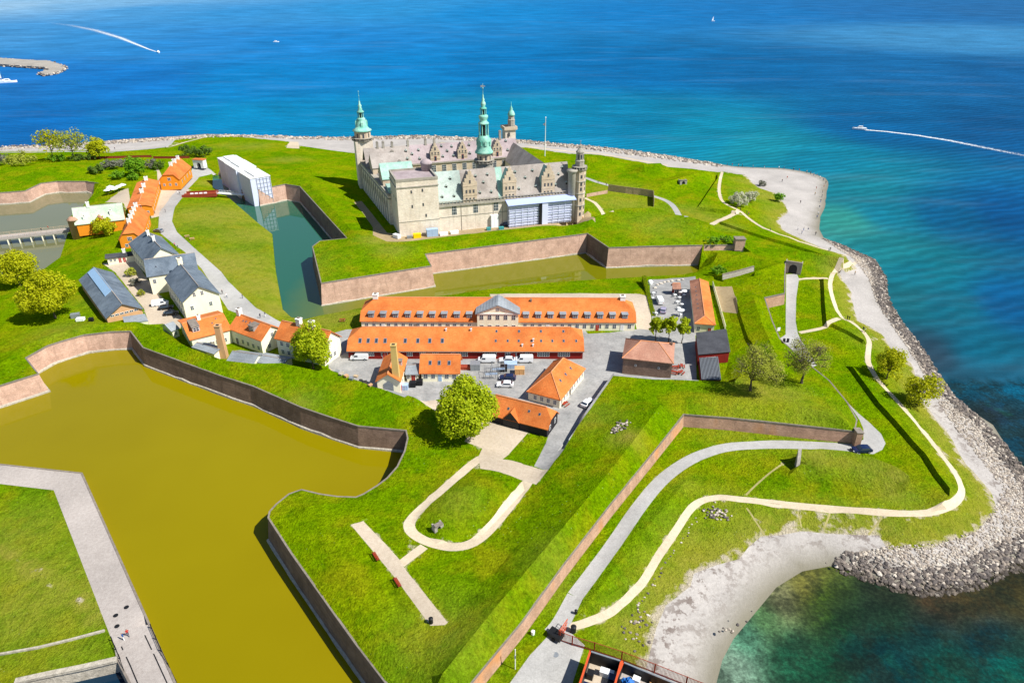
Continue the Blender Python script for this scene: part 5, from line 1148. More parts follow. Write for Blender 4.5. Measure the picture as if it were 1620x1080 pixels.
def tree(px,py,w,h,label,leaf='leaf',n=4200,ls=.34,trunk=2.2,r0=.32,seed=1,open_=0.0,twigs=0,name='tree',cat='tree',group=None,hollow=.45):
    g=G(px,py); root=empty(name,(g.x,g.y,g.z-.05),random.Random(seed).uniform(0,6),label,cat,group)
    me,L_=crown_mesh(w,h-trunk,n,ls,seed,hollow,open_=open_); c=mkobj('crown',me,root,[leaf]); cz=trunk+(h-trunk)/2; c.location=(0,0,cz)
    tips=[q[0]+Vector((0,0,cz))+q[0].normalized()*q[1]*.5 if q[0].length>.1 else Vector((0,0,h*.8)) for q in L_]
    trunk_mb(trunk+(h-trunk)*.35,r0,tips,seed,twigs).build('trunk','bark',root); return root
tree(738,690,13.2,13.6,'large round bright green tree beside the orange roofed barn',n=17000,ls=.24,trunk=1.5,seed=3)
tree(496,584,10.6,12.0,'bright green tree standing in front of the two storey cream house',n=12000,ls=.23,trunk=1.4,seed=5)
tree(33,452,12.0,13.6,'tall yellow green tree at the left edge by the small moat',leaf='leafyellow',n=13000,ls=.25,trunk=1.6,seed=8)
tree(88,503,15.5,15.0,'broad yellow green tree, the larger one of the pair beside the long grey shed',leaf='leafyellow',n=20000,ls=.25,trunk=1.4,seed=11)
lp=tree(1037,540,3.9,8.4,'small clipped round topped tree in the row of three by the parking yard, left one',n=1700,ls=.26,trunk=2.4,r0=.16,seed=21,group='row of three small trees by the parking yard')
for (x,y),lb in (((1057.5,541),'middle tree of the row of three small round topped trees by the parking yard'),((1078,543),'right hand tree of the row of three small round topped trees, nearest the dark shed')):
    g=G(x,y); o=dup(lp,(g.x,g.y,g.z),x,1.0+.04*math.sin(x),lb)
tree(1187,618,13.0,11.5,'wide almost bare tree with thin buds on the grass bastion, left of two',leaf='leafbuds',n=8500,ls=.13,trunk=1.8,r0=.34,seed=31,twigs=16)
tree(1268,606,11.0,12.0,'bare branched tree on the grass bastion, right of two, near the gravel road',leaf='leafbuds',n=4200,ls=.12,trunk=2.6,r0=.34,seed=33,twigs=16)
tree(1402,599,8.2,9.2,'bushy yellow green tree by the coast path, the upper one of two',leaf='leafyellow',n=6000,ls=.20,trunk=.7,r0=.2,seed=41,open_=.08)
tree(1452,640,8.6,9.2,'bushy yellow green tree by the coast path, lower one beside the boulders',leaf='leafyellow',n=6000,ls=.20,trunk=.9,r0=.2,seed=43,open_=.08,twigs=4)
tree(86,254,16,17,'thin yellow green tree on the far shore, leftmost of three',leaf='leafyellow',n=1800,ls=.4,trunk=5,r0=.3,seed=51,twigs=5,open_=.1)
tree(119,254,18,17,'brownish half bare tree on the far shore, middle of three',leaf='leafbuds',n=2200,ls=.36,trunk=4,r0=.3,seed=53,twigs=8,open_=.1)
tree(159,252,11,13,'vivid yellow green tree on the far shore, right of three',leaf='leafyellow',n=2600,ls=.42,trunk=1.2,r0=.25,seed=55)
tree(218,279,9.5,11,'deep green round tree behind the row of ochre houses',leaf='leafgreen',n=2800,ls=.36,trunk=1,r0=.25,seed=57)
tree(167,372,12,7.5,'low spreading bush in front of the copper roofed gatehouse',leaf='leafyellow',n=2600,ls=.3,trunk=.4,r0=.2,seed=59,name='bush',cat='bush')
def bush(px,py,w,h,leaf,label,seed,n=900,ls=.34,group=None): return tree(px,py,w,h,label,leaf=leaf,n=n,ls=ls,trunk=.15,r0=.08,seed=seed,name='bush',cat='bush',group=group,hollow=.3)
bush(36,262,17,7,'leafbuds','wide brownish thicket on the far left bastion',61,1800)
bush(2,262,9,7.5,'leafgrey','grey shrub cut by the left edge of the view',62,800)
bush(300,247,11,6.5,'leafdark','dark bush left of its twin above the white gate',63,1000); bush(324,247,11,6.5,'leafdark','dark bush right of its twin above the white gate',64,1000)
bush(88,256,11,4,'leafgreen','low green hedge bush under the leftmost far tree',65,700); bush(122,254,11,3.5,'leafdark','low dark bush under the brownish far tree',66,700); bush(146,253,7,4,'leafdark','dark shrub just left of the vivid yellow tree',67,500)
bush(176,267,11,5,'leafgrey','grey shrub patch below the rusty fence, left end',68,900); bush(200,263,10,4,'leafgrey','grey shrub patch below the rusty fence, left of the deep green tree',69,800); bush(155,274,9,4.5,'leafdark','dark grey shrub at the foot of the slope left of the ochre houses',70,800)
bush(186,283,8,4.5,'leafgreen','green shrub beside the steps left of the ochre houses',71,700); bush(212,285,6,3.5,'leafgreen','small green shrub at the foot of the deep green tree',72,500); bush(238,266,9,5,'leafgrey','pale grey shrub right of the deep green tree',73,700); bush(252,268,6,5,'leafdark','dark shrub behind the farthest ochre house',74,600)
bush(1166,325,9.5,6,'blossom','white blossoming bush beside the beach path, larger and left',75,2000,.24); bush(1187,319,7.5,5,'blossom','white blossoming bush beside the beach path, smaller and right',76,1500,.24)
bush(1232,319,6,4,'leafgreen','round green bush at the edge of the white beach',77,900,.25); bush(1205,294,5,3,'leafgrey','pale bush on the dry grass by the beach, above the blossoming ones',78,600,.22)
bush(208,436,4.5,3,'leafbuds','brown shrub in the yard, top one of three beside the slate houses',79,500,.22); bush(216,451,4,2.6,'leafgrey','grey shrub in the yard, middle one of three beside the slate houses',80,400,.22); bush(224,467,3,2,'leafbuds','little shrub in the yard, lowest of three beside the slate houses',81,300,.2)
bush(1135,432,7,2.5,'leafgreen','low green scrub in the hollow beside the grey stone wall',82,700,.25); bush(1125,384,8,2,'leafgreen','low scrub on the crest of the pink castle bastion, left clump',83,600,.25); bush(1146,383,8,2.2,'leafgreen','low scrub on the crest of the pink castle bastion, right clump',84,600,.25)
# clipped hedge
ha,hb=G(1018,446),G(1034,500); hd=(hb-ha); hr_=empty('hedge',tuple(ha),math.atan2(hd.y,hd.x),'tall narrow clipped green hedge between the barracks and the parking yard','hedge')
r_=random.Random(9); v=[];f=[]
for i in range(5200):
    s_=r_.choice('tlr'); x=r_.uniform(0,hd.length); y={'t':r_.uniform(-.6,.6),'l':-.6,'r':.6}[s_]+r_.gauss(0,.06); z_=(2.4 if s_=='t' else r_.uniform(0,2.4))+r_.gauss(0,.08)
    u=Vector((r_.gauss(0,1),r_.gauss(0,1),r_.gauss(0,1))).normalized(); t_=u.orthogonal().normalized(); s=.15; q=Vector((x,y,z_)); k=len(v); v+=[q-u*s,q+t_*s,q+u*s,q-t_*s]; f.append((k,k+1,k+2,k+3))
me=bpy.data.meshes.new('foliage'); me.from_pydata([tuple(q) for q in v],[],f); mkobj('foliage',me,hr_,['leaf'])
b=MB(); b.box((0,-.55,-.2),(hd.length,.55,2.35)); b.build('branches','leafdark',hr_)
# ------------------------------------------------------------------ boulders
k=N('boulder'); oi=k.n('ShaderNodeObjectInfo'); at=k.sep(k.attr('tone')); p=k.pos(); nz=k.noise(p,1.6,4,.7)
rnd=k.math('ADD',k.math('MULTIPLY',at[0],1.0),k.math('MULTIPLY',k.sep(oi.outputs['Color'])[0],at[1]))
col=k.ramp(rnd,[(.0,(.08,.07,.07)),(.35,(.16,.135,.12)),(.6,(.32,.265,.215)),(1.0,(.62,.555,.47))]); col=k.mix(1.0,col,k.ramp(nz,[(.3,.75),(.7,1.15)]),'MULTIPLY')
zz_=k.n('ShaderNodeSeparateXYZ'); k.set(zz_.inputs[0],p); wet=k.ramp(k.math('ADD',zz_.outputs['Z'],k.math('MULTIPLY',nz,.8)),[(.45,.88),(1.0,0.0)]) 
col=k.mix(wet,col,(.045,.036,.026)); k.bump(nz,.1); M['boulder']=k.fin(col,.85)
ico=bmesh.new(); bmesh.ops.create_icosphere(ico,subdivisions=1,radius=1.0); IV=[v_.co.copy() for v_ in ico.verts]; IF=[tuple(v_.index for v_ in f_.verts) for f_ in ico.faces]; ico.free()
def rockverts(seed):
    r_=random.Random(seed); sc_=Vector((r_.uniform(.8,1.25),r_.uniform(.7,1.05),r_.uniform(.5,.85))); cuts=[(Vector((r_.gauss(0,1),r_.gauss(0,1),r_.gauss(0,1))).normalized(),r_.uniform(.55,.85)) for _ in range(5)]
    out=[]
    for q in IV:
        q=q*r_.uniform(.85,1.1)
        for nn,d in cuts:
            t_=q.dot(nn)-d
            if t_>0: q=q-nn*t_
        out.append(Vector((q.x*sc_.x,q.y*sc_.y,q.z*sc_.z)))
    return out
RV=[rockverts(i) for i in range(12)]; rme=[]
for rv in RV:
    me=bpy.data.meshes.new('boulder'); me.from_pydata([tuple(q) for q in rv],[],IF); ca=me.color_attributes.new('tone','FLOAT_COLOR','POINT'); ca.data.foreach_set('color',[0,1,0,1]*len(rv)); me.materials.append(M['boulder']); me.update(); rme.append(me)
CST=np.array([(q.x,q.y) for q in subdiv(COAST,1.5)])
def coastdist_poly(polypx,n,smin,smax,seed,near=False):
    r_=random.Random(seed); poly=pp(polypx,0.6); xs=[q.x for q in poly]; ys=[q.y for q in poly]; out=[]
    X=np.array([(r_.uniform(min(xs),max(xs)),r_.uniform(min(ys),max(ys))) for _ in range(n*12)]); X=X[inpoly(X[:,0],X[:,1],poly)][:n]
    for x,y in X:
        d=math.sqrt(((CST-(x,y))**2).sum(1).min()); f=math.exp(-(d/4.5)**2) if near else .5
        s=(smin+(smax-smin)*r_.random()**1.8)*((.62+.62*f) if near else 1); z_=gz(x,y,-.15); tn=(.08+.42*r_.random() if f>.35 and r_.random()<.8 else .5+.5*r_.random()) if near else .3+.7*r_.random()
        out.append((x,y,max(z_,-.15)+s*.12,s,r_.randrange(12),r_.uniform(0,6.28),r_.uniform(-.4,.4),tn))
    return out
RA="1300,377 1330,384 1384,408 1403,437 1405,462 1413,484 1433,514 1456,542 1493,600 1513,627 1544,653 1589,698 1622,740 1700,830 1665,895 1602,903 1548,929 1467,943 1409,929 1369,915 1333,903 1318,890 1330,877 1400,872 1480,866 1545,845 1572,808 1585,775 1558,740 1518,692 1478,632 1452,580 1420,530 1388,482 1372,440 1345,408"
ROCKS=coastdist_poly(RA,13500,.15,.62,1,True)
RT="140,225 225,219 400,213 540,216 665,213 817,220 940,230 1060,245 1139,259 1150,266 1060,254 940,239 817,227 665,220 540,222 400,219 225,226 140,232"
RT2=coastdist_poly(RT,2600,.5,1.3,2)+coastdist_poly("0,230 140,224 140,231 0,238",350,.5,1.2,6)
DROPS=coastdist_poly("1590,745 1640,750 1600,900 1480,945 1330,905 1320,895 1480,935 1590,890",200,.25,.6,4,True)
ROCKS+=DROPS
def key(q): return -q[3]/math.sqrt(q[0]**2+q[1]**2+1e4)
ROCKS.sort(key=key); ind=[q for q in ROCKS if abs(q[0])<q[1]*.74 or q[1]<10][:300]; ids=set(map(id,ind)); rest=[q for q in ROCKS if id(q) not in ids]
first=None
for x,y,z_,s,m_,a,t_,tn in ind:
    o=bpy.data.objects.new('boulder',rme[m_]); COL.objects.link(o); o.location=(x,y,z_); o.rotation_euler=(t_,t_*.5,a); o.scale=(s,s,s); o.color=(tn,0,0,1)
    tag(o,'rough grey boulder of the rock bank along the water edge','boulder','boulders along the shore')
def rockmass(name,lst,label,vis=None):
    v=[];f=[];tone=[]; r_=random.Random(5)
    for q_ in lst:
        x,y,z_,s,m_,a,t_=q_[:7]; k0=len(v); Mx=Matrix.Translation((x,y,z_))@Matrix.Rotation(a,4,'Z')@Matrix.Rotation(t_,4,'X')@Matrix.Scale(s,4); tn=q_[7] if len(q_)>7 else r_.random()
        v+=[tuple(Mx@q) for q in RV[m_]]; f+=[tuple(i+k0 for i in q) for q in IF]; tone+=[tn,0,0,1]*len(IV)
    me=bpy.data.meshes.new(name); me.from_pydata(v,[],f); ca=me.color_attributes.new('tone','FLOAT_COLOR','POINT'); ca.data.foreach_set('color',tone); me.update()
    o=mkobj(name,me,None,['boulder']); tag(o,label,'boulders',None,'stuff'); return o
rockmass('boulder_bank',rest,'mass of smaller boulders banked along the right hand shore')
rockmass('shore_rocks',RT2,'line of pale rocks along the far shore behind the castle')
pl=[];r_=random.Random(3)
for cx_,cy_,n_,rad in((1134,812,70,2.2),(978,679,34,1.7),(986,669,22,1.5)):
    g=G(cx_,cy_)
    for _ in range(n_): x=g.x+r_.gauss(0,rad*.5); y=g.y+r_.gauss(0,rad*.4); pl.append((x,y,gz(x,y)+.1,r_.uniform(.2,.42),r_.randrange(12),r_.uniform(0,6),0))
rockmass('rubble_heap',pl,'small heaps of broken pale stones lying in the grass')
pl=[]
ln=subdiv(GP("1105,816 1083,848 1060,880 1035,922 1008,962 985,1000"),.9)
for q in ln:
    if r_.random()<.75: pl.append((q.x+r_.gauss(0,.25),q.y+r_.gauss(0,.25),q.z+.05,r_.uniform(.16,.36),r_.randrange(12),0,0))
for cx_,cy_ in((1018,977),(1012,985),(1001,1010),(1155,1000),(1330,895)):
    g=G(cx_,cy_)
    for _ in range(10): x=g.x+r_.gauss(0,1);y=g.y+r_.gauss(0,1); pl.append((x,y,gz(x,y)+.05,r_.uniform(.15,.4),r_.randrange(12),0,0))
rockmass('kerb_stones',pl,'broken line of old kerb stones in the grass above the bay')
# breakwater
BWP=pp("-60,94 0,95 60,99 75,99 90,103 103,108 98,115 84,119 68,121 64,118 80,114 70,110 0,105 -60,104",0)
bw=empty('breakwater',tuple(BWP[3]),0,'curved stone harbour breakwater with a white head, at the upper left','breakwater'); o0=BWP[3]
b=MB(); ps=[(q.x-o0.x,q.y-o0.y) for q in subdiv(BWP,8,True)]; b.prism(ps,-1,2.6,0,.992); b.build('stone_bank','drystone',bw)
v=[];f=[];tone=[]
for q in subdiv(BWP,3.0,True):
    for _ in range(2):
        s=r_.uniform(1.0,2.0); k0=len(v); c_=Vector((q.x-o0.x+r_.gauss(0,1.6),q.y-o0.y+r_.gauss(0,1.6),r_.uniform(.2,2.4))); tn=r_.random(); v+=[tuple(c_+t_*s) for t_ in RV[r_.randrange(12)]]; f+=[tuple(i+k0 for i in t_) for t_ in IF]; tone+=[tn,0,0,1]*len(IV)
me=bpy.data.meshes.new('rock_armour'); me.from_pydata(v,[],f); ca=me.color_attributes.new('tone','FLOAT_COLOR','POINT'); ca.data.foreach_set('color',tone); mkobj('rock_armour',me,bw,['boulder'])
# ------------------------------------------------------------------ people
def skin_person(pose):
    n=lambda *a:Vector(a)
    st,arm,le=pose
    P_=[n(0,0,.95),n(0,0,1.15),n(0,0,1.38),n(0,0,1.52),n(0,.02,1.62),n(0,.02,1.74),
        n(.19,0,1.42),n(.25,arm*.12,1.14),n(.24,arm*.3-.05,.9),n(-.19,0,1.42),n(-.25,-arm*.12,1.14),n(-.24,-arm*.3-.05,.9),
        n(.1,0,.9),n(.11,-st*.12-.03,.5),n(.11,-st*.25,.08),n(.11,-st*.25-.16,.03),n(-.1,0,.9),n(-.11,st*.16-.03,.5),n(-.11,st*.3,.08),n(-.11,st*.3-.16,.03)]
    E_=[(0,1),(1,2),(2,3),(3,4),(4,5),(2,6),(6,7),(7,8),(2,9),(9,10),(10,11),(0,12),(12,13),(13,14),(14,15),(0,16),(16,17),(17,18),(18,19)]
    Rd=[.15,.14,.16,.055,.095,.09,.065,.05,.04,.065,.05,.04,.095,.07,.05,.045,.095,.07,.05,.045]
    me=bpy.data.meshes.new('p'); me.from_pydata([tuple(q) for q in P_],E_,[]); o=bpy.data.objects.new('p',me); COL.objects.link(o)
    o.modifiers.new('s','SKIN'); sv=me.skin_vertices[0].data
    for i,r__ in enumerate(Rd): sv[i].radius=(r__,r__*.8)
    sv[0].use_root=True; su=o.modifiers.new('u','SUBSURF'); su.levels=1
    dg=bpy.context.evaluated_depsgraph_get(); ev=bpy.data.meshes.new_from_object(o.evaluated_get(dg)); bpy.data.objects.remove(o)
    ev.name='person'
    for nm in('hair','skin','top','legs'): ev.materials.append(None)
    for pl_ in ev.polygons:
        c=pl_.center; pl_.use_smooth=True
        if c.z>1.56: pl_.material_index=0 if (c.z>1.70 or c.y>.05) else 1
        elif c.z>1.46 and abs(c.x)<.07: pl_.material_index=1
        elif c.z<.97 and abs(c.x)<.21: pl_.material_index=3
        elif abs(c.x)>.2 and c.z<.98: pl_.material_index=1
        else: pl_.material_index=2
    return ev
PM=[skin_person(q) for q in((.9,.6,0),(.1,.1,0),(.5,-.4,0))]
M['skin']=plain('skin','c98f6e',.6); M['hair']=plain('dark_hair','2a1d14',.6); M['fair']=plain('fair_hair','8a6a3a',.6)
CC={'navy':'1d2a4a','black':'17181a','red':'b02a22','white':'e2e2e2','blue':'2a5ea8','grey':'6d7278','tan':'a58a62','jeans':'33486b','green':'3b6a3a','pink':'c46a82'}
for c_,h_ in CC.items(): M['c_'+c_]=plain(c_+'_cloth',h_,.8)
PN=0
def person(px,py,top,leg,act,where,rz=None,group=None,hair='hair',g=None):
    global PN
    g=g or G(px,py); o=bpy.data.objects.new('person',PM[PN%3]); COL.objects.link(o); o.location=(g.x,g.y,g.z+.0); o.rotation_euler=(0,0,random.Random(px*7+py).uniform(0,6.28) if rz is None else rz)
    for i,m_ in enumerate((hair,'skin','c_'+top,'c_'+leg)): o.material_slots[i].link='OBJECT'; o.material_slots[i].material=M[m_]
    PN+=1; lb=f"person in {top} top and {leg} trousers {act} {where}"; tag(o,' '.join(lb.replace('jeans trousers','blue jeans').split()[:16]),'person',group); return o
W_='walking'
for a in [(203.5,1006,'red','navy',W_,'on the paved quay, right of a pair'),(196,1012,'blue','white',W_,'on the paved quay, left of a pair'),
 (277,390,'pink','black',W_,'on the road by the slate houses'),(281.5,393,'black','grey',W_,'on the road by the slate houses'),
 (245,331,'navy','black','standing','at the middle ochre house corner'),(245,338,'grey','black','standing','below the middle ochre house'),(239,346,'black','jeans',W_,'beside the nearest ochre house roof'),
 (262,336,'navy','black',W_,'in the middle of the wide road'),(286.5,301,'black','navy',W_,'on the road above the rusty bridge'),(282,308,'white','black','standing','in the group above the wide road'),(285,308.5,'navy','black','standing','in the group above the wide road'),
 (352,465,'black','black',W_,'on the road, ahead of a white dressed walker'),(359,471,'white','jeans',W_,'on the road beside the white gable'),
 (384,472,'navy','black',W_,'on the road, middle of the long bend'),(412,503,'navy','navy',W_,'on the road near the orange roofs'),(420,501,'grey','white',W_,'on the road near the orange roofs'),
 (66,366,'black','navy',W_,'on the left footbridge'),(77,363,'red','black',W_,'on the left footbridge'),
 (1171,334,'black','black',W_,'at the beach path fork'),(1181,338,'navy','black',W_,'below the beach path fork'),(1184,340,'red','grey',W_,'below the beach path fork'),(1164.5,331,'black','grey','standing','at the inner side of the beach path fork'),
 (1218,366,'grey','black',W_,'on the straight part of the coast path'),(1311,398,'white','navy',W_,'on the coast path by the big bend'),(1313,397,'black','black',W_,'on the coast path by the big bend'),
 (1340,506,'black','black',W_,'on the coast path where it meets the branch'),(1343,507,'green','black',W_,'on the coast path where it meets the branch'),(1365,524,'navy','jeans',W_,'on the coast path above the upper bushy tree'),(1368,526,'white','black',W_,'on the coast path above the upper bushy tree'),
 (946,291,'grey','black',W_,'on the grey path right of the castle'),(959,294,'black','black',W_,'on the grey path right of the castle'),(182,237,'navy','black',W_,'on the far shore road, left one'),(262,235,'black','black',W_,'on the far shore road, right one'),(284,220,'grey','navy','standing','on the far shore ramp'),
 (864,640,'tan','jeans','standing','by the corner of the hipped house') if False else (1208,540,'tan','jeans',W_,'on the bastion grass')][:34]: person(*a)
BC=['black','navy','white','red','grey','blue','tan','jeans']; bch=[(1150,262.5),(1158,263),(1168,264),(1174,264.5),(1191,266),(1209,266),(1232,267.5),(1240,268.5),(1255,270),(1264,271.5),(1276,274),(1282,276),(1287,278),(1292,280),(1297,283),(1302,287),(1306,291),(1303,297),(1301,305),(1300,312),(1298,320),(1296,330),(1294,340),(1292,346),(1237,288),(1291,300),(1289,309),(1266,322),(1271,365),(1278,366),(1262,364),(1268,371),(1290,372),(1245,283),(1352,435)]
for i,(x,y) in enumerate(bch):
    person(x,y,BC[(i*3)%8],BC[(i*5+1)%8] if BC[(i*5+1)%8]!='red' else 'black','standing on','the white pebble beach',None,'people on the pebble beach')
# ------------------------------------------------------------------ vehicles
M['paintwhite']=plain('white_car_paint','e6e8ea',.25,var=.02,spec=.6); M['paintnavy']=plain('dark_blue_car_paint','16244a',.25,var=.03,spec=.6); M['paintgrey']=plain('grey_car_paint','80868c',.3,var=.03,spec=.6); M['paintblack']=plain('black_car_paint','121316',.25,var=.03,spec=.6); M['paintteal']=plain('teal_car_paint','2a8a86',.3,var=.03,spec=.6); M['paintlilac']=plain('silver_lilac_car_paint','9a94ac',.3,var=.03,spec=.6)
M['tyre']=plain('tyre_rubber','141414',.8); M['lamp']=plain('lamp_glass','e9ecef',.2); M['tail']=plain('red_lamp_glass','9c1a14',.3)
def car_proto(kind,label,paint):
    root=empty('parked_car' if kind!='van' else 'parked_van',(0,0,0),0,label,'car' if kind!='van' else 'van')
    if kind=='van': L,W2,prof,gl=5.0,.95,[(-2.5,.35),(-2.5,1.75),(-2.3,1.95),(1.05,1.95),(1.75,1.2),(2.35,1.05),(2.5,.75),(2.5,.35)],(1.03,1.9,1.74,1.22)
    else: L,W2,prof,gl=4.4,.9,[(-2.2,.35),(-2.2,.95),(-2.0,1.05),(-1.5,1.42),(-.5,1.52),(.35,1.46),(1.05,1.0),(2.0,.86),(2.2,.65),(2.2,.35)],None
    b=MB(); n=len(prof); rows=[(-W2,.0),(-W2*.98,.0),(W2*.98,0),(W2,0)]
    vs=[]
    for y in(-1,1):
        for x,z_ in prof:
            t_=1-.16*max(0,(z_-.95))/.6 if kind!='van' else 1-.08*max(0,(z_-1.0)); vs.append((x,y*W2*t_,z_))
    b.add(vs,[tuple(range(n)),tuple(range(2*n-1,n-1,-1))]+[(i,i+n,(i+1)%n+n,(i+1)%n) for i in range(n)])
    body=b.build('body',paint,root); bv=body.modifiers.new('b','BEVEL'); bv.width=.07; bv.segments=2
    g_=MB()
    if kind=='van':
        g_.add([(1.12,-.78,1.88),(1.12,.78,1.88),(1.74,.82,1.27),(1.74,-.82,1.27)],[(0,3,2,1)][:1]); 
        for v_ in range(4): g_.v[v_]=(g_.v[v_][0]+.03,g_.v[v_][1],g_.v[v_][2]+.03)
        for s_ in(-1,1): g_.add([(.3,s_*.965,1.2),(1.45,s_*.965,1.2),(1.1,s_*.93,1.7),(.3,s_*.93,1.7)],[(0,1,2,3)])
    else:
        g_.add([(.38,-.74,1.47),(.38,.74,1.47),(1.03,.80,1.05),(1.03,-.80,1.05)],[(0,3,2,1)]); g_.add([(-1.5,-.74,1.42),(-1.5,.74,1.42),(-1.97,.8,1.1),(-1.97,-.8,1.1)],[(0,1,2,3)])
        for v_ in range(8): g_.v[v_]=(g_.v[v_][0],g_.v[v_][1],g_.v[v_][2]+.025)
        for s_ in(-1,1): g_.add([(-1.55,s_*.915,1.0),(.85,s_*.915,1.0),(.3,s_*.80,1.42),(-1.3,s_*.80,1.4)],[(0,1,2,3)])
    g_.build('window','glass',root)
    wx=(-1.35,1.35) if kind!='van' else (-1.55,1.6)
    for x in wx:
        for s_ in(-1,1):
            w_=MB(); w_.bar((0,-.11,0),(0,.11,0),.33,14); o=w_.build('wheel','tyre',root); o.location=(x,s_*(W2-.08),.33); r__=MB(); r__.bar((0,s_*.09,0),(0,s_*.13,0),.2,10); r__.build('rim','metal',o)
    e_=prof[-1][0]
    for s_ in(-1,1):
        h=MB(); h.box((e_-.1,s_*.66-.16,.62),(e_+.02,s_*.66+.16,.76)); h.build('headlight','lamp',root); t_=MB(); t_.box((-e_-.03,s_*.7-.12,.7),(-e_+.05,s_*.7+.12,.92)); t_.build('tail_light','tail',root)
    return root
pc=car_proto('car','dark blue car on the road bend below the brick bastion wall','paintnavy'); pv_=car_proto('van','white van parked by the red building, left one of the three white vehicles','paintwhite')
def place(proto,px,py,ang,paint=None,label=None,first=False):
    g=G(px,py); o=proto
    if not first: o=dup(proto,tuple(g),R(ang),None,label)
    else: o.location=tuple(g); o.rotation_euler=(0,0,R(ang))
    if paint:
        for c in o.children:
            if c.name.startswith('body'):
                c.material_slots[0].link='OBJECT'; c.material_slots[0].material=M[paint]
    return o
place(pc,1362,714,184,first=True); place(pv_,770,572,180,first=True)
place(pc,802,572,180,'paintwhite','white car parked between the two white vans by the red building'); place(pv_,829,572,180,None,'white van, right one of the three white vehicles by the red building')
place(pv_,569,568,182,None,'white van with teal side strip at the left end of the red building')
place(pc,803,600,176,'paintnavy','dark blue car parked above a white one in the yard'); place(pc,799,611,178,'paintwhite','white car parked below the dark blue car in the yard')
place(pc,930,640,52,'paintwhite','white car on the inner road beside the grass bank'); place(pv_,1043,478,92,None,'white van in the parking yard behind the hedge'); place(pc,1049,493,75,'paintlilac','silver lilac car in the parking yard, nearest the three trees')
place(pc,251,367,160,'paintgrey','silver grey car on the road by the nearest ochre house')
place(pv_,254,483,20,None,'white van squeezed in beside the front slate house'); place(pc,263,489,20,'paintblack','black car beside the white van at the front slate house'); place(pc,271,498,25,'paintblack','black car parked nearest the little grey roofed hut')
place(pc,799,357,190,'paintnavy','dark car parked under the castle scaffolding') 
# ------------------------------------------------------------------ boats and wakes
M['hull']=plain('white_hull','eceff0',.3,var=.02,spec=.5)
def boat_proto(sail=False,label=''):
    root=empty('motor_boat' if not sail else 'sailing_boat',(0,0,0),0,label,'boat'); b=MB(); st=[(-5,1.5,.2),(-2,1.7,.0),(1,1.6,.0),(3.5,.9,.15),(5,.06,.5)]; vs=[]
    for x,w_,k_ in st: vs+=[(x,0,-.5+k_),(x,-w_*.75,.0),(x,-w_,1.1+k_*.6),(x,w_,1.1+k_*.6),(x,w_*.75,0)]
    fs=[]
    for i in range(4):
        o_=i*5
        for a,c in((0,1),(1,2),(2,3),(3,4),(4,0)): fs.append((o_+a,o_+c,o_+5+c,o_+5+a))
    fs+=[(0,4,3,2,1),(20,21,22,23,24)]; b.add(vs,[f_[::-1] for f_ in fs]); b.build('hull','hull',root)
    c=MB(); c.add([(-2.6,-1.1,1.1),(1.6,-1.0,1.1),(1.6,1.0,1.1),(-2.6,1.1,1.1),(-2.2,-.95,2.5),(.6,-.85,2.5),(.6,.85,2.5),(-2.2,.95,2.5)],[(0,1,5,4),(1,2,6,5),(2,3,7,6),(3,0,4,7),(4,5,6,7)]) if not sail else c.box((-1.5,-.7,1.1),(1.2,.7,1.6)); cb_=c.build('cabin','hull',root)
    w_=MB(); w_.box((-1.9,-1.03,1.7),(.5,1.03,2.15)) if not sail else w_.box((-1.2,-.72,1.2),(.9,.72,1.45)); w_.build('cabin_window','glass',cb_)
    if sail:
        m_=MB(); m_.bar((.6,0,1),(.6,0,13),.09,6,0,.05); m_.bar((.6,0,2.2),(-3.8,0,2.2),.07,5); m_.build('mast','metal',root)
        s_=MB(); s_.add([(.5,0,2.4),(-3.7,.15,2.4),(.5,.0,12.4),(.5,.04,2.4),(-3.7,.19,2.4),(.5,.04,12.4)],[(0,1,2),(5,4,3)]); s_.build('sail','hull',root)
    else:
        m_=MB(); m_.bar((-2,0,2.4),(-2,0,4.6),.06,5); m_.build('mast','metal',root)
    return root
mb_=boat_proto(False,'white motor boat speeding left with a long foaming wake, right side of the sea'); sb_=boat_proto(True,'small white sailing boat far out near the top edge')
def putb(o,px,py,a,s=1.0): g=P(px,py,0); o.location=(g.x,g.y,.1); o.rotation_euler=(0,0,R(a)); o.scale=(s,)*3
putb(mb_,1359,205,168,.95); putb(sb_,1128,34,20,.85)
g=P(251,84,0); dup(mb_,(g.x,g.y,.1),R(-62),1.15,'white motor boat with a wake trailing up left, left side of the sea')
g=P(437,67,0); dup(mb_,(g.x,g.y,.1),R(10),.9,'lone tiny white motor boat without wake, far out left of the castle')
for i,(x,y,lb) in enumerate(((3,130,'white yacht moored at the left edge'),(14,131,'second white yacht moored at the left edge, nearer the breakwater head'))):
    g=P(x,y,0); dup(sb_ if i==0 else mb_,(g.x,g.y,.1),R(10+20*i),1.5,lb)
k=N('foam'); p=k.pos(); at=k.sep(k.attr('fade')); fm=k.ramp(k.math('ADD',k.noise(p,.7,5,.8),k.math('MULTIPLY',at[0],.5)),[(.68,0.0),(.9,.95)]); k.set(k.b.inputs['Alpha'],fm); M['foam']=k.fin((.75,.8,.82),.8)
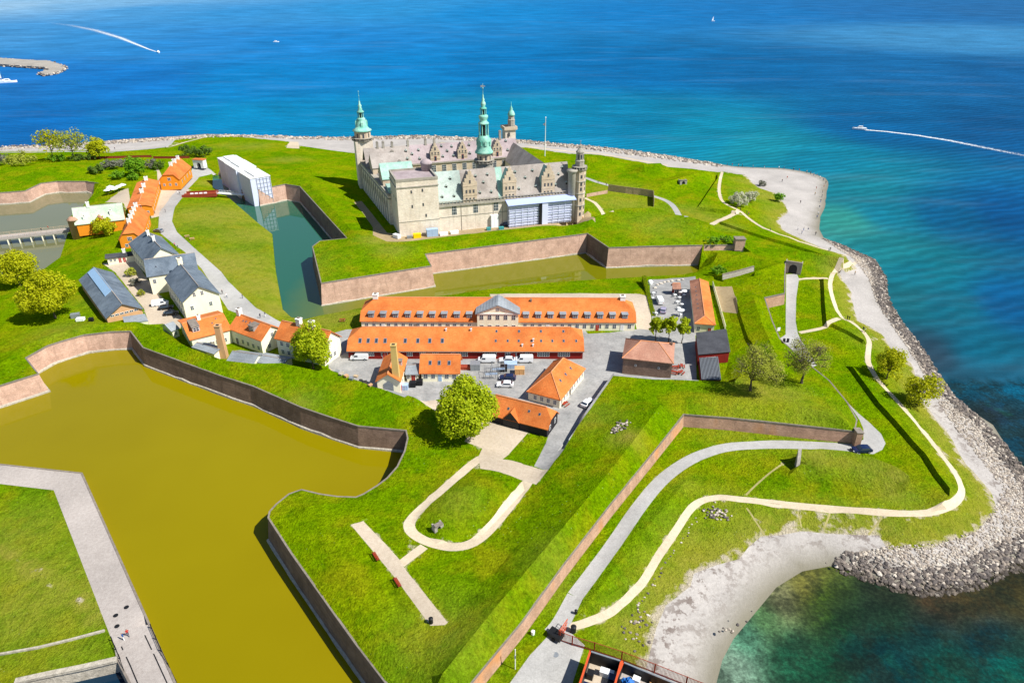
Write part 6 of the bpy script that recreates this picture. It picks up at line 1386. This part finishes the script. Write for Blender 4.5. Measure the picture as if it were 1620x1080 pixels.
def wake(pxs,w0,w1,fd=1.0):
    ps=subdiv(pp(pxs,.03),3); n=len(ps); ds=[w0+(w1-w0)*i/n for i in range(n)]; a=offset(ps,0,dists=ds); c=offset(ps,0,dists=[-d for d in ds]); b=MB()
    b.add(a+ps+c,[(i,i+1,n+i+1,n+i) for i in range(n-1)]+[(n+i,n+i+1,2*n+i+1,2*n+i) for i in range(n-1)]); me=b.mesh('wake'); ca=me.color_attributes.new('fade','FLOAT_COLOR','POINT')
    ca.data.foreach_set('color',[x for s_ in range(3) for i in range(n) for x in ((((.95 if s_==1 else .1)*(1-i/n)**.55+.04)*fd,0,0,1))]); o=mkobj('wake',me,None,['foam']); tag(o,'white foam wake behind a motor boat','wake',None,'stuff')
wake("1363,205 1400,208 1450,214 1500,222 1560,234 1640,250 1700,262",2.2,7.0); wake("247,82 235,78 215,70 190,60 150,48 110,40 60,34",2.0,26,.9); wake("1361,203.8 1372,204.6",1.6,2.6)
# ------------------------------------------------------------------ fences, benches and small things
def frame(g,ang): return Matrix.Translation(g)@Matrix.Rotation(ang,4,'Z')
def dirz(a,b): d=b-a; return math.atan2(d.y,d.x)
def fence(name,label,pxs,h,pm,gap=2.4,bars=None,solid=False,cat='fence',rail=.06,bar_gap=.2,pts=None,barw=.045):
    ps=pts or GP(pxs); ps=subdiv(ps,gap); o0=ps[0]; root=empty(name,tuple(o0),0,label,cat); L=[q-o0 for q in ps]; r_=MB()
    for q in L:
        b=MB(); b.box((q.x-.06,q.y-.06,q.z-.4),(q.x+.06,q.y+.06,q.z+h+.1)); b.build('post',pm,root)
    for a,c in zip(L,L[1:]):
        for f in(.12,1.0) if not solid else (.05,1.0): r_.bar(a+Vector((0,0,h*f)),c+Vector((0,0,h*f)),rail,5)
        if solid: r_.add([a+Vector((0,0,.05)),c+Vector((0,0,.05)),c+Vector((0,0,h)),a+Vector((0,0,h))],[(0,1,2,3)])
        elif bars:
            k=int((c-a).length/bar_gap)
            for i in range(k): q=a.lerp(c,(i+.5)/k); r_.bar(q+Vector((0,0,.1)),q+Vector((0,0,h)),barw,3)
    r_.build('panel',pm,root); return root
M['rustred']=plain('rust_red_steel','8a3a26',.8,var=.25); M['orangerim']=plain('orange_container_paint','c8502a',.6,var=.12); M['wood']=plain('weathered_timber','b09c80',.85,var=.3); M['benchred']=plain('red_stained_timber','8e3320',.7,var=.15)
fence('steel_fence','long rust coloured steel bar fence running from the road down towards the beach',"886,1013 905,1020 940,1030 983,1044 1035,1064 1085,1084 1150,1110",2.1,'rustred',2.8,True)
ga=G(828,993); gb=G(856,1003); gt=empty('gate_panel',tuple(ga),dirz(ga,gb),'rust coloured steel gate panel between the orange brick wall and the road','gate'); Lg=(gb-ga).length
b=MB(); b.box((0,-.03,.1),(Lg,.03,2.3)); b.build('panel','rustred',gt)
for x in(0,Lg): b=MB(); b.box((x-.1,-.1,-.3),(x+.1,.1,3.0 if x else 2.5)); b.build('post','rust',gt)
ga=G(884,1012); gb=G(897,992); gt=empty('open_gate_leaf',tuple(ga),dirz(ga,gb),'open rust red gate leaf of diagonal bars beside the coast path','gate'); Lg=(gb-ga).length
b=MB(); [b.bar((0,0,z_),(Lg,0,z_),.06,5) for z_ in(.2,1.2,2.1)]; [b.bar((Lg*q/5,0,.2),(Lg*(q+1)/5,0,2.1),.05,5) for q in range(5)]; b.build('bars','orangerim',gt)
b=MB(); b.bar((0,0,-.3),(0,0,2.4),.11,6); b.build('post','rust',gt)
for pxs,lb in (("125,253 160,251 200,250 240,249","long low rusty steel screen wall in the far grass, left length"),("243,251 270,251 300,250.5","low rusty steel screen wall in the far grass, right length")):
    fence('steel_screen',lb,pxs,1.3,'rustred',6,solid=True,cat='screen')
fence('palisade','grey weathered timber palisade beside the lawn right of the castle',"962,302 990,306 1015,309 1033,312",3.2,'wood',3.0,solid=True,cat='palisade')
fence('palisade','short return of the timber palisade, at its right end',"1033,312 1034,327",3.2,'wood',3.0,solid=True,cat='palisade')
fence('garden_wall','pale brick garden wall beside the octagonal stair tower',"928,312 945,309 961,306",1.6,'brick_pink',4,solid=True,cat='wall')
fence('garden_fence','light grey fence between the narrow storehouse and the patch of bare earth',"1127,452 1134,475 1141,500 1147,522",1.5,'cream',3,solid=True,cat='fence')
# flagpole
g=G(862,247); fp=empty('flagpole',tuple(g),0,'tall white flagpole with a small purple pennant behind the castle','flagpole'); b=MB(); b.bar((0,0,-.5),(0,0,22),.28,8,0,.12); b.lathe([(.2,22),(.28,22.2),(.05,22.5)],8); b.build('pole','hull',fp)
b=MB(); b.add([(0,0,19.5),(-1.6,.2,18.2),(0,0,17.2),(0,.05,19.5),(-1.6,.25,18.2),(0,.05,17.2)],[(0,1,2),(5,4,3)]); b.build('pennant','paintlilac',fp)
# benches and bins on the bastion
def bench(px,py,ang,label):
    g=G(px,py); root=empty('park_bench',tuple(g),R(ang),label,'bench',None)
    b=MB(); [b.box((-1.1,-.28+q*.2,.43),(1.1,-.12+q*.2,.48)) for q in range(3)]; b.build('seat','benchred',root)
    b=MB(); [b.box((-1.1,-.36-.04*q,.6+q*.16),(1.1,-.31-.04*q,.72+q*.16)) for q in range(2)]; b.build('backrest','benchred',root)
    for x in(-.9,.9):
        b=MB(); b.box((x-.04,-.3,0),(x+.04,-.22,.85)); b.box((x-.04,.2,0),(x+.04,.28,.43)); b.box((x-.04,-.22,.36),(x+.04,.2,.43)); b.build('leg','blackmetal',root)
bench(595,882,-58,'upper red bench on the gravel strip of the bastion'); bench(629,923,-58,'lower red bench on the gravel strip of the bastion')
def binn(px,py,label,m='blackmetal',h=1.0,r=.35):
    g=G(px,py); root=empty('litter_bin',tuple(g),0,label,'bin'); b=MB(); b.lathe([(r*.85,0),(r,.1),(r,h),(r*.9,h+.02)],12); b.build('body',m,root); b=MB(); b.lathe([(r*1.1,h),(r*1.1,h+.08),(r*.5,h+.2)],12); b.build('lid',m,root)
binn(682,985,'black litter bin at the lower end of the gravel strip'); binn(907,999,'black litter bin where the coast path meets the rusty gate',h=1.2,r=.45); binn(1240,541,'black bin on the gravel road end, left one'); binn(1246,541,'black bin on the gravel road end, right one'); binn(911,970,'small dark bin on the verge between road and coast path',h=.7,r=.25); binn(843,1003,'squat white bollard bin beside the steel gate panel','hull',.7,.3)
g=G(815,1058); lp_=empty('lamp_post',tuple(g),0,'thin white post with a short arm on the grass verge','post'); b=MB(); b.bar((0,0,-.3),(0,0,4.6),.07,7); b.build('pole','hull',lp_); b=MB(); b.box((-.15,-.1,2.6),(.1,.1,3.2)); b.build('box','metal',lp_); 
g=G(898,966)
# manholes on the quay
for x,y in((183,973),(200,960),(185,990)):
    g=G(x,y); b=MB(); b.lathe([(.42,.0),(.42,.035)],16); o=b.build('manhole_cover','blackmetal'); o.location=(g.x,g.y,g.z+.002); tag(o,'round dark manhole cover set in the paved quay','manhole','manhole covers on the quay')
g=G(854,1010)
g=G(879,1035); b=MB(); b.lathe([(.5,0),(.5,.035)],16); o=b.build('manhole_cover','metal'); o.location=(g.x,g.y,g.z+.004); tag(o,'single round manhole cover on the concrete yard by the road','manhole')
# bunker and tunnel mouths
def portal(px,py,ang,w,h,label,name='bunker_entrance',back=2.5):
    g=G(px,py); root=empty(name,(g.x,g.y,g.z-.3),R(ang),label,'entrance'); b=MB(); archwall(b,w,h,.5,w*.55,h*.82); b.build('stone_front','drystone',root)
    b=MB(); b.box((-w*.3,.35,-.2),(w*.3,.5,h*.84)); b.build('dark_opening','dark',root); b=MB(); b.box((-w/2-.2,-.15,h),(w/2+.2,.7,h+.2)); b.build('lintel','coping',root)
    for s in(-1,1): b=MB(); b.add([(s*w/2,0,0),(s*w/2,back,0),(s*w/2,back,h),(s*w/2,0,h),(s*(w/2+.3),0,0),(s*(w/2+.3),back,0),(s*(w/2+.3),back,h),(s*(w/2+.3),0,h)],[(0,1,2,3),(7,6,5,4),(3,2,6,7),(0,3,7,4)]); b.build('wing_wall','drystone',root)
portal(695,838,35,1.3,1.4,'small stone bunker entrance in the oval mound',back=1.2); portal(1253,433,-25,5.0,4.6,'dark arched tunnel entrance in the grassy rampart at the end of the grey road','tunnel_entrance'); portal(1081,292,10,3.0,2.4,'tiny pale bunker mouth in the far grass hill right of the castle')
o0=TRAV[0]; root=empty('traverse_wall',(o0.x,o0.y,4),0,'dark stone end wall of the long grass mound below the road','wall'); n_=len(TRAV); sd=Vector((-.3,0,0)); b=MB(); L4=[q-Vector((o0.x,o0.y,4)) for q in TRAV]
b.add([Vector((q.x,q.y,-.6))+sd*2 for q in L4]+[q+sd*2+Vector((0,0,.25)) for q in L4]+[q-sd*.4+Vector((0,0,.25)) for q in L4]+[Vector((q.x,q.y,-.6))-sd*.4 for q in L4],[(r_*n_+i,r_*n_+i+1,(r_+1)*n_+i+1,(r_+1)*n_+i) for r_ in range(3) for i in range(n_-1)]+[(0,n_,2*n_,3*n_),(n_-1,4*n_-1,3*n_-1,2*n_-1)]); b.build('stone_face','drystone',root); r_=random.Random(78)
g=G(1177,393); root=empty('brick_pier',(g.x-1.6,g.y+.2,g.z),0,'pink brick pier where the castle bastion wall ends','pier'); b=MB(); b.box((-1.8,0,-1),(1.8,3,3.4)); b.build('shaft','brick_pink',root); b=MB(); b.box((-2,-.2,3.4),(2,3.2,3.65)); b.build('cap','coping',root)
g=P(1356,684,7.7); root=empty('brick_pier',(g.x+.5,g.y-.2,4),0,'brick pier ending the long wall beside the dark blue car','pier'); b=MB(); b.box((-.7,-.4,-.5),(.7,1.6,3.9)); b.build('shaft','brick_orange',root); b=MB(); b.box((-.8,-.5,3.9),(.8,1.7,4.05)); b.build('cap','coping',root)
g=G(1231,526); root=empty('sign_board',tuple(g),R(15),'small blank white sign on the wall edge beside the gravel road','sign'); b=MB(); b.box((-.5,-.04,.6),(.5,.04,1.7)); b.build('board','hull',root); b=MB(); b.bar((0,.05,-.2),(0,.05,1.6),.05,6); b.build('post','metal',root)
g=G(1040,455); g=G(1028,450); root=empty('white_tank',tuple(g),0,'small white round tank on the grass behind the parking yard','tank'); b=MB(); b.lathe([(.7,0),(.9,.3),(.9,1.2),(.6,1.6),(.1,1.8)],12); b.build('body','hull',root,True); b=MB(); b.box((-1,1.2,.2),(1.6,1.3,.6)); b.build('board','hull',root)
# footbridge over the small moat
ba,bb_=P(110,362,4.2),P(-20,376,4.2); L_=(bb_-ba).length; fb=empty('footbridge',tuple(ba),dirz(ba,bb_),'long pale footbridge on short piers, leading to the copper roofed gatehouse','bridge')
b=MB(); b.box((0,-2,-1.0),(L_,2,0)); b.build('deck','cobble',fb)
for q in range(9):
    x=2+q*4.1; b=MB(); [b.box((x-.2,y-.2,-4),(x+.2,y+.2,-.35)) for y in(-1.7,1.7)]; b.box((x-.25,-1.9,-1.2),(x+.25,1.9,-1.0)); b.build('pier','cream',fb)
for s in(-1,1):
    b=MB(); b.bar((0,s*1.95,1),(L_,s*1.95,1),.06,5); b.bar((0,s*1.95,.5),(L_,s*1.95,.5),.04,5); [b.bar((x*2.0,s*1.95,0),(x*2.0,s*1.95,1),.05,4) for x in range(int(L_/2)+1)]; b.build('railing','wood',fb)
# rusty deck and white bridge at the castle moat
ra,rb_=G(290,310),G(345,311); L_=(rb_-ra).length; dk=empty('rusty_deck',tuple(ra+Vector((0,0,.1))),dirz(ra,rb_),'rusty red walled deck with pale benches beside the moat, ending at the small white bridge','deck')
b=MB(); b.box((0,-3,-.4),(L_,3,.25)); b.build('floor','rustred',dk)
for s in(-1,1): b=MB(); b.box((1 if s>0 else 0,s*3-.1,-.5),(L_,s*3+.1,1.25)); b.build('side_wall','rustred',dk)
for q in range(4): b=MB(); b.box((3.2+q*2.1,.4,.25),(4.6+q*2.1,1.5,.8)); b.build('bench','hull',dk)
wa,wb_=G(346,311),P(384,308,4.4); wb_=P(384,307,3.6); L_=(wb_-wa).length; wbr=empty('white_footbridge',(wa.x,wa.y,3.4),dirz(wa,wb_),'short white footbridge from the rusty deck to the wrapped scaffolding','bridge')
b=MB(); b.box((0,-1.2,-.3),(L_,1.2,0)); b.build('deck','hull',wbr)
for s in(-1,1): b=MB(); b.bar((0,s*1.15,1),(L_,s*1.15,1),.06,5); [b.bar((x*1.6,s*1.15,0),(x*1.6,s*1.15,1),.05,4) for x in range(int(L_/1.6)+1)]; b.build('railing','hull',wbr)
g=P(369,300,.8); root=empty('raft',tuple(g),.3,'white covered raft floating in the moat beside the scaffolding','raft'); b=MB(); b.box((-2,-1.6,0),(2,1.6,.5)); b.build('float','hull',root); b=MB(); b.box((-1.3,-1,2),(1.4,1.2,2.15)); [b.bar((x,y,.5),(x,y,2),.05,4) for x in(-1.1,1.2) for y in(-.8,1)]; b.build('canopy','hull',root)
g=P(437,316,.8); root=empty('work_platform',(g.x,g.y,.8),.05,'white site cabin on a ledge against the small pink moat wall','platform'); b=MB(); b.box((-4.2,.3,1.2),(4.2,2.6,3.4)); b.build('cabin','hull',root); b=MB(); b.box((-4.4,.1,3.4),(4.4,2.8,3.6)); b.build('roof','sheet',root); b=MB(); [b.bar((x,.4,-1),(x,.4,1.2),.1,5) for x in(-3.8,0,3.8)]; b.build('support','metal',root)
# street furniture on the lawns
def picnic(px,py,ang,label,m='gravel',cat='table'):
    g=G(px,py); root=empty('picnic_table',tuple(g),R(ang),label,cat); b=MB(); [b.box((-.9,-.36+q*.25,.7),(.9,-.14+q*.25,.75)) for q in range(3)]; b.build('table_top',m,root)
    for s in(-1,1): b=MB(); b.box((-.9,s*.75-.14,.42),(.9,s*.75+.14,.47)); b.build('seat',m,root)
    for x in(-.7,.7): b=MB(); b.bar((x,-.7,0),(x,-.2,.7),.05,4); b.bar((x,.7,0),(x,.2,.7),.05,4); b.bar((x,-.75,.42),(x,.75,.42),.05,4); b.build('leg','wood',root)
picnic(296,375,30,'pale picnic table on the lawn edge by the bend, left of two','tan'); picnic(304,379,30,'pale picnic table on the lawn edge by the bend, right of two','tan')
picnic(542,508,10,'rusty brown picnic table on the dry grass left of the barracks','rustred'); picnic(894,641,50,'red picnic table by the corner of the hipped house','benchred')
for i,(x,y,lb) in enumerate(((1068,583,'beside the brick magazine, top left of the red group'),(1078,581,'beside the brick magazine, top right of the red group'),(1067,591,'beside the brick magazine, lower left of the red group'),(1077,591,'beside the brick magazine, lower right of the red group'))): picnic(x,y,80*i,'red picnic table '+lb,'benchred')
CAFE='white cafe tables along the narrow storehouse'
def cafe(px,py,um,i):
    g=G(px,py); root=empty('cafe_table',tuple(g),0,'white cafe table under a white parasol along the narrow storehouse' if um else 'white cafe table with four chairs along the narrow storehouse','table',CAFE)
    b=MB(); b.lathe([(.25,0),(.05,.05),(.05,.7),(.55,.72),(.55,.76)],12); b.build('table_top','hull',root)
    for q in range(4): a=q*1.57+i; b=MB(); b.box((-.2,-.2,.42),(.2,.2,.46)); b.box((-.2,.16,.46),(.2,.2,.85)); [b.bar((x,y,0),(x,y,.42),.02,3) for x in(-.18,.18) for y in(-.18,.18)]; o=b.build('chair','metal',root); o.location=(.95*math.cos(a),.95*math.sin(a),0); o.rotation_euler=(0,0,a-1.57)
    if um: b=MB(); b.bar((0,0,.7),(0,0,2.4),.03,5); b.lathe([(1.1,2.1),(.05,2.5)],8); b.build('parasol','hull',root)
for i,(x,y) in enumerate([(1070,462),(1077,465),(1068,469),(1075,473),(1082,469),(1072,480),(1079,484),(1074,490),(1081,493),(1076,500),(1034,466),(1033,474),(1038,498)]): cafe(x,y,i in(4,9),i)
house('kiosk','small red kiosk with grey roof among the cafe tables',(1065,457),(1077,457),3.2,4.5,6.9,zr=8.3,wall='redwood',roof='tile_mix',cat='kiosk',doors=[('f',.5,1.4,1.9,'dark')],oh=.3)
r_=random.Random(77)
for i,(x,y) in enumerate([(1036,456),(1040,451),(1046,449),(1051,447),(1057,446),(1063,445),(1073,444),(1080,443)]):
    g=G(x,y); o=bpy.data.objects.new('boulder',rme[i%12]); COL.objects.link(o); o.location=(g.x,g.y,g.z+.2); o.scale=(.7,.7,.6); tag(o,'pale boulder in the row closing off the parking yard','boulder','row of boulders behind the parking yard')
# building site things in the yard
def crate(px,py,w,d,h,m,label,name='crate',ang=0,lid=None,cat=None):
    g=G(px,py); root=empty(name,tuple(g),R(ang),label,cat or name.replace('_',' ')); b=MB(); b.box((-w/2,-d/2,0),(w/2,d/2,h)); o=b.build('body',m,root); bv=o.modifiers.new('b','BEVEL'); bv.width=.04
    b=MB(); [b.box((x-.05,-d/2-.04,0),(x+.05,d/2+.04,h)) for x in(-w/2+.1,0,w/2-.1)]; b.build('rib',lid or m,root); b=MB(); b.box((-w/2-.05,-d/2-.05,h),(w/2+.05,d/2+.05,h+.08)); b.build('lid',lid or m,root); return root
M['green']=plain('green_plastic','2f8a3c',.5); M['blue']=plain('blue_tarpaulin','2468b4',.5,var=.15); M['yellow']=plain('yellow_paint','e0c400',.5,var=.1); M['paleblue']=plain('pale_blue_steel','9db4d0',.5); M['cardboard']=plain('cardboard','c69a68',.85,var=.15); M['teal']=plain('teal_plastic','3f8f92',.5)
crate(822,590,2.6,2,1.6,'cardboard','tan timber crate in the parking yard, nearest the hipped house','timber_crate'); crate(808,580,3.4,2.2,1.2,'paleblue','pale blue sheet stack in the parking yard below the white car','sheet_stack'); crate(797,586,1.8,1.6,1.5,'blackmetal','black bin box in the middle of the parking yard','bin_box'); crate(752,583,2.6,2.4,1.8,'metal','grey steel box behind the big round tree','steel_box'); crate(736,583,3,1.6,.8,'rustred','brown timber pile right of the small cream house','timber_pile')
def scaff(px,py,w,d,h,label,ang=0):
    g=G(px,py); root=empty('scaffold_frame',tuple(g),R(ang),label,'scaffolding'); n=max(2,int(w/1.2))
    [(lambda m_:(m_.bar((w*q/n,y,0),(w*q/n,y,h),.05,5),m_.build('standard','metal',root)))(MB()) for q in range(n+1) for y in(0,d)]
    b=MB(); [b.bar((0,y,z_),(w,y,z_),.045,5) for y in(0,d) for z_ in(.5,1.3,h-.1)]; [b.bar((w*q/n,0,z_),(w*q/n,d,z_),.045,5) for q in range(n+1) for z_ in(.5,h-.1)]; b.build('ledgers','metal',root)
    b=MB(); [b.box((0,y,1.32),(w,y+.25,1.36)) for y in(.1,.6)]; b.build('boards','paleblue',root)
scaff(768,600,3.2,3.4,2.2,'grey scaffold frame stacked in the yard, beside the big round tree',5); scaff(779,592,3.4,3.0,2.2,'grey scaffold frame stacked in the yard, right of another frame',5)
for i,(x,y,m,lb) in enumerate(((641,615,'paleblue','pale grey wheelie container left of two dark ones by the workshop'),(653,611,'blackmetal','black waste container by the workshop, middle one'),(664,608,'blackmetal','black waste container by the workshop, right one'))): crate(x,y,1.6,1.4,1.3,m,lb,'waste_container')
crate(660,376,3.0,1.8,1.6,'yellow','bright yellow skip at the foot of the castle','skip',15); crate(684,373,4.4,2.2,2.8,'paleblue','pale blue site container at the foot of the castle','site_container',15); crate(702,372,3.2,1.6,1.0,'hull','white flat stack at the castle foot, left of its twin','pallet_stack',15); crate(719,369.5,3.2,1.6,1.0,'hull','white flat stack at the castle foot, right of its twin','pallet_stack',15)
crate(782,359,3.0,2.0,5.0,'hull','tall white pallet tower at the castle foot, left of the scaffolding','pallet_tower',15); crate(773,364,1.6,1.4,1.0,'teal','teal box at the castle foot, left of two','storage_box',15); crate(793,363,2.0,1.4,1.0,'teal','teal box at the castle foot, right of two','storage_box',15); crate(628,376,3.0,1.6,1.3,'hull','white trailer box at the shaded left corner of the castle','trailer_box',-40); crate(916,348,2.8,1.8,1.5,'cardboard','tan crate at the foot of the octagonal stair tower','timber_crate',15); crate(648,377,2,1.2,1.0,'metal','grey steel box left of the yellow skip','steel_box',15)
crate(120,502,2.4,1.6,1.2,'metal','grey scrap box under the larger yellow green tree, left','scrap_box',20); crate(128,507,2.2,1.6,.8,'hull','white slab stack under the larger yellow green tree','slab_stack',10); crate(145,508,1.2,1.0,1.0,'blackmetal','black box on the grass left of the long grey shed','storage_box')
for i,(x,y) in enumerate(((540,592),(548,596),(556,600),(563,596),(570,603),(578,606),(586,610),(533,588))): crate(x,y,r_.uniform(.8,1.5),r_.uniform(.6,1.1),r_.uniform(.3,.7),['footing','tan','metal','wood','footing','wood','tan','metal'][i],f"{['low pale','low tan','small grey','timber','square pale','flat timber','tan','grey'][i]} building material pile on the gravel, {['first','second','third','fourth','fifth','sixth','seventh','end'][i]} from the two storey house" if i<7 else 'pale material pile on the gravel, closest to the two storey house','material_pile',r_.uniform(0,90))
for i,(x,y) in enumerate(((176,303),(182,306),(188,303),(195,300),(172,308))):
    g=G(x,y); root=empty('parasol',tuple(g),0,'closed row of white parasols on the terrace behind the copper roof','parasol','white parasols on the terrace'); b=MB(); b.lathe([(1.9,2.3),(.1,3.1)],8); b.build('canopy','hull',root); b=MB(); b.bar((0,0,0),(0,0,2.9),.05,5); b.build('pole','metal',root); root['label']='white parasol on the terrace behind the copper roofed gatehouse'
# storage pens at the bottom edge
def pen(A,B,depth,h,label,floor):
    a,b_=P(*A,4.1+h),P(*B,4.1+h); d=b_-a; L=d.length; root=empty('storage_pen',(a.x,a.y,4.05),math.atan2(d.y,d.x),label,'storage pen')
    for bx_ in(((0,-depth,0),(.18,0,h)),((L-.18,-depth,0),(L,0,h)),((.18,-.18,0),(L-.18,0,h))):
        c=MB(); c.box(*bx_); o=c.build('side_wall','blackmetal',root); r2=MB(); x0,y0,_=bx_[0]; x1,y1,_=bx_[1]; r2.box((x0-.06,y0-.0,h),(x1+.06,y1+.06,h+.14)); r2.build('rim','orangerim' if x1-x0<1 else 'metal',o)
    f=MB(); f.box((.18,-depth,0),(L-.18,-.18,.1)); f.build('floor',floor,root); return root,L
p1_,Lp=pen((933,1029),(984,1045),16,2.6,'steel walled storage pen with orange rims and bins, at the bottom edge','gravel'); p2_,Lp2=pen((985,1046),(1092,1090),14,2.2,'second storage pen with blue tarpaulin and cardboard heaps, right of the first','cobble')
def inpen(pn,x,y,w,d,h,m,label,name,ang=0):
    q=Matrix.Translation(pn.location)@Matrix.Rotation(pn.rotation_euler.z,4,'Z')@Vector((x,y,.1)); root=empty(name,tuple(q),pn.rotation_euler.z+R(ang),label,name.replace('_',' ')); b=MB(); b.prism([(-w/2,-d/2),(w/2,-d/2),(w/2,d/2),(-w/2,d/2)],0,h,0,1.06); b.build('body',m,root); b=MB(); b.box((-w/2-.06,-d/2-.06,h),(w/2+.06,d/2+.06,h+.08)); b.build('lid',m,root)
inpen(p1_,.9,-2.6,.9,1,1.2,'blackmetal','black wheelie bin in the far left corner of the orange rimmed pen','wheelie_bin'); inpen(p1_,3.2,-1.4,2.0,.9,1.0,'hull','long white box at the back wall of the orange rimmed pen','storage_box'); inpen(p1_,.9,-5.0,1.0,1.1,1.2,'paintnavy','navy wheelie bin at the left side of the orange rimmed pen, upper','wheelie_bin'); inpen(p1_,.9,-6.4,1.2,1.2,1.1,'green','green wheelie bin at the left side of the orange rimmed pen','wheelie_bin'); inpen(p1_,.9,-8,1.0,1.1,1.2,'blue','blue wheelie bin at the left side of the orange rimmed pen','wheelie_bin')
for q,lb in enumerate(('topmost','second','third','lowest')): inpen(p1_,Lp-.9,-2.2-q*1.45,.95,1.0,1.2,'blackmetal' if q%2 else 'paintnavy',f'dark wheelie bin along the right side of the orange rimmed pen, {lb}','wheelie_bin')
def heap(pn,x,y,w,h,m,label,name,seed):
    q=Matrix.Translation(pn.location)@Matrix.Rotation(pn.rotation_euler.z,4,'Z')@Vector((x,y,.1)); root=empty(name,tuple(q),0,label,name.replace('_',' ')); rr_=random.Random(seed); b=MB()
    for i in range(26): s=rr_.uniform(.3,.8); a=rr_.uniform(0,6.3); d=rr_.random()**.7*w/2; T=Matrix.Translation((d*math.cos(a),d*math.sin(a),max(.1,h*(1-d/(w/2))*rr_.uniform(.5,1))))@Matrix.Rotation(rr_.uniform(0,3),4,(rr_.random(),rr_.random(),1)); b.box((-s,-s*.7,-.05),(s,s*.7,.12),0,T)
    b.build('pile',m,root)
heap(p2_,2.0,-2.6,3.2,1.5,'blue','crumpled blue tarpaulin heap in the second pen','tarpaulin_heap',1); heap(p2_,5.4,-1.8,3.4,1.2,'cardboard','heap of cardboard beside the blue tarpaulin','cardboard_heap',2); heap(p2_,9.2,-2.2,4,1.3,'dirt','sandy timber heap at the right end of the second pen','timber_heap',3); inpen(p2_,2.6,-.8,1,.8,.8,'hull','small white box behind the blue tarpaulin','storage_box')
g=G(879,1008); root=empty('grey_trailer',tuple(g),R(-35),'small dark covered trailer beside the open gate leaf','trailer'); b=MB(); b.box((-1.2,-.8,.4),(1.2,.8,1.2)); b.build('body','blackmetal',root); [ (lambda c:(c.bar((0,s*.85,.3),(0,s*.95,.3),.3,10),c.build('wheel','tyre',root)))(MB()) for s in(-1,1)]
# quay details lower left
for pxs,lb,h_ in (("-20,1039 60,1025 110,1013 166,998","narrow white kerb wall across the lawn at the lower left",.35),("25,1079 80,1067 130,1057 186,1044","broad white quay coping along the dark basin at the lower left",.5)):
    ps=subdiv(GP(pxs),4); w_=.35 if h_<.4 else .9; L1_=offset(ps,w_/2); L2_=offset(ps,-w_/2); n=len(ps); b=MB(); up=Vector((0,0,h_)); o0=ps[0]
    b.add([q-o0 for q in L1_]+[q-o0 for q in L2_]+[q-o0+up for q in L1_]+[q-o0+up for q in L2_],[(2*n+i,2*n+i+1,3*n+i+1,3*n+i) for i in range(n-1)]+[(i,i+1,2*n+i+1,2*n+i) for i in range(n-1)]+[(n+i,3*n+i,3*n+i+1,n+i+1) for i in range(n-1)]+[(n-1,2*n-1,4*n-1,3*n-1),(0,2*n,3*n,n)]); o=b.build('low_wall','footing'); o.location=o0; tag(o,lb,'wall')
for pxs,lb in (("240,994 256,1030 280,1082","dark slim railing on the right side of the quay bridge"),("178,1014 190,1042 204,1082","dark slim railing on the left side of the quay bridge")): fence('bridge_railing',lb,pxs,1.1,'blackmetal',2.2,True,cat='railing',rail=.045,bar_gap=.3,barw=.02)
for pxs in ("192,1022 206,1052 222,1090","229,1004 246,1040 268,1088"):
    ps=subdiv(GP(pxs),2); a_=offset(ps,.09); c_=offset(ps,-.09); n=len(ps); b=MB(); b.add([q+Vector((0,0,.012)) for q in a_]+[q+Vector((0,0,.012)) for q in c_],[(n+i,n+i+1,i+1,i) for i in range(n-1)]); o=b.build('drain_strip','blackmetal'); tag(o,'thin dark drain line along the quay bridge, '+('left' if pxs[0]=='1' else 'right')+' one','drain')
# low white boundary around the left quay
